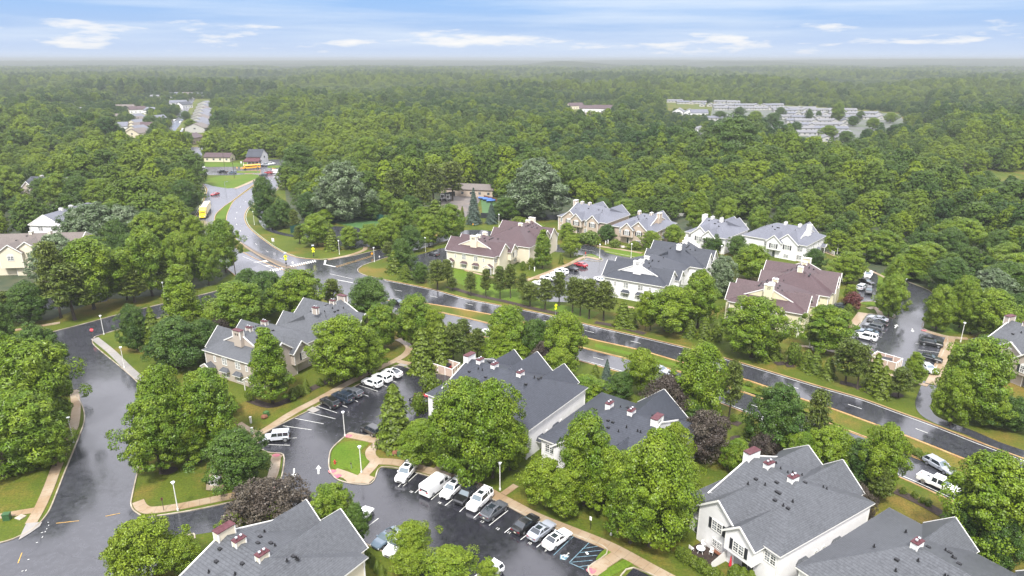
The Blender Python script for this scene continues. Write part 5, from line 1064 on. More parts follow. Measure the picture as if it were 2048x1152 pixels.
T_('towering over the middle woods', [(690, 330, 442, 112, 'silver'), (1072, 322, 436, 130, 'silver'), (650, 380, 440, 70, 'silver'), (790, 340, 420, 60, 'pine'), (905, 325, 402, 70, 'pine'), (868, 330, 410, 60, 'pine'), (1460, 235, 345, 130, 'oak'), (735, 278, 350, 62, 'maple'), (600, 290, 365, 75, 'oak'), (1012, 395, 440, 60, 'oak'), (1673, 206, 244, 30, 'maple'), (1478, 214, 232, 26, 'oak'), (1510, 222, 244, 30, 'maple'), (1545, 226, 250, 34, 'oak'), (1560, 214, 234, 22, 'oak'), (1440, 222, 240, 30, 'oak'), (1705, 232, 252, 26, 'oak'), (1745, 236, 258, 30, 'maple'), (1590, 244, 268, 30, 'oak'), (1656, 252, 278, 34, 'maple'), (1620, 276, 304, 40, 'oak'), (1690, 262, 290, 36, 'oak'), (1720, 222, 238, 20, 'oak'), (1780, 226, 246, 26, 'maple'), (372, 222, 240, 22, 'oak'), (382, 238, 260, 28, 'maple'), (345, 262, 288, 34, 'oak'), (376, 264, 290, 30, 'maple'), (300, 232, 256, 30, 'oak'), (318, 262, 290, 36, 'maple'), (262, 228, 250, 24, 'oak'), (1617, 218, 240, 16, 'oak'), (1636, 222, 238, 12, 'oak'), (1948, 352, 395, 40, 'oak'), (1968, 342, 382, 38, 'oak')])
# hedges as rows of countable shrubs
T_('by the nearest white townhouse', [(1360+i*14, 1096+i*9.5-(i % 2)*4, 1114+i*9.5, 26, 'shrub') for i in range(6)]+[(1470+i*15, 1128+i*6, 1152+i*8, 32, 'arb') for i in range(3)]+[(1362, 1036, 1070, 24, 'arb')])
T_('in the bottom left townhouse hedge', [(722+i*8.5, 1082+i*9, 1102+i*10, 17, 'arb') for i in range(6)])
T_('along the near highway kerb', [(1806, 976, 987, 14, 'shrub'), (1829, 984, 995, 14, 'shrub'), (1844, 995, 1006, 13, 'shrub'), (1856, 1000, 1012, 14, 'shrub'), (1420, 812, 825, 14, 'shrub'), (1437, 816, 832, 14, 'shrub'), (1466, 830, 843, 14, 'shrub')])
T_('beside the tan townhouse walls', [(613, 757, 785, 20, 'arb'), (588, 778, 798, 24, 'shrub'), (600, 772, 790, 22, 'shrub'), (640, 758, 772, 14, 'shrub'), (500, 780, 800, 20, 'shrub')])
T_('beside the upper townhouse walls', [(1046, 524, 540, 13, 'shrub'), (1062, 518, 538, 16, 'shrub'), (1070, 515, 534, 12, 'arb'), (1122, 505, 528, 12, 'arb'), (1165, 468, 483, 26, 'shrub'), (1190, 472, 486, 22, 'shrub'), (1230, 480, 495, 24, 'shrub'), (1270, 484, 498, 28, 'shrub'), (1300, 486, 500, 24, 'shrub'), (1432, 498, 512, 14, 'arb'), (1900, 780, 800, 26, 'shrub')])
# greenery on the highway median
T_('on the highway median', [(1475+i*22, 754+i*9.6, 762+i*9.6, 15, 'shrub') for i in range(4)]+[(1800+i*17, 880+i*9.3, 893+i*9.3, 22, 'shrub') for i in range(8)])
SPECIAL_N = len(TREES)
# ---- woodland points
wr = np.random.default_rng(12)
pts = []
def scatter(y0, y1, sp, jit=.45):
    out = []; yy = y0
    while yy < y1:
        hw = yy*.80+40; n = int(2*hw/sp); xs = -hw+(np.arange(n)+wr.uniform(-jit, jit, n)+.5)*sp
        ys = yy+wr.uniform(-jit, jit, n)*sp; out.append(np.stack([xs, ys], 1)); yy += sp
    return np.vstack(out)
near = scatter(150, 1250, 10.6); far = scatter(1250, 4300, 18)
# keep woods only where they grow: a hand-drawn line in the photo below which there are no woods
line = [(-500, 660), (0, 640), (100, 640), (190, 610), (330, 590), (430, 560), (395, 470), (392, 440), (410, 372), (575, 372), (600, 445), (690, 418), (790, 405), (868, 388), (1000, 388), (1015, 440), (1130, 408), (1300, 440), (1420, 440), (1510, 446), (1640, 480), (1680, 515), (1770, 540), (1862, 578), (1905, 620), (2048, 660), (2600, 700)]
lx = [a for a, b in line]; ly = [b for a, b in line]
def project_np(A):
    d = CAMH; fw = A[:, 1]*_c+d*_s; up = A[:, 1]*_s-d*_c
    return 1024+FPX*A[:, 0]/fw, 576-FPX*up/fw
px, py = project_np(near); order = np.argsort(lx, kind='stable')
# handle the folded part on the left by polygons instead of a function of x
woods = [(-900, 118.6)]+line+[(3200, 740), (3200, 118.6)]
keep = inpoly(px, py, woods)
for pl in CLEAR: keep &= ~inpoly(near[:, 0], near[:, 1], pl)
near = near[keep]
sp_ = np.array([[t[0], t[1]] for t in TREES]); sw = np.array([t[3] for t in TREES])
d2 = ((near[:, None, :]-sp_[None])**2).sum(2); near = near[(d2 > (sw[None]*.38)**2).all(1)]
px2, py2 = project_np(near)
# low sparse greenery in the suburb is smaller
sub = ((px2 > 225) & (px2 < 430) & (py2 > 190) & (py2 < 305)) | ((px2 > 1320) & (px2 < 1860) & (py2 > 200) & (py2 < 275)) | ((px2 > 1120) & (px2 < 1240) & (py2 > 205) & (py2 < 250))
hN = wr.uniform(9.5, 16.5, len(near))*np.where(sub, .55, 1.0)*np.where(near[:, 1] < 260, .85, 1)
# larger structure of the woods: groves of taller and lower trees
g1 = np.sin(near[:, 0]*.021+1.3*np.sin(near[:, 1]*.011))*np.sin(near[:, 1]*.017+.8*np.sin(near[:, 0]*.013)); g2 = np.sin(near[:, 0]*.035-1.1*np.sin(near[:, 1]*.02+1))*np.sin(near[:, 1]*.013+.7*np.sin(near[:, 0]*.02+2)); hN *= 1+.15*g1+.26*np.tanh(6*(g2-.12))
wN = np.clip(hN*wr.uniform(.85, 1.3, len(near)), 7, 17)
gF = np.sin(far[:, 0]*.008+1.4*np.sin(far[:, 1]*.005))*np.sin(far[:, 1]*.0065+np.sin(far[:, 0]*.004)); hF = wr.uniform(12, 20, len(far))*(1+.45*np.tanh(5*gF)); wF = wr.uniform(19, 26, len(far))
far_keep = np.ones(len(far), bool)
for pl in CLEAR: far_keep &= ~inpoly(far[:, 0], far[:, 1], pl)
far = far[far_keep]; hF = hF[far_keep]; wF = wF[far_keep]
# the nearest woodland trees are individuals
trees_only = [t for t in TREES if t[2] != 'shrub']
n_ind = max(0, 298-len(trees_only))
vis = (px2 > -20) & (px2 < 2070) & (hN > 9)
dist = np.where(vis, near[:, 1], 1e9)
# those that show: sort by apparent height, thinning the ones hidden right behind others
pick = []; occ = np.full(420, 10000.0)
for i in np.argsort(dist):
    if len(pick) >= n_ind or dist[i] > 1e8: break
    tx_, ty_ = proj(near[i, 0], near[i, 1], hN[i]); b = int(min(419, max(0, tx_/5)))
    hw_ = max(1, int(wN[i]/2/near[i, 1]*FPX/5))
    seg = occ[max(0, b-hw_//2):b+hw_//2+1]
    if seg.min() > ty_+3 or seg.mean() > ty_+6: pick.append(i)
    occ[max(0, b-hw_):b+hw_+1] = np.minimum(occ[max(0, b-hw_):b+hw_+1], ty_)
pickset = set(pick)
wk = ['maple', 'oak', 'oak', 'tall', 'maple', 'silver', 'oak', 'pine', 'fan', 'maple']
for i in pick:
    X_, Y_ = float(near[i, 0]), float(near[i, 1]); kd = wk[int(wr.integers(0, len(wk)))]
    z_ = 'at the front of the left woods' if px2[i] < 400 else 'at the front of the middle woods' if px2[i] < 1000 else 'above the upper townhouses' if px2[i] < 1500 else 'behind the right parking lot'
    TREES.append([X_, Y_, kd, float(wN[i])*1.08, float(hN[i]), z_, float(px2[i])])
ORD = ['', 'second', 'third', 'fourth', 'fifth', 'sixth', 'seventh', 'eighth', 'ninth', 'tenth', 'eleventh', 'twelfth', 'thirteenth', 'fourteenth', 'fifteenth', 'sixteenth', 'seventeenth', 'eighteenth', 'nineteenth', 'twentieth'] + ['%dth' % k for k in range(21, 90)]
for k_ in (20, 30, 40, 50, 60, 70): 
    if k_ < len(ORD): ORD[k_] = '%dst' % (k_+1); ORD[k_+1] = '%dnd' % (k_+2); ORD[k_+2] = '%drd' % (k_+3)
byz = {}
for t in TREES: byz.setdefault((t[5], t[2]), []).append(t)
lab = {}
for (zn, kd), lst in byz.items():
    lst.sort(key=lambda t: t[6]); n = len(lst)
    for i, t in enumerate(lst):
        l = 'the only %s %s' % (DESC[kd], zn) if n == 1 else '%s%s from the left %s' % ('leftmost ' if i == 0 else ORD[i]+' ', DESC[kd], zn) if i else 'leftmost %s %s' % (DESC[kd], zn)
        lab[id(t)] = l.replace('the only ', '')
protos_done = {}
rt = random.Random(99)
for t in TREES:
    X_, Y_, kd, w_, h_, zn, _x = t; Hn, Wn = NOM[kd]; cm, tm = rt.choice(PROTO[kd])
    r_ = empty(NAME[kd], X_, Y_, 0, rt.uniform(0, 6.28), lab[id(t)], 'shrub' if kd == 'shrub' else 'tree', ('shrubs ' if kd == 'shrub' else 'trees ')+zn)
    r_.scale = (w_/Wn, w_/Wn, h_/Hn)
    put('trunk', tm, r_); put('crown', cm, r_)
# ---- the rest of the woods: one object, tree shapes instanced on points
def low_tree(v):
    rng = np.random.default_rng(500+v)
    if v == 4:
        V = crown_cone(rng, .5, .05, 1.15, 1500, .06, 8, 1.3, .8, .3)
    else:
        V = crown_round(rng, .5, .08, 1.0, 64+6*v, 80, .092, .044, top=.5 if v != 2 else .3, inner=.10, spread=.25)
    tr = MB(); tr.beam((0, 0, 0), (0, 0, .6), .03, None, 0, 5, .015)
    return quads_mesh('crown_shape', V, ['leaf_wood', 'bark'], tr)
rest = np.array([i for i in range(len(near)) if i not in pickset], int)
Pn = near[rest]; co = np.vstack([np.column_stack([Pn, np.zeros(len(Pn))]), np.column_stack([far, np.zeros(len(far))])])
hh_ = np.concatenate([hN[rest], hF]); ww_ = np.concatenate([wN[rest]*1.12, wF]); n_ = len(co)
me = bpy.data.meshes.new('woodland'); me.vertices.add(n_); me.vertices.foreach_set('co', co.astype(np.float32).ravel())
tint = np.clip(wr.uniform(0, 1, n_)**1.8*.95+.04+.26*(np.sin(co[:, 0]*.012+2*np.sin(co[:, 1]*.006))*np.sin(co[:, 1]*.009))+.16*np.sin(co[:, 1]*.0052+1.5*np.sin(co[:, 0]*.0021)), 0, 1)
for nm_, dt, val in (('tint', 'FLOAT', tint.astype(np.float32)), ('sca', 'FLOAT_VECTOR', np.column_stack([ww_, ww_, hh_]).astype(np.float32).ravel()), ('rot', 'FLOAT_VECTOR', np.column_stack([np.zeros(n_), np.zeros(n_), wr.uniform(0, 6.28, n_)]).astype(np.float32).ravel()), ('idx', 'INT', wr.choice([0, 0, 1, 1, 2, 3, 3, 4], n_).astype(np.int32))):
    at = me.attributes.new(nm_, dt, 'POINT'); at.data.foreach_set('vector' if dt == 'FLOAT_VECTOR' else 'value', val)
wood = put('woodland', me); tag(wood, 'dense green woodland covering the middle and far distance', 'woodland', None, 'stuff')
ng = bpy.data.node_groups.new('woodland', 'GeometryNodeTree'); ng.interface.new_socket('Geometry', in_out='INPUT', socket_type='NodeSocketGeometry'); ng.interface.new_socket('Geometry', in_out='OUTPUT', socket_type='NodeSocketGeometry')
gi = ng.nodes.new('NodeGroupInput'); go = ng.nodes.new('NodeGroupOutput'); ins = ng.nodes.new('GeometryNodeInstanceOnPoints'); ins.inputs['Pick Instance'].default_value = True
# the tree shapes ride along as extra material-bearing meshes stored in the node group through mesh objects without a place in the scene
gtg = ng.nodes.new('GeometryNodeJoinGeometry')
for v in reversed(range(5)):
    ob = bpy.data.objects.new('woodland_tree_shape', low_tree(v)); ob['kind'] = 'stuff'
    oi = ng.nodes.new('GeometryNodeObjectInfo'); oi.inputs['Object'].default_value = ob; oi.inputs['As Instance'].default_value = True
    ng.links.new(oi.outputs['Geometry'], gtg.inputs[0])
def attr(nm_, t_):
    a = ng.nodes.new('GeometryNodeInputNamedAttribute'); a.data_type = t_; a.inputs['Name'].default_value = nm_; return a.outputs['Attribute']
ng.links.new(gi.outputs[0], ins.inputs['Points']); ng.links.new(gtg.outputs[0], ins.inputs['Instance']); ng.links.new(attr('idx', 'INT'), ins.inputs['Instance Index'])
er = ng.nodes.new('FunctionNodeEulerToRotation'); ng.links.new(attr('rot', 'FLOAT_VECTOR'), er.inputs[0]); ng.links.new(er.outputs[0], ins.inputs['Rotation'])
ng.links.new(attr('sca', 'FLOAT_VECTOR'), ins.inputs['Scale']); ng.links.new(ins.outputs[0], go.inputs[0])
md = wood.modifiers.new('woodland', 'NODES'); md.node_group = ng
# ---- far canopy sheet to the horizon
nr, na = 260, 700
rad = 4000*(9000/4000)**(np.linspace(0, 1, nr)**1.1); ang = np.linspace(-math.radians(46), math.radians(46), na)
RR, AA = np.meshgrid(rad, ang, indexing='ij'); Xg = RR*np.sin(AA); Yg = RR*np.cos(AA)
Z = 13+wr.uniform(-5, 5, RR.shape)
def bumpz(px_, D, wpx, h):      # a low hill centred at photo column px_, distance D
    xc = (px_-1024)/FPX*D/_c; s1 = wpx/FPX*D
    return h*np.exp(-((Xg-xc)/s1)**2-((Yg-D)/900)**2)
Z += bumpz(1130, 5200, 75, 27)+bumpz(1095, 5100, 40, 6)+bumpz(1500, 5600, 60, 27)+bumpz(1410, 5700, 38, 21)
Z += np.clip((RR-5600)/3400, 0, 1)**1.3*(34+np.clip((AA-.1)/.5, 0, 1)*15)
Z += 3*np.sin(Xg*.0021+np.sin(Yg*.0017)*2)*np.sin(Yg*.0013)
V = np.stack([Xg, Yg, Z], 2).reshape(-1, 3); idx = np.arange(nr*na).reshape(nr, na)
F = np.stack([idx[:-1, :-1], idx[:-1, 1:], idx[1:, 1:], idx[1:, :-1]], 2).reshape(-1, 4)
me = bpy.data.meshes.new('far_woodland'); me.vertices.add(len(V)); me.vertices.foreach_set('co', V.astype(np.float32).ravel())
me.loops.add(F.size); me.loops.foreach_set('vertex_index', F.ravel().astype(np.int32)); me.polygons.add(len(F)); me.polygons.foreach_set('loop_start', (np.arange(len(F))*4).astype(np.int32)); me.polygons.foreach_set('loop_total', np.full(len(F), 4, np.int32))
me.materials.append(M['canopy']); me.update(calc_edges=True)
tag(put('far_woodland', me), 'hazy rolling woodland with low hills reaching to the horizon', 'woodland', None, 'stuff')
# ------------------------------------------------------------------ vehicles
def loft(mb, secs, mi=0):
    n = len(secs[0]); vs = [p for s_ in secs for p in s_]; fs = []
    for k in range(len(secs)-1):
        for i in range(n): fs.append((k*n+i, k*n+(i+1) % n, (k+1)*n+(i+1) % n, (k+1)*n+i))
    fs += [tuple(range(n)), tuple(range((len(secs)-1)*n+n-1, (len(secs)-1)*n-1, -1))]
    mb.solid(vs, fs, mi)
def bsec(x, hw, zb, zt, r=.14):
    return [(x, -hw*.86, zb), (x, -hw, zb+.16), (x, -hw, zt-r), (x, -hw*.86, zt), (x, hw*.86, zt), (x, hw, zt-r), (x, hw, zb+.16), (x, hw*.86, zb)]
TYPES = {  # length, width, roof h, body stations (x frac, hw mult, zt), greenhouse (rear base, rear top, front top, front base) x frac, belt z
 'sedan': (4.8, 1.84, 1.44, [(-.5, .82, .86), (-.47, .94, 1.02), (-.33, 1, 1.06), (.14, 1, .98), (.36, .98, .92), (.46, .9, .80), (.5, .78, .66)], (-.40, -.20, .03, .20), .97),
 'coupe': (4.5, 1.88, 1.30, [(-.5, .8, .80), (-.46, .95, .93), (-.3, 1.02, .96), (.1, .98, .90), (.34, .98, .84), (.46, .88, .70), (.5, .72, .55)], (-.42, -.12, .05, .22), .88),
 'suv': (4.7, 1.90, 1.70, [(-.5, .84, 1.05), (-.48, .96, 1.12), (-.3, 1, 1.12), (.14, 1, 1.10), (.36, .98, 1.04), (.46, .92, .95), (.5, .8, .76)], (-.485, -.43, .07, .20), 1.08),
 'bigsuv': (4.9, 1.94, 1.86, [(-.5, .86, 1.12), (-.48, .97, 1.18), (-.3, 1, 1.18), (.14, 1, 1.16), (.38, .98, 1.12), (.47, .94, 1.02), (.5, .82, .8)], (-.49, -.46, .09, .20), 1.14),
 'fastback': (4.7, 1.92, 1.62, [(-.5, .84, .98), (-.47, .96, 1.10), (-.3, 1, 1.12), (.14, 1, 1.06), (.36, .98, 1.0), (.46, .92, .90), (.5, .8, .72)], (-.44, -.16, .06, .21), 1.06),
 'wagon': (4.9, 1.86, 1.56, [(-.5, .84, .98), (-.48, .96, 1.04), (-.3, 1, 1.04), (.14, 1, 1.0), (.36, .98, .94), (.46, .9, .84), (.5, .78, .68)], (-.48, -.38, .05, .20), 1.0)}
def bodymats(c): return 'paint_'+c
_vcache = {}
def make_vehicle(kind, color, sunroof=False, rails=False):
    key = (kind, color, sunroof, rails)
    if key in _vcache: return _vcache[key]
    parts = []
    if kind in TYPES:
        L, Wd, Hh, st, gh, belt = TYPES[kind]; hw = Wd/2; b = MB()
        loft(b, [bsec(x*L, hw*m, .26 if abs(x) < .48 else .34, z) for x, m, z in st])
        # roof panel and pillars
        rb, rt, ft, fb = [g*L for g in gh]; tw = hw*.74; bw = hw*.92
        b2 = MB()
        loft(b2, [[(rb, -bw, belt-.04), (rb, bw, belt-.04), (rt, tw, Hh-.05), (rt, -tw, Hh-.05)], [(fb, -bw, belt-.06), (fb, bw, belt-.06), (ft, tw, Hh-.07), (ft, -tw, Hh-.07)]])
        g = MB(); g.solid([(rb, -bw, belt-.04), (rb, bw, belt-.04), (fb, bw, belt-.06), (fb, -bw, belt-.06), (rt, -tw, Hh-.06), (rt, tw, Hh-.06), (ft, tw, Hh-.08), (ft, -tw, Hh-.08)],
                         [(0, 3, 7, 4), (1, 5, 6, 2), (0, 4, 5, 1)], 0)
        g.solid([(fb, bw, belt-.06), (fb, -bw, belt-.06), (ft, -tw, Hh-.08), (ft, tw, Hh-.08)], [(0, 1, 2, 3)], 1)
        b.solid([(rt-.06, -tw-.02, Hh-.08), (rt-.06, tw+.02, Hh-.08), (ft+.06, tw+.02, Hh-.09), (ft+.06, -tw-.02, Hh-.09), (rt+.05, -tw*.85, Hh), (rt+.05, tw*.85, Hh), (ft-.1, tw*.85, Hh-.01), (ft-.1, -tw*.85, Hh-.01)],
                [(0, 1, 5, 4), (1, 2, 6, 5), (2, 3, 7, 6), (3, 0, 4, 7), (4, 5, 6, 7), (3, 2, 1, 0)])
        for sg in (-1, 1):
            b.beam((rb, sg*bw, belt-.05), (rt, sg*tw, Hh-.06), .10, .08); b.beam((fb, sg*bw, belt-.06), (ft, sg*tw, Hh-.08), .09, .08)
            xm = (rt+ft)/2-.1; b.beam((xm-.02, sg*(bw+.005), belt-.04), (xm+.02, sg*(tw+.01), Hh-.06), .09, .06)
            if kind in ('suv', 'bigsuv', 'wagon'): x2 = rt+.75; b.beam((x2, sg*(bw+.005), belt-.04), (x2, sg*(tw+.01), Hh-.06), .16, .06)
            b.box(fb-.35, fb-.15, sg*hw-.02 if sg > 0 else -hw-.18, hw+.18 if sg > 0 else -hw+.02, belt-.08, belt+.08)
        parts.append(('body', b, ['paint_'+color], True)); parts.append(('window', g, ['glass_car', 'glass_wind'], False))
        if sunroof: q = MB(); q.box(ft-1.15, ft-.35, -tw*.62, tw*.62, Hh-.01, Hh+.012); parts.append(('sunroof', q, ['glass_car'], False))
        if rails:
            q = MB()
            for sg in (-1, 1): q.beam((rt+.1, sg*tw*.95, Hh+.05), (ft-.3, sg*tw*.95, Hh+.05), .05)
            for x in (rt+.5, rt+1.3): q.beam((x, -tw*.95, Hh+.06), (x, tw*.95, Hh+.06), .05)
            parts.append(('roof_rack', q, ['black'], False))
        wr_ = .34 if kind in ('sedan', 'coupe', 'wagon') else .38; wx = (-.30*L, .31*L); wy = hw-.10
    elif kind == 'van':
        L, Wd, Hh = 5.6, 2.02, 2.15; hw = Wd/2; b = MB()
        loft(b, [[(x, -w, zb), (x, -w, zm), (x, -w*.86, zt), (x, w*.86, zt), (x, w, zm), (x, w, zb)] for x, w, zb, zm, zt in ((-2.8, hw*.96, .4, 1.9, 2.1), (-2.7, hw, .3, 1.95, 2.15), (1.1, hw, .3, 1.95, 2.15), (1.5, hw, .3, 1.7, 2.0), (1.95, hw, .3, 1.15, 1.3), (2.6, hw*.95, .35, .95, 1.08), (2.8, hw*.8, .4, .7, .85))])
        g = MB()
        g.solid([(1.52, -.8, 1.93), (1.52, .8, 1.93), (2.06, .9, 1.30), (2.06, -.9, 1.30)], [(0, 1, 2, 3)], 1)
        for sg in (-1, 1):
            y = sg*(hw+.012); g.solid([(1.85, y, 1.2), (1.0, y, 1.2), (1.0, y, 1.75), (1.45, y, 1.75)], [(0, 1, 2, 3)])
            g.solid([(.7, y, 1.22), (-.2, y, 1.22), (-.2, y, 1.75), (.7, y, 1.75)], [(0, 1, 2, 3)])
        g.solid([(-2.83, -.75, 1.25), (-2.83, .75, 1.25), (-2.76, .7, 1.8), (-2.76, -.7, 1.8)], [(0, 1, 2, 3)])
        for sg in (-1, 1): b.box(1.75, 1.9, hw if sg > 0 else -hw-.22, hw+.22 if sg > 0 else -hw, 1.15, 1.45)
        parts += [('body', b, ['paint_'+color], True), ('window', g, ['glass_car', 'glass_wind'], False)]; wr_ = .37; wx = (-1.75, 1.75); wy = hw-.12
    elif kind == 'pickup':
        L, Wd, Hh = 5.9, 2.0, 1.92; hw = Wd/2; b = MB()
        loft(b, [bsec(x, hw*m, .45, z, .1) for x, m, z in ((-.9, 1, 1.15), (1.6, 1, 1.16), (2.6, .98, 1.1), (2.9, .88, .95))])
        b.box(-2.95, -.9, -hw, -hw+.1, .5, 1.18); b.box(-2.95, -.9, hw-.1, hw, .5, 1.18); b.box(-2.97, -2.87, -hw, hw, .5, 1.16); b.box(-2.9, -.9, -hw+.1, hw-.1, .5, .72)
        rb, rt, ft, fb = -.85, -.75, .75, 1.45; tw = hw*.78; bw = hw*.93; belt = 1.14
        b.box(rt-.05, ft+.1, -tw-.03, tw+.03, Hh-.09, Hh)
        for sg in (-1, 1):
            for x0, x1 in ((rb, rt), (.05, .05), (fb, ft)): b.beam((x0, sg*bw, belt-.03), (x1, sg*tw, Hh-.05), .12, .08)
            b.box(1.0, 1.2, hw if sg > 0 else -hw-.2, hw+.2 if sg > 0 else -hw, 1.1, 1.4)
        g = MB(); g.solid([(rb, -bw, belt-.05), (rb, bw, belt-.05), (fb, bw, belt-.05), (fb, -bw, belt-.05), (rt, -tw, Hh-.08), (rt, tw, Hh-.08), (ft, tw, Hh-.08), (ft, -tw, Hh-.08)], [(0, 3, 7, 4), (1, 5, 6, 2), (0, 4, 5, 1)])
        g.solid([(fb, bw, belt-.05), (fb, -bw, belt-.05), (ft, -tw, Hh-.08), (ft, tw, Hh-.08)], [(0, 1, 2, 3)], 1)
        parts += [('body', b, ['paint_'+color], True), ('window', g, ['glass_car', 'glass_wind'], False)]; q = MB(); q.box(-2.86, -.92, -hw+.11, hw-.11, .725, .74); parts.append(('bed_liner', q, ['paint_palegrey'], False)); wr_ = .42; wx = (-1.85, 1.85); wy = hw-.12
    elif kind == 'jeep':
        L, Wd, Hh = 4.6, 1.88, 1.86; hw = Wd/2; b = MB()
        b.box(-2.1, 1.0, -hw*.86, hw*.86, .5, 1.15); b.box(1.0, 2.1, -hw*.72, hw*.72, .5, 1.12); b.box(-2.05, .70, -hw*.80, hw*.80, 1.78, 1.86)
        for sg in (-1, 1):
            y0, y1 = sorted((sg*hw*.7, sg*hw*1.03)); b.box(1.05, 2.15, y0, y1, .86, .94); b.box(-2.0, -.9, y0, y1, .86, .94); b.beam((1.05, sg*hw*.87, .9), (.75, sg*hw*.87, .45), .1)
            for x0, x1 in ((-2.05, -2.0), (-1.1, -1.1), (-.2, -.2), (.95, .68)): b.beam((x0, sg*hw*.85, 1.14), (x1, sg*hw*.79, 1.80), .10)
        b.box(2.1, 2.28, -hw*.9, hw*.9, .45, .62)
        g = MB(); g.solid([(-2.04, -hw*.84, 1.14), (-2.04, hw*.84, 1.14), (.93, hw*.84, 1.14), (.93, -hw*.84, 1.14), (-2.0, -hw*.78, 1.8), (-2.0, hw*.78, 1.8), (.66, hw*.78, 1.8), (.66, -hw*.78, 1.8)], [(0, 3, 7, 4), (1, 5, 6, 2), (0, 4, 5, 1), (2, 6, 7, 3)])
        parts += [('body', b, ['paint_'+color], False), ('window', g, ['glass_car', 'glass_wind'], False)]
        q = MB(); q.beam((-2.12, .0, 1.0), (-2.34, .0, 1.0), .74, None, 0, 12); parts.append(('spare_wheel', q, ['tyre'], False)); wr_ = .42; wx = (-1.45, 1.5); wy = hw-.14
    me = []
    for nm_, mb_, mats_, sm in parts: me.append((nm_, mb_.mesh(nm_, mats_, False), None))
    ty = MB(); ty.beam((0, -.12, 0), (0, .12, 0), wr_*2, None, 0, 14); rm = MB(); rm.beam((0, -.13, 0), (0, .13, 0), wr_*1.25, None, 0, 10)
    tm, rmm = ty.mesh('wheel', 'tyre'), rm.mesh('rim', 'rim'); wheels = [(x, sg*wy, wr_) for x in wx for sg in (-1, 1)]
    fr = {'van': 2.76, 'pickup': 2.88, 'jeep': 2.1}.get(kind, L/2-.03); re_ = {'van': 2.80, 'pickup': 2.96, 'jeep': 2.1}.get(kind, L/2-.02)
    zf = {'van': .82, 'pickup': .9, 'jeep': .95}.get(kind, TYPES[kind][3][-1][2]-.1 if kind in TYPES else .8); zr = {'van': 1.1, 'pickup': 1.0, 'jeep': .9}.get(kind, TYPES[kind][3][0][2]-.12 if kind in TYPES else .9)
    hl = MB(); hl.box(-.10, .05, -.22, .22, -.09, .07); tl = MB(); tl.box(-.05, .10, -.2, .2, -.09, .09); pl_ = MB(); pl_.box(-.02, .02, -.17, .17, -.08, .08); gr = MB(); gr.box(-.05, .03, -.45, .45, -.13, .10)
    lights = [('headlight', hl.mesh('headlight', 'head'), (fr-.07, sg*hw*.60, zf)) for sg in (-1, 1)]+[('tail_light', tl.mesh('tail_light', 'tail'), (-re_+.03, sg*hw*.62, zr)) for sg in (-1, 1)]
    lights += [('licence_plate', pl_.mesh('licence_plate', 'plate'), (-re_-.01, 0, zr-.22)), ('grille', gr.mesh('grille', 'black'), (fr+.0, 0, zf-.2))]
    _vcache[key] = (me, tm, rmm, wheels, lights, L); return _vcache[key]
VN = {'sedan': 'parked_sedan', 'coupe': 'parked_coupe', 'suv': 'parked_suv', 'bigsuv': 'parked_suv', 'fastback': 'parked_suv', 'wagon': 'station_wagon', 'van': 'cargo_van', 'pickup': 'pickup_truck', 'jeep': 'off_road_vehicle'}
def vehicle(kind, color, nose, tail, label, cat='car', group=None, sunroof=False, rails=False, name=None, zh=.7):
    me, tm, rmm, wheels, lights, L = make_vehicle(kind, color, sunroof, rails)
    a, b = P(*nose, zh), P(*tail, zh); cx, cy = (a[0]+b[0])/2, (a[1]+b[1])/2
    r_ = empty(name or VN[kind], cx, cy, .045, math.atan2(a[1]-b[1], a[0]-b[0]), label, cat, group)
    for nm_, m_, _ in me: put(nm_, m_, r_)
    for w in wheels:
        o = put('wheel', tm, r_); o.location = w; put('rim', rmm, o)
    for nm_, m_, l in lights: o = put(nm_, m_, r_); o.location = l
    return r_
g1_ = 'cars in the long row in front of the white townhouses'
vehicle('bigsuv', 'white', (799, 961), (825, 929), 'white SUV alone at the left end of the long row, beside the lawn island', 'car', g1_, True, True)
vehicle('van', 'white', (893, 951), (849, 984), 'white cargo van with small rear window in the long row', 'van', g1_, zh=1.0)
vehicle('suv', 'white', (888, 992), (920, 963), 'white SUV parked right next to the cargo van', 'car', g1_, True, True)
vehicle('suv', 'black', (916, 1005), (950, 974), 'black SUV with pale windscreen between two white SUVs', 'car', g1_, True)
vehicle('bigsuv', 'white', (940, 1018), (978, 983), 'large white SUV with roof bars between the black and the grey car', 'car', g1_, True, True)
vehicle('fastback', 'grey', (1009, 1004), (967, 1036), 'dark grey sloping-back SUV beside the empty bay numbered 12', 'car', g1_, True)
vehicle('sedan', 'black', (1071, 1031), (1031, 1062), 'glossy black sedan to the right of the empty bay', 'car', g1_)
vehicle('sedan', 'silver', (1103, 1044), (1063, 1075), 'silver-grey sedan with sunroof between black and white sedans', 'car', g1_, True)
vehicle('sedan', 'white', (1136, 1061), (1093, 1092), 'white sedan with black glass roof next to the accessible bay', 'car', g1_, True)
g2_ = 'cars nosed to the curb beside the tan townhouses'
vehicle('suv', 'black', (645, 797), (675, 812), 'black SUV at the lower left end of the row beside the tan townhouses', 'car', g2_)
vehicle('bigsuv', 'navy', (669, 788), (702, 801), 'dark navy SUV second from the left beside the tan townhouses', 'car', g2_, False, True)
vehicle('wagon', 'grey', (690, 779), (719, 789), 'dark grey wagon third from the left beside the tan townhouses', 'car', g2_)
vehicle('suv', 'white', (728, 760), (760, 770), 'white crossover with dark windows, first of the three white cars by the dumpster pen', 'car', g2_)
vehicle('suv', 'white', (748, 750), (779, 760), 'white hatchback in the middle of the three white cars by the dumpster pen', 'car', g2_)
vehicle('fastback', 'white', (768, 741), (800, 750), 'white crossover nearest to the dumpster pen', 'car', g2_, True)
vehicle('jeep', 'palegrey', (531, 876), (577, 872), 'silver off-roader with white top standing alone at the upper curb', 'car')
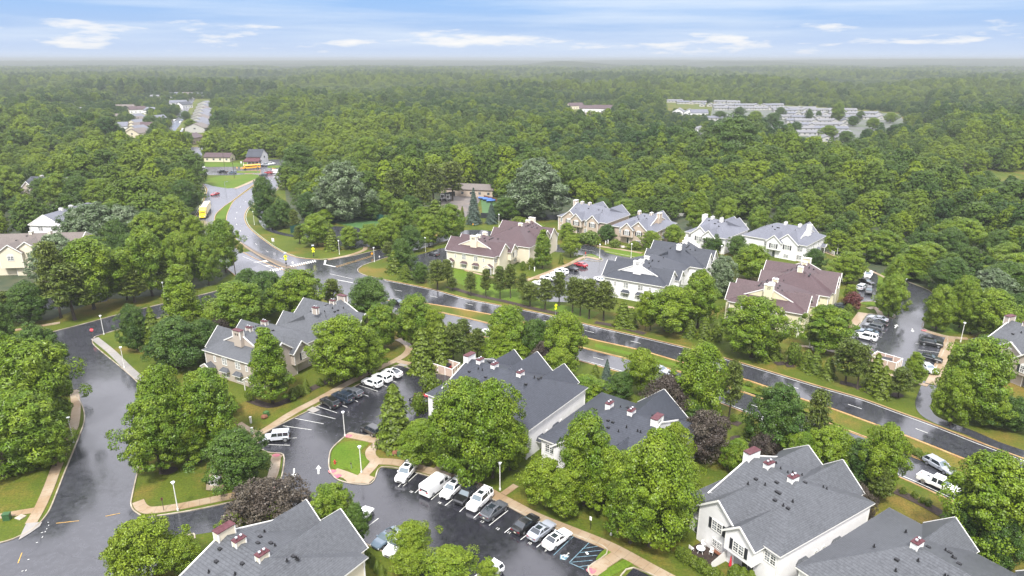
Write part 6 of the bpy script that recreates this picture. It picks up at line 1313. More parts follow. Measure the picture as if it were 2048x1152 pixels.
vehicle('suv', 'black', (728, 852), (756, 866), 'black SUV half under the cone-shaped evergreen beside the lawn island', 'car')
vehicle('sedan', 'black', (826, 797), (854, 808), 'black sedan behind the shrub by the white house corner', 'car')
vehicle('sedan', 'red', (836, 790), (866, 799), 'red car peeking out behind the black sedan at the white house corner', 'car')
vehicle('sedan', 'white', (734, 1020), (708, 1046), 'white sedan poking out from behind the green tree near the lot entrance', 'car')
vehicle('coupe', 'slate', (755, 1087), (790, 1062), 'slate-blue sports coupe with black roof', 'car', None, True)
vehicle('bigsuv', 'white', (779, 1106), (813, 1072), 'white SUV partly under the feathery tree beside the blue coupe', 'car', None, True)
vehicle('sedan', 'black', (868, 1122), (896, 1102), 'black car half hidden by the feathery trees at the bottom edge', 'car')
vehicle('suv', 'white', (965, 1158), (985, 1142), 'white car almost covered by the feathery tree at the bottom edge', 'car')
g3_ = 'cars in the middle lot'
vehicle('sedan', 'red', (1150, 526), (1173, 532), 'bright red sedan in the middle lot', 'car', g3_)
vehicle('sedan', 'black', (1130, 534), (1156, 540), 'black sedan between the red and the white cars in the middle lot', 'car', g3_)
vehicle('suv', 'white', (1111, 539), (1135, 546), 'white SUV next to the black sedan in the middle lot', 'car', g3_)
vehicle('suv', 'white', (1103, 545), (1128, 551), 'lower white SUV, third from the red sedan in the middle lot', 'car', g3_)
vehicle('suv', 'white', (1082, 553), (1109, 558), 'white SUV fourth from the red sedan in the middle lot', 'car', g3_)
vehicle('sedan', 'white', (1067, 564), (1090, 568), 'white sedan at the lower end of the row, behind the pines', 'car', g3_)
vehicle('sedan', 'white', (1212, 562), (1193, 556), 'white car at the corner of the dark-roofed white townhouse', 'car')
vehicle('sedan', 'black', (855, 504), (878, 510), 'black sedan parked left of the cream maroon-roofed townhouse', 'car')
vehicle('sedan', 'navy', (822, 524), (842, 530), 'dark car hidden by trees left of the cream townhouse', 'car')
g4_ = 'cars on the left side of the right parking lot'
vehicle('sedan', 'silver', (1738, 632), (1773, 641), 'silver sedan at the top of the row next to the tan apron', 'car', g4_)
vehicle('sedan', 'black', (1737, 640), (1773, 649), 'black sedan second from the top in the right lot row', 'car', g4_)
vehicle('suv', 'grey', (1727, 649), (1764, 658), 'grey SUV third from the top in the right lot row', 'car', g4_)
vehicle('sedan', 'slate', (1717, 659), (1754, 668), 'blue-grey sedan fourth from the top in the right lot row', 'car', g4_)
vehicle('bigsuv', 'white', (1713, 669), (1751, 678), 'white boxy SUV fifth from the top in the right lot row', 'car', g4_, False, True)
vehicle('sedan', 'silver', (1709, 688), (1736, 699), 'silver car at the bottom of the row under the maple', 'car', g4_)
vehicle('suv', 'black', (1885, 690), (1842, 682), 'black SUV on the right side of the right parking lot', 'car')
vehicle('sedan', 'black', (1881, 720), (1840, 711), 'black sedan beside the pavement behind the upright tree', 'car')
vehicle('sedan', 'palegrey', (1866, 742), (1848, 729), 'pale blue-white car at the lower right corner of the right lot', 'car')
vehicle('pickup', 'white', (1733, 555), (1741, 541), 'white pickup at the upper end of the right lot', 'pickup', zh=1)
vehicle('sedan', 'black', (1742, 566), (1724, 560), 'black sedan behind the white pickup in the upper right lot', 'car')
vehicle('suv', 'palegrey', (1732, 569), (1717, 578), 'silver SUV by the red-leaved tree in the upper right lot', 'car')
vehicle('suv', 'black', (1737, 588), (1739, 575), 'black SUV seen from behind in the upper right lot', 'car')
vehicle('sedan', 'navy', (1670, 609), (1686, 613), 'dark car beside the yellow townhouse and the red-leaved tree', 'car')
vehicle('wagon', 'silver', (1905, 944), (1853, 915), 'silver wagon driving on the near side of the highway', 'car', name='station_wagon')
vehicle('pickup', 'white', (1911, 979), (1846, 950), 'white pickup truck driving on the highway beside the silver wagon', 'pickup', zh=1)
vehicle('sedan', 'black', (806, 606), (786, 601), 'dark car on the near carriageway behind the round dark tree', 'car')
vehicle('sedan', 'silver', (1332, 743), (1310, 736), 'silver car on the near carriageway glimpsed between trees', 'car')
vehicle('sedan', 'white', (1556, 851), (1536, 842), 'white car on the near carriageway hidden by the broad oak', 'car')
vehicle('sedan', 'white', (990, 668), (972, 663), 'white car on the near carriageway behind the dark pines', 'car')
for i, (x, y, c, l) in enumerate(((88, 416, 'white', 'white car left in the lot behind the white apartment block'), (100, 417, 'silver', 'silver car right in the lot behind the white apartment block'), (200, 590, 'white', 'white car half hidden by the thicket left of the highway'), (18, 600, 'navy', 'dark car in the lot below the beige apartment block'))):
    vehicle('sedan', c, (x-7, y), (x+7, y+1), l, 'car')
for x, y, c, k_, l in ((402, 334, 'white', 'sedan', 'white car far left on the distant crossroad'), (445, 344, 'black', 'pickup', 'black pickup on the distant crossroad'), (465, 345, 'slate', 'suv', 'blue-grey car behind the black pickup on the distant crossroad'), (527, 350, 'navy', 'suv', 'dark car right of the utility pole on the distant crossroad'), (537, 345, 'red', 'suv', 'dark red car on the distant crossroad'), (551, 344, 'white', 'van', 'white van at the right end of the distant crossroad'),
                      (532, 329, 'palegrey', 'pickup', 'grey pickup parked beside the white cottage'), (541, 327, 'white', 'pickup', 'white pickup parked right of the cottage'), (527, 331, 'black', 'sedan', 'black sedan on the cottage drive')):
    vehicle(k_, c, (x-7, y), (x+7, y+.6), l, 'car', name={'van': 'cargo_van', 'pickup': 'pickup_truck'}.get(k_, 'distant_car'))
for x, y, c, l in ((361, 244, 'white', 'white car at the far end of the suburban street'), (349, 240, 'white', 'pale car parked left of the suburban street end'), (366, 258, 'white', 'upper white car right of the suburban street'), (364, 262, 'palegrey', 'lower pale car right of the suburban street'), (430, 388, 'red', 'small red car behind the yellow truck'), (377, 240, 'white', 'white car beside the terrace row')):
    vehicle('sedan', c, (x-4, y+1), (x+4, y-1), l, 'car', name='distant_car')
# yellow semi truck
a, b = P(406, 436, 2), P(428, 401, 2); r_ = empty('semi_truck', *P(407, 436), .05, math.atan2(a[1]-b[1], a[0]-b[0]), 'bright yellow semi truck with box trailer coming down the left carriageway', 'truck')
q = MB(); q.box(-1.2, 2.6, -1.2, 1.2, .6, 1.6); q.box(-1.6, 1.0, -1.2, 1.2, 1.6, 3.2); q.solid([(1.0, -1.2, 1.6), (1.0, 1.2, 1.6), (1.0, 1.2, 3.1), (1.0, -1.2, 3.1), (1.4, -1.15, 1.6), (1.4, 1.15, 1.6)], [(0, 1, 5, 4), (0, 3, 4), (1, 5, 2), (3, 2, 5, 4)]); q.solid([(-1.6, -1.2, 3.2), (-1.6, 1.2, 3.2), (.8, 1.1, 3.2), (.8, -1.1, 3.2), (-1.6, -1.2, 3.95), (-1.6, 1.2, 3.95)], [(0, 3, 4), (1, 5, 2), (3, 2, 5, 4), (0, 4, 5, 1)]); q.build('cab', 'paint_truckyellow', r_)
q = MB(); q.solid([(1.07, -1.05, 1.9), (1.07, 1.05, 1.9), (1.03, 1.0, 2.7), (1.03, -1.0, 2.7)], [(0, 1, 2, 3)]); q.box(1.02, 1.25, -1.0, 1.0, 2.2, 2.6); q.build('windscreen', 'glass_car', r_)
q = MB(); q.box(-16.2, -2.2, -1.28, 1.28, 1.15, 4.05); q.build('trailer', 'paint_truckyellow', r_)
q = MB(); q.box(-16.1, -2.3, -1.2, 1.2, 4.055, 4.09); q.build('trailer_roof', 'paint_white', r_)
for x in (1.7, -1.3, -2.4, -13.2, -14.4):
    for sg in (-1, 1): q = MB(); q.beam((x, sg*.85, .5), (x, sg*1.2, .5), 1.0, None, 0, 14); q.build('wheel', 'tyre', r_)
for sg in (-1, 1): q = MB(); q.box(2.58, 2.66, sg*.9-.2, sg*.9+.2, .9, 1.2); q.build('headlight', 'head', r_)
# school buses
for x, y, l in ((503, 338, 'yellow school bus at the distant crossroad in front of the cottage'),):
    a, b = P(x-6, y), P(x+6, y-1); r_ = empty('school_bus', *P(x, y), .05, math.atan2(a[1]-b[1], a[0]-b[0]), l, 'bus', 'school buses by the cottage'); s_ = 1 if x < 520 else .55
    q = MB(); loft(q, [[(x_*s_, -1.15, .6), (x_*s_, -1.2, 2.3), (x_*s_, -.9, 2.75), (x_*s_, .9, 2.75), (x_*s_, 1.2, 2.3), (x_*s_, 1.15, .6)] for x_ in (-5.2, 4.0)]); q.box(4.0*s_, 5.4*s_, -1, 1, .6, 1.5); q.build('body', 'paint_busyellow', r_)
    q = MB(); q.box(-4.8*s_, 3.8*s_, -1.22, 1.22, 1.6, 2.1); q.build('window', 'glass_car', r_)
    for x_ in (-3.5*s_, 3.8*s_):
        for sg in (-1, 1): q = MB(); q.beam((x_, sg*.95, .5), (x_, sg*1.2, .5), 1, None, 0, 12); q.build('wheel', 'tyre', r_)
# small excavators in the gravel yard
for x, y, l in ((885, 401, 'white small excavator, left of two in the gravel yard'), (896, 402, 'white small excavator, right of two in the gravel yard')):
    r_ = empty('small_excavator', *P(x, y), 0, R(-80), l, 'excavator', 'excavators in the gravel yard')
    q = MB(); q.box(-1.5, .2, -1, 1, .9, 1.7); q.box(-.8, .7, -.9, .9, 1.7, 3.0); q.build('cab', 'paint_white', r_); q = MB(); q.box(.71, .74, -.7, .7, 1.8, 2.8); q.build('window', 'glass_car', r_)
    q = MB(); q.beam((.6, 0, 1.6), (2.4, 0, 3.0), .3); q.beam((2.4, 0, 3.0), (3.2, 0, 1.2), .25); q.box(2.9, 3.5, -.4, .4, .6, 1.2); q.build('arm', 'black', r_)
    for sg in (-1, 1): q = MB(); q.box(-1.5, 1.5, sg*1.0-.25, sg*1.0+.25, 0, .85); q.build('track', 'tyre', r_)
# ------------------------------------------------------------------ street lamps
LAMPS = [(356, 1021, 969, 'white lamp post on the corner lawn beside the curved pavement'), (147, 885, 841, 'lamp post on the grass strip left of the side road'), (249, 736, 698, 'lamp post halfway along the pale pavement right of the side road'), (208, 669, 634, 'lamp post by the stop sign at the side road corner'),
    (690, 873, 835, 'white lamp post at the upper tip of the lawn island'), (723, 946, 900, 'white lamp post in the middle of the lawn island'), (1000, 980, 930, 'white lamp post behind the parked white SUVs under the huge maple'), (1222, 1070, 1030, 'lamp post half inside the big maple near the accessible bay'),
    (679, 509, 485, 'lamp post on the grass north of the crosswalk'), (749, 524, 500, 'lamp post at the corner of the side street'), (1199, 517, 491, 'lamp post on the small island in the middle lot'), (1262, 516, 502, 'lamp post behind the grass strip of the middle lot'),
    (998, 456, 434, 'lamp post on the grass behind the maroon roof'), (851, 503, 480, 'lamp post next to the faded stop sign'), (509, 450, 429, 'lamp post on the bank of the curving carriageway'), (1786, 634, 610, 'lamp post on the planted island of the right lot'), (1921, 684, 655, 'lamp post by the corner of the tan townhouse at the right edge'),
    (191, 413, 395, 'lamp post in the far left parking lot'), (1806, 590, 562, 'lamp post behind the twin maples of the right lot'), (1674, 508, 504, 'lamp post by the woods behind the yellow townhouse'), (1441, 520, 500, 'lamp post beside the small white townhouse'), (330, 598, 574, 'lamp post in front of the thicket by the side road'), (1108, 432, 414, 'thin lamp post at the left end of the pink-tan townhouses'), (2018, 391, 370, 'lamp post by the distant white roof at the right edge')]
for x, yb, yt, l in LAMPS:
    X_, Y_ = P(x, yb); h = 5.0 if yb > 480 else 5.6
    r_ = empty('street_lamp', X_, Y_, 0, 0, l, 'street lamp', 'street lamps of the estate')
    q = MB(); q.cyl(0, 0, 0, h-.45, .085, 8, 0, .06); q.cyl(0, 0, 0, .35, .15, 8); q.build('pole', 'pole_white', r_)
    q = MB(); q.cyl(0, 0, h-.45, h-.1, .17, 8, 0, .28); q.cyl(0, 0, h-.1, h, .30, 8, 0, .08); q.build('lamp_head', 'lamp_glass', r_)
# ------------------------------------------------------------------ signs, poles, boxes
def rootat(name, x, y, label, cat, rz=0, group=None, z=0): return empty(name, *P(x, y), z, rz, label, cat, group)
r_ = rootat('stop_sign', 187, 679, 'red octagonal stop sign at the top of the pale pavement', 'sign', R(20)); q = MB(); q.cyl(0, 0, 0, 2.1, .05, 6); q.build('post', 'pole_brown', r_)
q = MB(); oc = [(.42*math.cos(a), 0, 2.45+.42*math.sin(a)) for a in [math.pi/8+i*math.pi/4 for i in range(8)]]; q.solid([(x, -.04, z) for x, _, z in oc]+[(x, .02, z) for x, _, z in oc], [tuple(range(8)), tuple(range(15, 7, -1))]+[(i, i+8, (i+1) % 8+8, (i+1) % 8) for i in range(8)]); q.build('sign_face', 'red', r_)
me = textmesh('STOP', .30); me.materials.append(M['trim']); o = put('lettering', me, r_); o.location = (0, -.055, 2.45); o.rotation_euler = (math.pi/2, 0, 0)
r_ = rootat('stop_sign', 841, 497, 'faded red stop sign beside the side street lamp post', 'sign', R(-30)); q = MB(); q.cyl(0, 0, 0, 2.1, .05, 6); q.build('post', 'pole_grey', r_); q = MB(); q.solid([(x, -.04, z) for x, _, z in oc]+[(x, .02, z) for x, _, z in oc], [tuple(range(8)), tuple(range(15, 7, -1))]+[(i, i+8, (i+1) % 8+8, (i+1) % 8) for i in range(8)]); q.build('sign_face', 'cap', r_)
for x, y, l in ((573, 534, 'fluorescent yellow crossing sign with solar panel on the tip of the red median'), (628, 518, 'fluorescent yellow crossing sign with solar panel on the grass corner')):
    r_ = rootat('pedestrian_crossing_sign', x, y, l, 'sign', R(15), 'crossing signs at the zebra'); q = MB(); q.cyl(0, 0, 0, 4.4, .07, 7); q.box(-.25, .25, -.16, .1, 1.1, 1.5); q.box(-.2, .2, -.14, .1, 2.0, 2.3); q.build('post', 'black', r_)
    q = MB(); q.solid([(0, -.12, 4.15), (.62, -.12, 3.5), (0, -.12, 2.85), (-.62, -.12, 3.5), (0, -.08, 4.15), (.62, -.08, 3.5), (0, -.08, 2.85), (-.62, -.08, 3.5)], [(0, 1, 2, 3), (7, 6, 5, 4)]); q.box(-.4, .4, -.13, -.09, 2.35, 2.85); q.build('sign_face', 'yellow_sign', r_)
    q = MB(); q.beam((.05, -.14, 3.6), (-.05, -.14, 3.2), .09); q.beam((.05, -.14, 3.6), (.2, -.14, 3.25), .09); q.ball(.05, -.14, 3.75, .09); q.solid([(-.2, -.14, 2.62), (.05, -.14, 2.62), (.05, -.14, 2.45)], [(0, 1, 2)]); q.build('symbol', 'black', r_)
    q = MB(); q.solid([(-.4, -.3, 4.55), (.4, -.3, 4.55), (.4, .3, 4.85), (-.4, .3, 4.85), (-.4, -.3, 4.5), (.4, -.3, 4.5), (.4, .3, 4.8), (-.4, .3, 4.8)], [(0, 1, 2, 3), (7, 6, 5, 4), (0, 4, 5, 1)]); q.build('solar_panel', 'pole_grey', r_)
r_ = rootat('pedestrian_warning_sign', 1111, 632, 'yellow diamond warning sign on the verge between the highway pines', 'sign', R(30)); q = MB(); q.cyl(0, 0, 0, 2.4, .05, 6); q.build('post', 'pole_grey', r_); q = MB(); q.solid([(0, -.1, 3.5), (.5, -.1, 2.95), (0, -.1, 2.4), (-.5, -.1, 2.95)], [(0, 1, 2, 3)]); q.box(-.32, .32, -.09, -.05, 1.8, 2.35); q.build('sign_face', 'yellow_sign', r_)
r_ = rootat('keep_right_sign', 744, 514, 'small orange-yellow diamond sign at the end of the double yellow line', 'sign', R(40)); q = MB(); q.cyl(0, 0, 0, .7, .05, 6); q.build('post', 'pole_grey', r_); q = MB(); q.solid([(0, -.1, 1.7), (.5, -.1, 1.2), (0, -.1, .7), (-.5, -.1, 1.2)], [(0, 1, 2, 3)]); q.build('sign_face', 'orange_sign', r_)
def panel_sign(x, y, w, h, z, m, label, rz=20, posts=1, name='road_sign', post='pole_grey'):
    r_ = rootat(name, x, y, label, 'sign', R(rz)); q = MB()
    for k in range(posts): xx = 0 if posts == 1 else (-w*.35 if k == 0 else w*.35); q.cyl(xx, 0, 0, z+h*.5, .04, 6)
    q.build('post', post, r_); q = MB(); q.box(-w/2, w/2, -.09, -.045, z, z+h); q.build('sign_face', m, r_); return r_
panel_sign(547, 494, 1.1, 1.2, 2.0, 'trim', 'pair of white sign backs on the grass beside the curving carriageway', 160, 2)
panel_sign(586, 533, .5, .8, .9, 'trim', 'small white keep-right sign at the zebra end of the median')
panel_sign(823, 560, .8, 1.0, .4, 'trim', 'low white sign board at the edge of the shrubs beyond the highway', 35)
panel_sign(1181, 1059, .35, .6, 1.6, 'trim', 'white-topped sign post in the grass behind the long parking row', -40, 1, 'parking_sign', 'black')
panel_sign(759, 518, .35, .5, .6, 'trim', 'tiny white marker at the curb of the side street', 20)
panel_sign(328, 1022, .25, .45, 1.9, 'cap', 'slim brown sign post left of the white corner lamp', 30, 1, 'street_name_sign', 'pole_brown')
panel_sign(1160, 462 if False else 616, .5, .6, 1.2, 'trim', 'small white sign among the pines by the highway', 30)
panel_sign(483, 330, .9, 1.3, 1.0, 'trim', 'white board sign in front of the red-porch cottage', 5, 2)
panel_sign(946, 452, .35, .6, .4, 'orange_sign', 'small yellow marker post left of the blue spruce', 0)
panel_sign(703, 938, .2, .35, .9, 'pole_brown', 'short brown sign post on the lawn island near the white lamp', 0)
# fire hydrants
for x, y, l in ((670, 928, 'red fire hydrant on the left side of the lawn island'), (1171, 562 if False else 508, 'fire hydrant beside the middle lot')):
    r_ = rootat('fire_hydrant', x, y, l, 'fire hydrant'); q = MB(); q.cyl(0, 0, 0, .62, .14, 8); q.ball(0, 0, .64, .15); q.beam((-.26, 0, .42), (.26, 0, .42), .13, None, 0, 8); q.cyl(0, 0, 0, .08, .2, 8); q.build('hydrant_body', 'hydrant', r_)
# utility boxes
r_ = rootat('utility_cabinet', 15, 1039, 'dark green utility cabinet beside the path at the lower left', 'utility box', R(10)); q = MB(); q.box(-.45, .45, -.35, .35, 0, .95); q.build('cabinet', 'green_box', r_); q = MB(); q.box(-.5, .5, -.4, .4, .95, 1.05); q.build('lid', 'green_box', r_)
r_ = rootat('manhole_cover', 41, 1035, 'pale square hatch in the grass right of the green cabinet', 'hatch', R(-20)); q = MB(); q.box(-.55, .55, -.5, .5, 0, .12); q.build('cover', 'concrete', r_)
r_ = rootat('transformer_cabinet', 432, 967, 'white ribbed cabinet on a brick pad on the corner lawn', 'utility box', R(-3)); q = MB(); q.box(-.75, .75, -.7, .7, .12, .95); q.build('cabinet', 'trim', r_); q = MB()
for i in range(5): q.box(-.7+i*.3, -.5+i*.3, -.6, .6, .95, 1.02)
q.build('lid_ribs', 'pole_white', r_)
for x, y, l, m in ((533, 832, 'pale green cabinet by the lawn of the tan townhouse', 'court'), (801, 912, 'green cabinet by the pavement under the cone-shaped evergreen', 'court')):
    r_ = rootat('utility_cabinet', x, y, l, 'utility box', R(-30)); q = MB(); q.box(-.4, .4, -.4, .4, 0, .9); q.build('cabinet', m, r_)
for x, y, l in ((528, 837, 'brown stone block beside the pale green cabinet'), (790, 909, 'round brown boulder beside the green cabinet'), (1237, 1067, 'terracotta pot beside the half-hidden lamp post')):
    r_ = rootat('garden_stone', x, y, l, 'stone'); q = MB(); q.ball(0, 0, .35, .55, 0, .8); q.ball(.3, .2, .3, .4); q.build('stone', 'wood', r_)
for i, (x, y) in enumerate(((1248, 491), (1256, 493), (1264, 495))):
    r_ = rootat('boulder', x-18, y, ('left', 'middle', 'right')[i]+' white boulder in the bed below the pink-tan townhouses', 'boulder', 0, 'white boulders'); q = MB(); q.ball(0, 0, .2, 1.0, 0, .5); q.ball(.7, .1, .15, .7, 0, .5); q.build('stone', 'concrete', r_)
# white entry posts in pairs
for i, (x, y, l) in enumerate(((294, 757, 'left white marker post at the path into the front left lawn'), (309, 760, 'right white marker post at the path into the front left lawn'), (1059, 539, 'left white marker post by the cream townhouse path'), (1069, 542, 'right white marker post by the cream townhouse path'), (1149, 511, 'left white marker post by the yellow-green tree'), (1154, 512, 'right white marker post by the yellow-green tree'), (1211, 489, 'left white marker post below the pink-tan townhouses'), (1216, 487, 'right white marker post below the pink-tan townhouses'), (505, 868, 'white marker post at the path left of the off-roader'), (502, 846, 'slim white post at the path beside the tan townhouse lawn'), (1619, 696, 'left white marker post by the yellow townhouse path'), (1626, 700, 'right white marker post by the yellow townhouse path'))):
    r_ = rootat('marker_post', x, y, l, 'post', 0, 'white marker posts'); q = MB(); q.box(-.14, .14, -.14, .14, 0, 1.15); q.build('post', 'trim', r_); q = MB(); q.box(-.19, .19, -.19, .19, 1.15, 1.28); q.build('post_cap', 'trim', r_)
# ------------------------------------------------------------------ fences and dumpster pens
def board_fence(pts, h, m, label, name='fence', cat='fence', rail=False, close=False, post=2.4, pm=None, z0=0):
    g = G(pts); 
    if close: g = g+[g[0]]
    x0, y0 = g[0]; r_ = empty(name, x0, y0, 0, 0, label, cat); q = MB(); pq = MB()
    for a, b in zip(g, g[1:]):
        ax, ay, bx, by = a[0]-x0, a[1]-y0, b[0]-x0, b[1]-y0; L_ = math.dist(a, b); n = max(1, int(round(L_/post)))
        if rail:
            for z in (.35*h, .66*h, .96*h): q.beam((ax, ay, z), (bx, by, z), .06, .18)
        else:
            q.beam((ax, ay, h*.52), (bx, by, h*.52), .05, h*.98)
        for i in range(n+1): t = i/n; pq.box(ax+(bx-ax)*t-.07, ax+(bx-ax)*t+.07, ay+(by-ay)*t-.07, ay+(by-ay)*t+.07, z0, h*1.06)
    q.build('rail' if rail else 'panel', m, r_); pq.build('post', pm or m, r_); return r_
def pen(c, label, redthing=True):
    g = G(c); r_ = empty('dumpster_enclosure', g[0][0], g[0][1], 0, 0, label, 'enclosure'); q = MB(); pq = MB(); x0, y0 = g[0]
    for a, b in zip(g, g[1:]+g[:1]):
        ax, ay, bx, by = a[0]-x0, a[1]-y0, b[0]-x0, b[1]-y0; q.beam((ax, ay, .92), (bx, by, .92), .08, 1.75); pq.beam((ax, ay, 1.84), (bx, by, 1.84), .16, .09)
        n = 3
        for i in range(n): t = i/n; X2, Y2 = ax+(bx-ax)*t, ay+(by-ay)*t; pq.box(X2-.09, X2+.09, Y2-.09, Y2+.09, 0, 1.95)
    q.build('board_panel', 'fence_tan', r_); pq.build('post', 'trim', r_)
    cx = sum(p[0] for p in g)/len(g); cy = sum(p[1] for p in g)/len(g)
    d = empty('dumpster', cx, cy, .03, R(-30), 'red dumpster inside the '+label, 'dumpster')
    q = MB(); loft(q, [[(-.95, y*.8, .2), (.95, y*.8, .2), (1.05, y, 1.25), (-1.05, y, 1.25)] for y in (-.75, .75)]); q.build('bin', 'red', d); q = MB(); q.solid([(-1.1, -.8, 1.26), (1.1, -.8, 1.26), (1.1, .8, 1.5), (-1.1, .8, 1.5), (-1.1, -.8, 1.30), (1.1, -.8, 1.30), (1.1, .8, 1.54), (-1.1, .8, 1.54)], [(0, 1, 2, 3), (4, 5, 6, 7), (0, 1, 5, 4), (1, 2, 6, 5), (3, 0, 4, 7)]); q.build('lid', 'black', d)
pen([(862, 741), (905, 755), (920, 742), (880, 729)], 'tan board pen beside the three white cars')
pen([(1738, 727), (1790, 742), (1802, 733), (1752, 718)], 'tan board pen beside the right parking lot')
board_fence([(1320, 436), (1345, 433), (1372, 434)], 1.4, 'trim', 'white three-rail fence below the woods right of the pink-tan townhouses', rail=True)
board_fence([(1470, 448), (1480, 452), (1492, 454)], 1.4, 'trim', 'short white rail fence behind the small white townhouse', rail=True)
board_fence([(1646, 500), (1656, 506), (1668, 511)], 1.3, 'trim', 'short white rail fence near the woods corner', rail=True)
board_fence([(1022, 443), (1032, 441)], 1.3, 'trim', 'tiny piece of white fence behind the maroon roof', rail=True)
board_fence([(962, 436), (1000, 438), (1070, 440), (1140, 440)], 2.2, 'fence_black', 'long dark fence along the bottom of the woods behind the spruces')
board_fence([(968, 398), (985, 402), (1003, 410)], 1.8, 'wood', 'reddish wooden fence along the yard lawn')
board_fence([(664, 446), (700, 434), (745, 440), (775, 446)], 3.0, 'mesh_green', 'green windscreen fence at the back of the ball court', 'court_fence', post=4)
board_fence([(582, 467), (598, 463), (614, 459)], 2.8, 'mesh_green', 'green windscreen fence at the left end of the courts', 'court_fence', post=4)
board_fence([(880, 395), (900, 392), (923, 391)], 2.0, 'fence_black', 'dark screen fence in front of the gravel yard building')
house(940, 388, 26, 12, 3.5, 5.2, -12, 'side_pinktan', 'roof_tan', 'low workshop with grey roof behind the gravel yard', 'workshop', None, 'workshop')
for i, (x, y) in enumerate(((966, 400), (975, 402), (982, 405))):
    r_ = rootat('covered_boat', x, y, ('left', 'middle', 'right')[i]+' blue-covered boat against the wooden yard fence', 'boat', R(-20+20*i), 'blue-covered boats'); q = MB(); loft(q, [[(x_, -w, 1.0), (x_, 0, .3), (x_, w, 1.0), (x_, 0, 1.5)] for x_, w in ((-2.2, .8), (0, 1.0), (1.6, .7), (2.4, .1))]); q.build('cover', 'blue', r_)
# playground frame and pavilion
r_ = rootat('swing_frame', 553, 437, 'white swing frame beside the thicket', 'swing'); q = MB()
q.beam((0, 0, 3), (7, 0, 3), .14)
for x in (0, 7): q.beam((x, 0, 0), (x, 0, 3), .12); q.beam((x, -1, 0), (x, 0, 3), .1)
q.build('frame', 'trim', r_)
q = MB()
for x in (2, 3.4, 5): q.beam((x, 0, 3), (x, 0, .8), .04); q.box(x-.25, x+.25, -.1, .1, .7, .78)
q.build('swing_seat', 'black', r_)
r_ = rootat('play_structure', 572, 445, 'green play structure beside the white swing frame', 'playground'); q = MB(); q.box(-1, 1, -1, 1, 1.2, 1.35)
for x in (-1, 1):
    for y in (-1, 1): q.beam((x, y, 0), (x, y, 2.6), .12)
q.build('deck', 'mesh_green', r_); q = MB(); q.solid([(-1.2, -1.2, 2.6), (1.2, -1.2, 2.6), (1.2, 1.2, 2.6), (-1.2, 1.2, 2.6), (0, 0, 3.6)], [(0, 1, 4), (1, 2, 4), (2, 3, 4), (3, 0, 4)]); q.build('canopy', 'green_box', r_); q = MB(); q.beam((1, 0, 1.2), (3, 0, .2), .5, .08); q.build('slide', 'green_box', r_)
# utility poles and wires
def pole(x, y, h, l, arm=True, rz=0):
    r_ = rootat('utility_pole', x, y, l, 'utility pole', R(rz)); q = MB(); q.cyl(0, 0, 0, h, .16, 8, 0, .11); q.build('pole', 'pole_brown', r_)
    if arm: q = MB(); q.box(-1.3, 1.3, -.08, .08, h-.9, h-.7); q.build('cross_arm', 'pole_brown', r_)
    return P(x, y)+(h-.75,)
pa = pole(469, 356, 11, 'tall utility pole on the triangular lawn in front of the cottage', rz=5); pb = pole(449, 333, 11, 'utility pole in front of the red-roofed bungalow', rz=5); pc = pole(1921, 371, 12, 'utility pole at the edge of the distant field on the right', rz=5)
pole(471, 549, 5.5, 'short dark pole at the junction left of the round dark tree', False)
def wire(a, b, label, sag=1.2, n=10):
    r_ = empty('overhead_wire', a[0], a[1], a[2], 0, label, 'wire'); q = MB(); pts = []
    for i in range(n+1): t = i/n; pts.append(((b[0]-a[0])*t, (b[1]-a[1])*t, (b[2]-a[2])*t-sag*4*t*(1-t)))
    for u, v in zip(pts, pts[1:]): q.beam(u, v, .07)
    q.build('wire', 'vent', r_)
wire(pb, P(640, 331)+(10,), 'thin overhead wire running right from the pole by the bungalow', 1.5)
wire(pc, P(2200, 371)+(11,), 'overhead wire running right from the distant field pole', 1.5); wire(pc, P(1700, 362)+(11,), 'overhead wire running left into the woods from the distant field pole', 2)
# traffic light standards at the far crossroad, cones
for x, y, l in ((452, 388, 'lamp standard where the truck carriageway splits'), (517, 352, 'light standard at the right end of the triangular lawn')):
    r_ = rootat('light_standard', x, y, l, 'light pole'); q = MB(); q.cyl(0, 0, 0, 6, .1, 6); q.beam((0, 0, 5.8), (1.2, 0, 6.1), .08); q.build('pole', 'pole_grey', r_); q = MB(); q.box(1.0, 1.7, -.15, .15, 6.0, 6.2); q.build('lamp_head', 'pole_grey', r_)
for i, (x, y) in enumerate(((474, 336), (482, 337), (546, 338), (550, 339))):
    r_ = rootat('traffic_cone', x, y, ('leftmost', 'second from left', 'third from left', 'rightmost')[i]+' orange traffic cone by the distant crossroad', 'cone', 0, 'orange cones'); q = MB(); q.cyl(0, 0, 0, .9, .28, 8, 0, .05); q.box(-.35, .35, -.35, .35, 0, .05); q.build('cone', 'orange_sign', r_)
# distant white roof at the right edge
r_ = house(2045, 400, 30, 14, 4, 5.2, 0, 'side_white', 'roof_far', 'white flat building cut off at the right edge by the distant road', 'building', None, 'building')
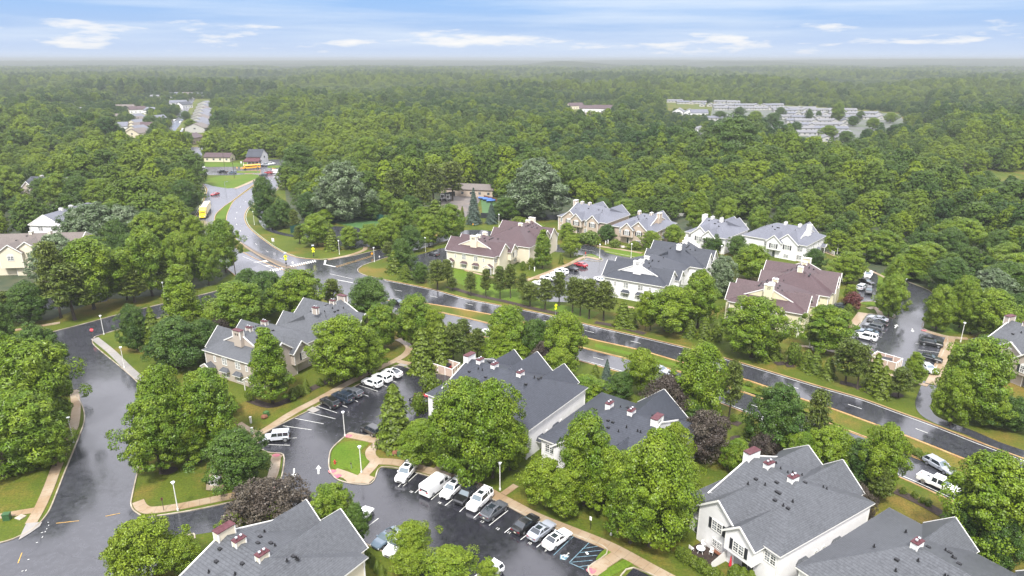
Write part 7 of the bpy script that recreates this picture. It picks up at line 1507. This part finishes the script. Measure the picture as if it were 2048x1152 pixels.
# ------------------------------------------------------------------ patio in front of the nearest white townhouse
aP = aN; pO = W0
def patio(dx, dy): return along(pO, aP, dx, dy)
q = MB(); pts_ = [patio(3.4, -3.6), patio(7.6, -3.6), patio(7.6, .2), patio(3.4, .2)]; q.prism(pts_, 0, .09); struct('patio_floor', q, 'mulch')
c = patio(4.8, -2.2); r_ = empty('patio_table', c[0], c[1], .09, 0, 'round glass patio table with white frame on the dark patio', 'table'); q = MB(); q.cyl(0, 0, .70, .73, .58, 16); q.build('table_top', 'lamp_glass', r_)
for k in range(4):
    a = k*math.pi/2+.4; q = MB(); q.beam((math.cos(a)*.5, math.sin(a)*.5, 0), (math.cos(a)*.15, math.sin(a)*.15, .7), .05); q.build('leg', 'trim', r_)
for k, (dx, dy, an, l) in enumerate(((5.8, -1.2, .4, 'pale patio chair beside the bench'), (4.2, -1.0, 1.4, 'pale patio chair by the house wall'), (3.9, -3.0, 3.2, 'pale patio chair at the outer side of the table'))):
    c = patio(dx, dy); r_ = empty('patio_chair', c[0], c[1], .09, aP+an, l, 'chair', 'patio chairs'); q = MB(); q.box(-.25, .25, -.25, .25, .40, .46); q.build('seat', 'trim', r_); q = MB(); q.box(-.25, .25, .22, .27, .46, .95); q.build('backrest', 'trim', r_)
    for x in (-.22, .22):
        for y in (-.22, .22): q = MB(); q.beam((x, y, 0), (x, y, .4), .04); q.build('leg', 'trim', r_)
c = patio(6.2, -.7); r_ = empty('patio_bench', c[0], c[1], .09, aP+.1, 'brown patio bench against the white wall', 'bench'); q = MB(); q.box(-.7, .7, -.3, .3, .35, .5); q.build('seat', 'wood', r_); q = MB(); q.box(-.7, .7, .25, .32, .5, 1.0); q.build('backrest', 'wood', r_)
for x in (-.6, .6): q = MB(); q.box(x-.04, x+.04, -.28, .28, 0, .35); q.build('leg', 'wood', r_)
c0, c1 = patio(7.7, .2), patio(7.7, -3.4); r_ = empty('privacy_wall', c0[0], c0[1], 0, 0, 'sloping white privacy wall between patio and sliding door', 'wall'); q = MB(); dx_, dy_ = c1[0]-c0[0], c1[1]-c0[1]
q.solid([(0, 0, 0), (dx_, dy_, 0), (dx_, dy_, 1.1), (0, 0, 2.2), (.1, .06, 0), (dx_+.1, dy_+.06, 0), (dx_+.1, dy_+.06, 1.1), (.1, .06, 2.2)], [(0, 1, 2, 3), (7, 6, 5, 4), (3, 2, 6, 7), (1, 5, 6, 2)]); q.build('panel', 'trim', r_)
c = patio(8.8, -1.0); r_ = empty('red_umbrella', c[0], c[1], 0, 0, 'folded red umbrella beside the white privacy wall', 'umbrella'); q = MB(); q.cyl(0, 0, .3, 1.9, .22, 8, 0, .05); q.build('canopy', 'red', r_); q = MB(); q.cyl(0, 0, 0, 2.0, .03, 6); q.build('pole', 'trim', r_)
# ------------------------------------------------------------------ haze
hz = MB(); hz.box(-9500, 9500, -700, 9300, -1.0, 72); ho = hz.build('haze', [], None)
hm = bpy.data.materials.new('haze'); hm.use_nodes = True; ht = hm.node_tree; ht.nodes.clear()
hv = ht.nodes.new('ShaderNodeVolumePrincipled'); hv.inputs['Color'].default_value = (.40, .43, .44, 1); hv.inputs['Density'].default_value = 2.2e-4; hv.inputs['Anisotropy'].default_value = 0.0
hout = ht.nodes.new('ShaderNodeOutputMaterial'); ht.links.new(hv.outputs[0], hout.inputs['Volume']); ho.data.materials.append(hm); tag(ho, kind='stuff')
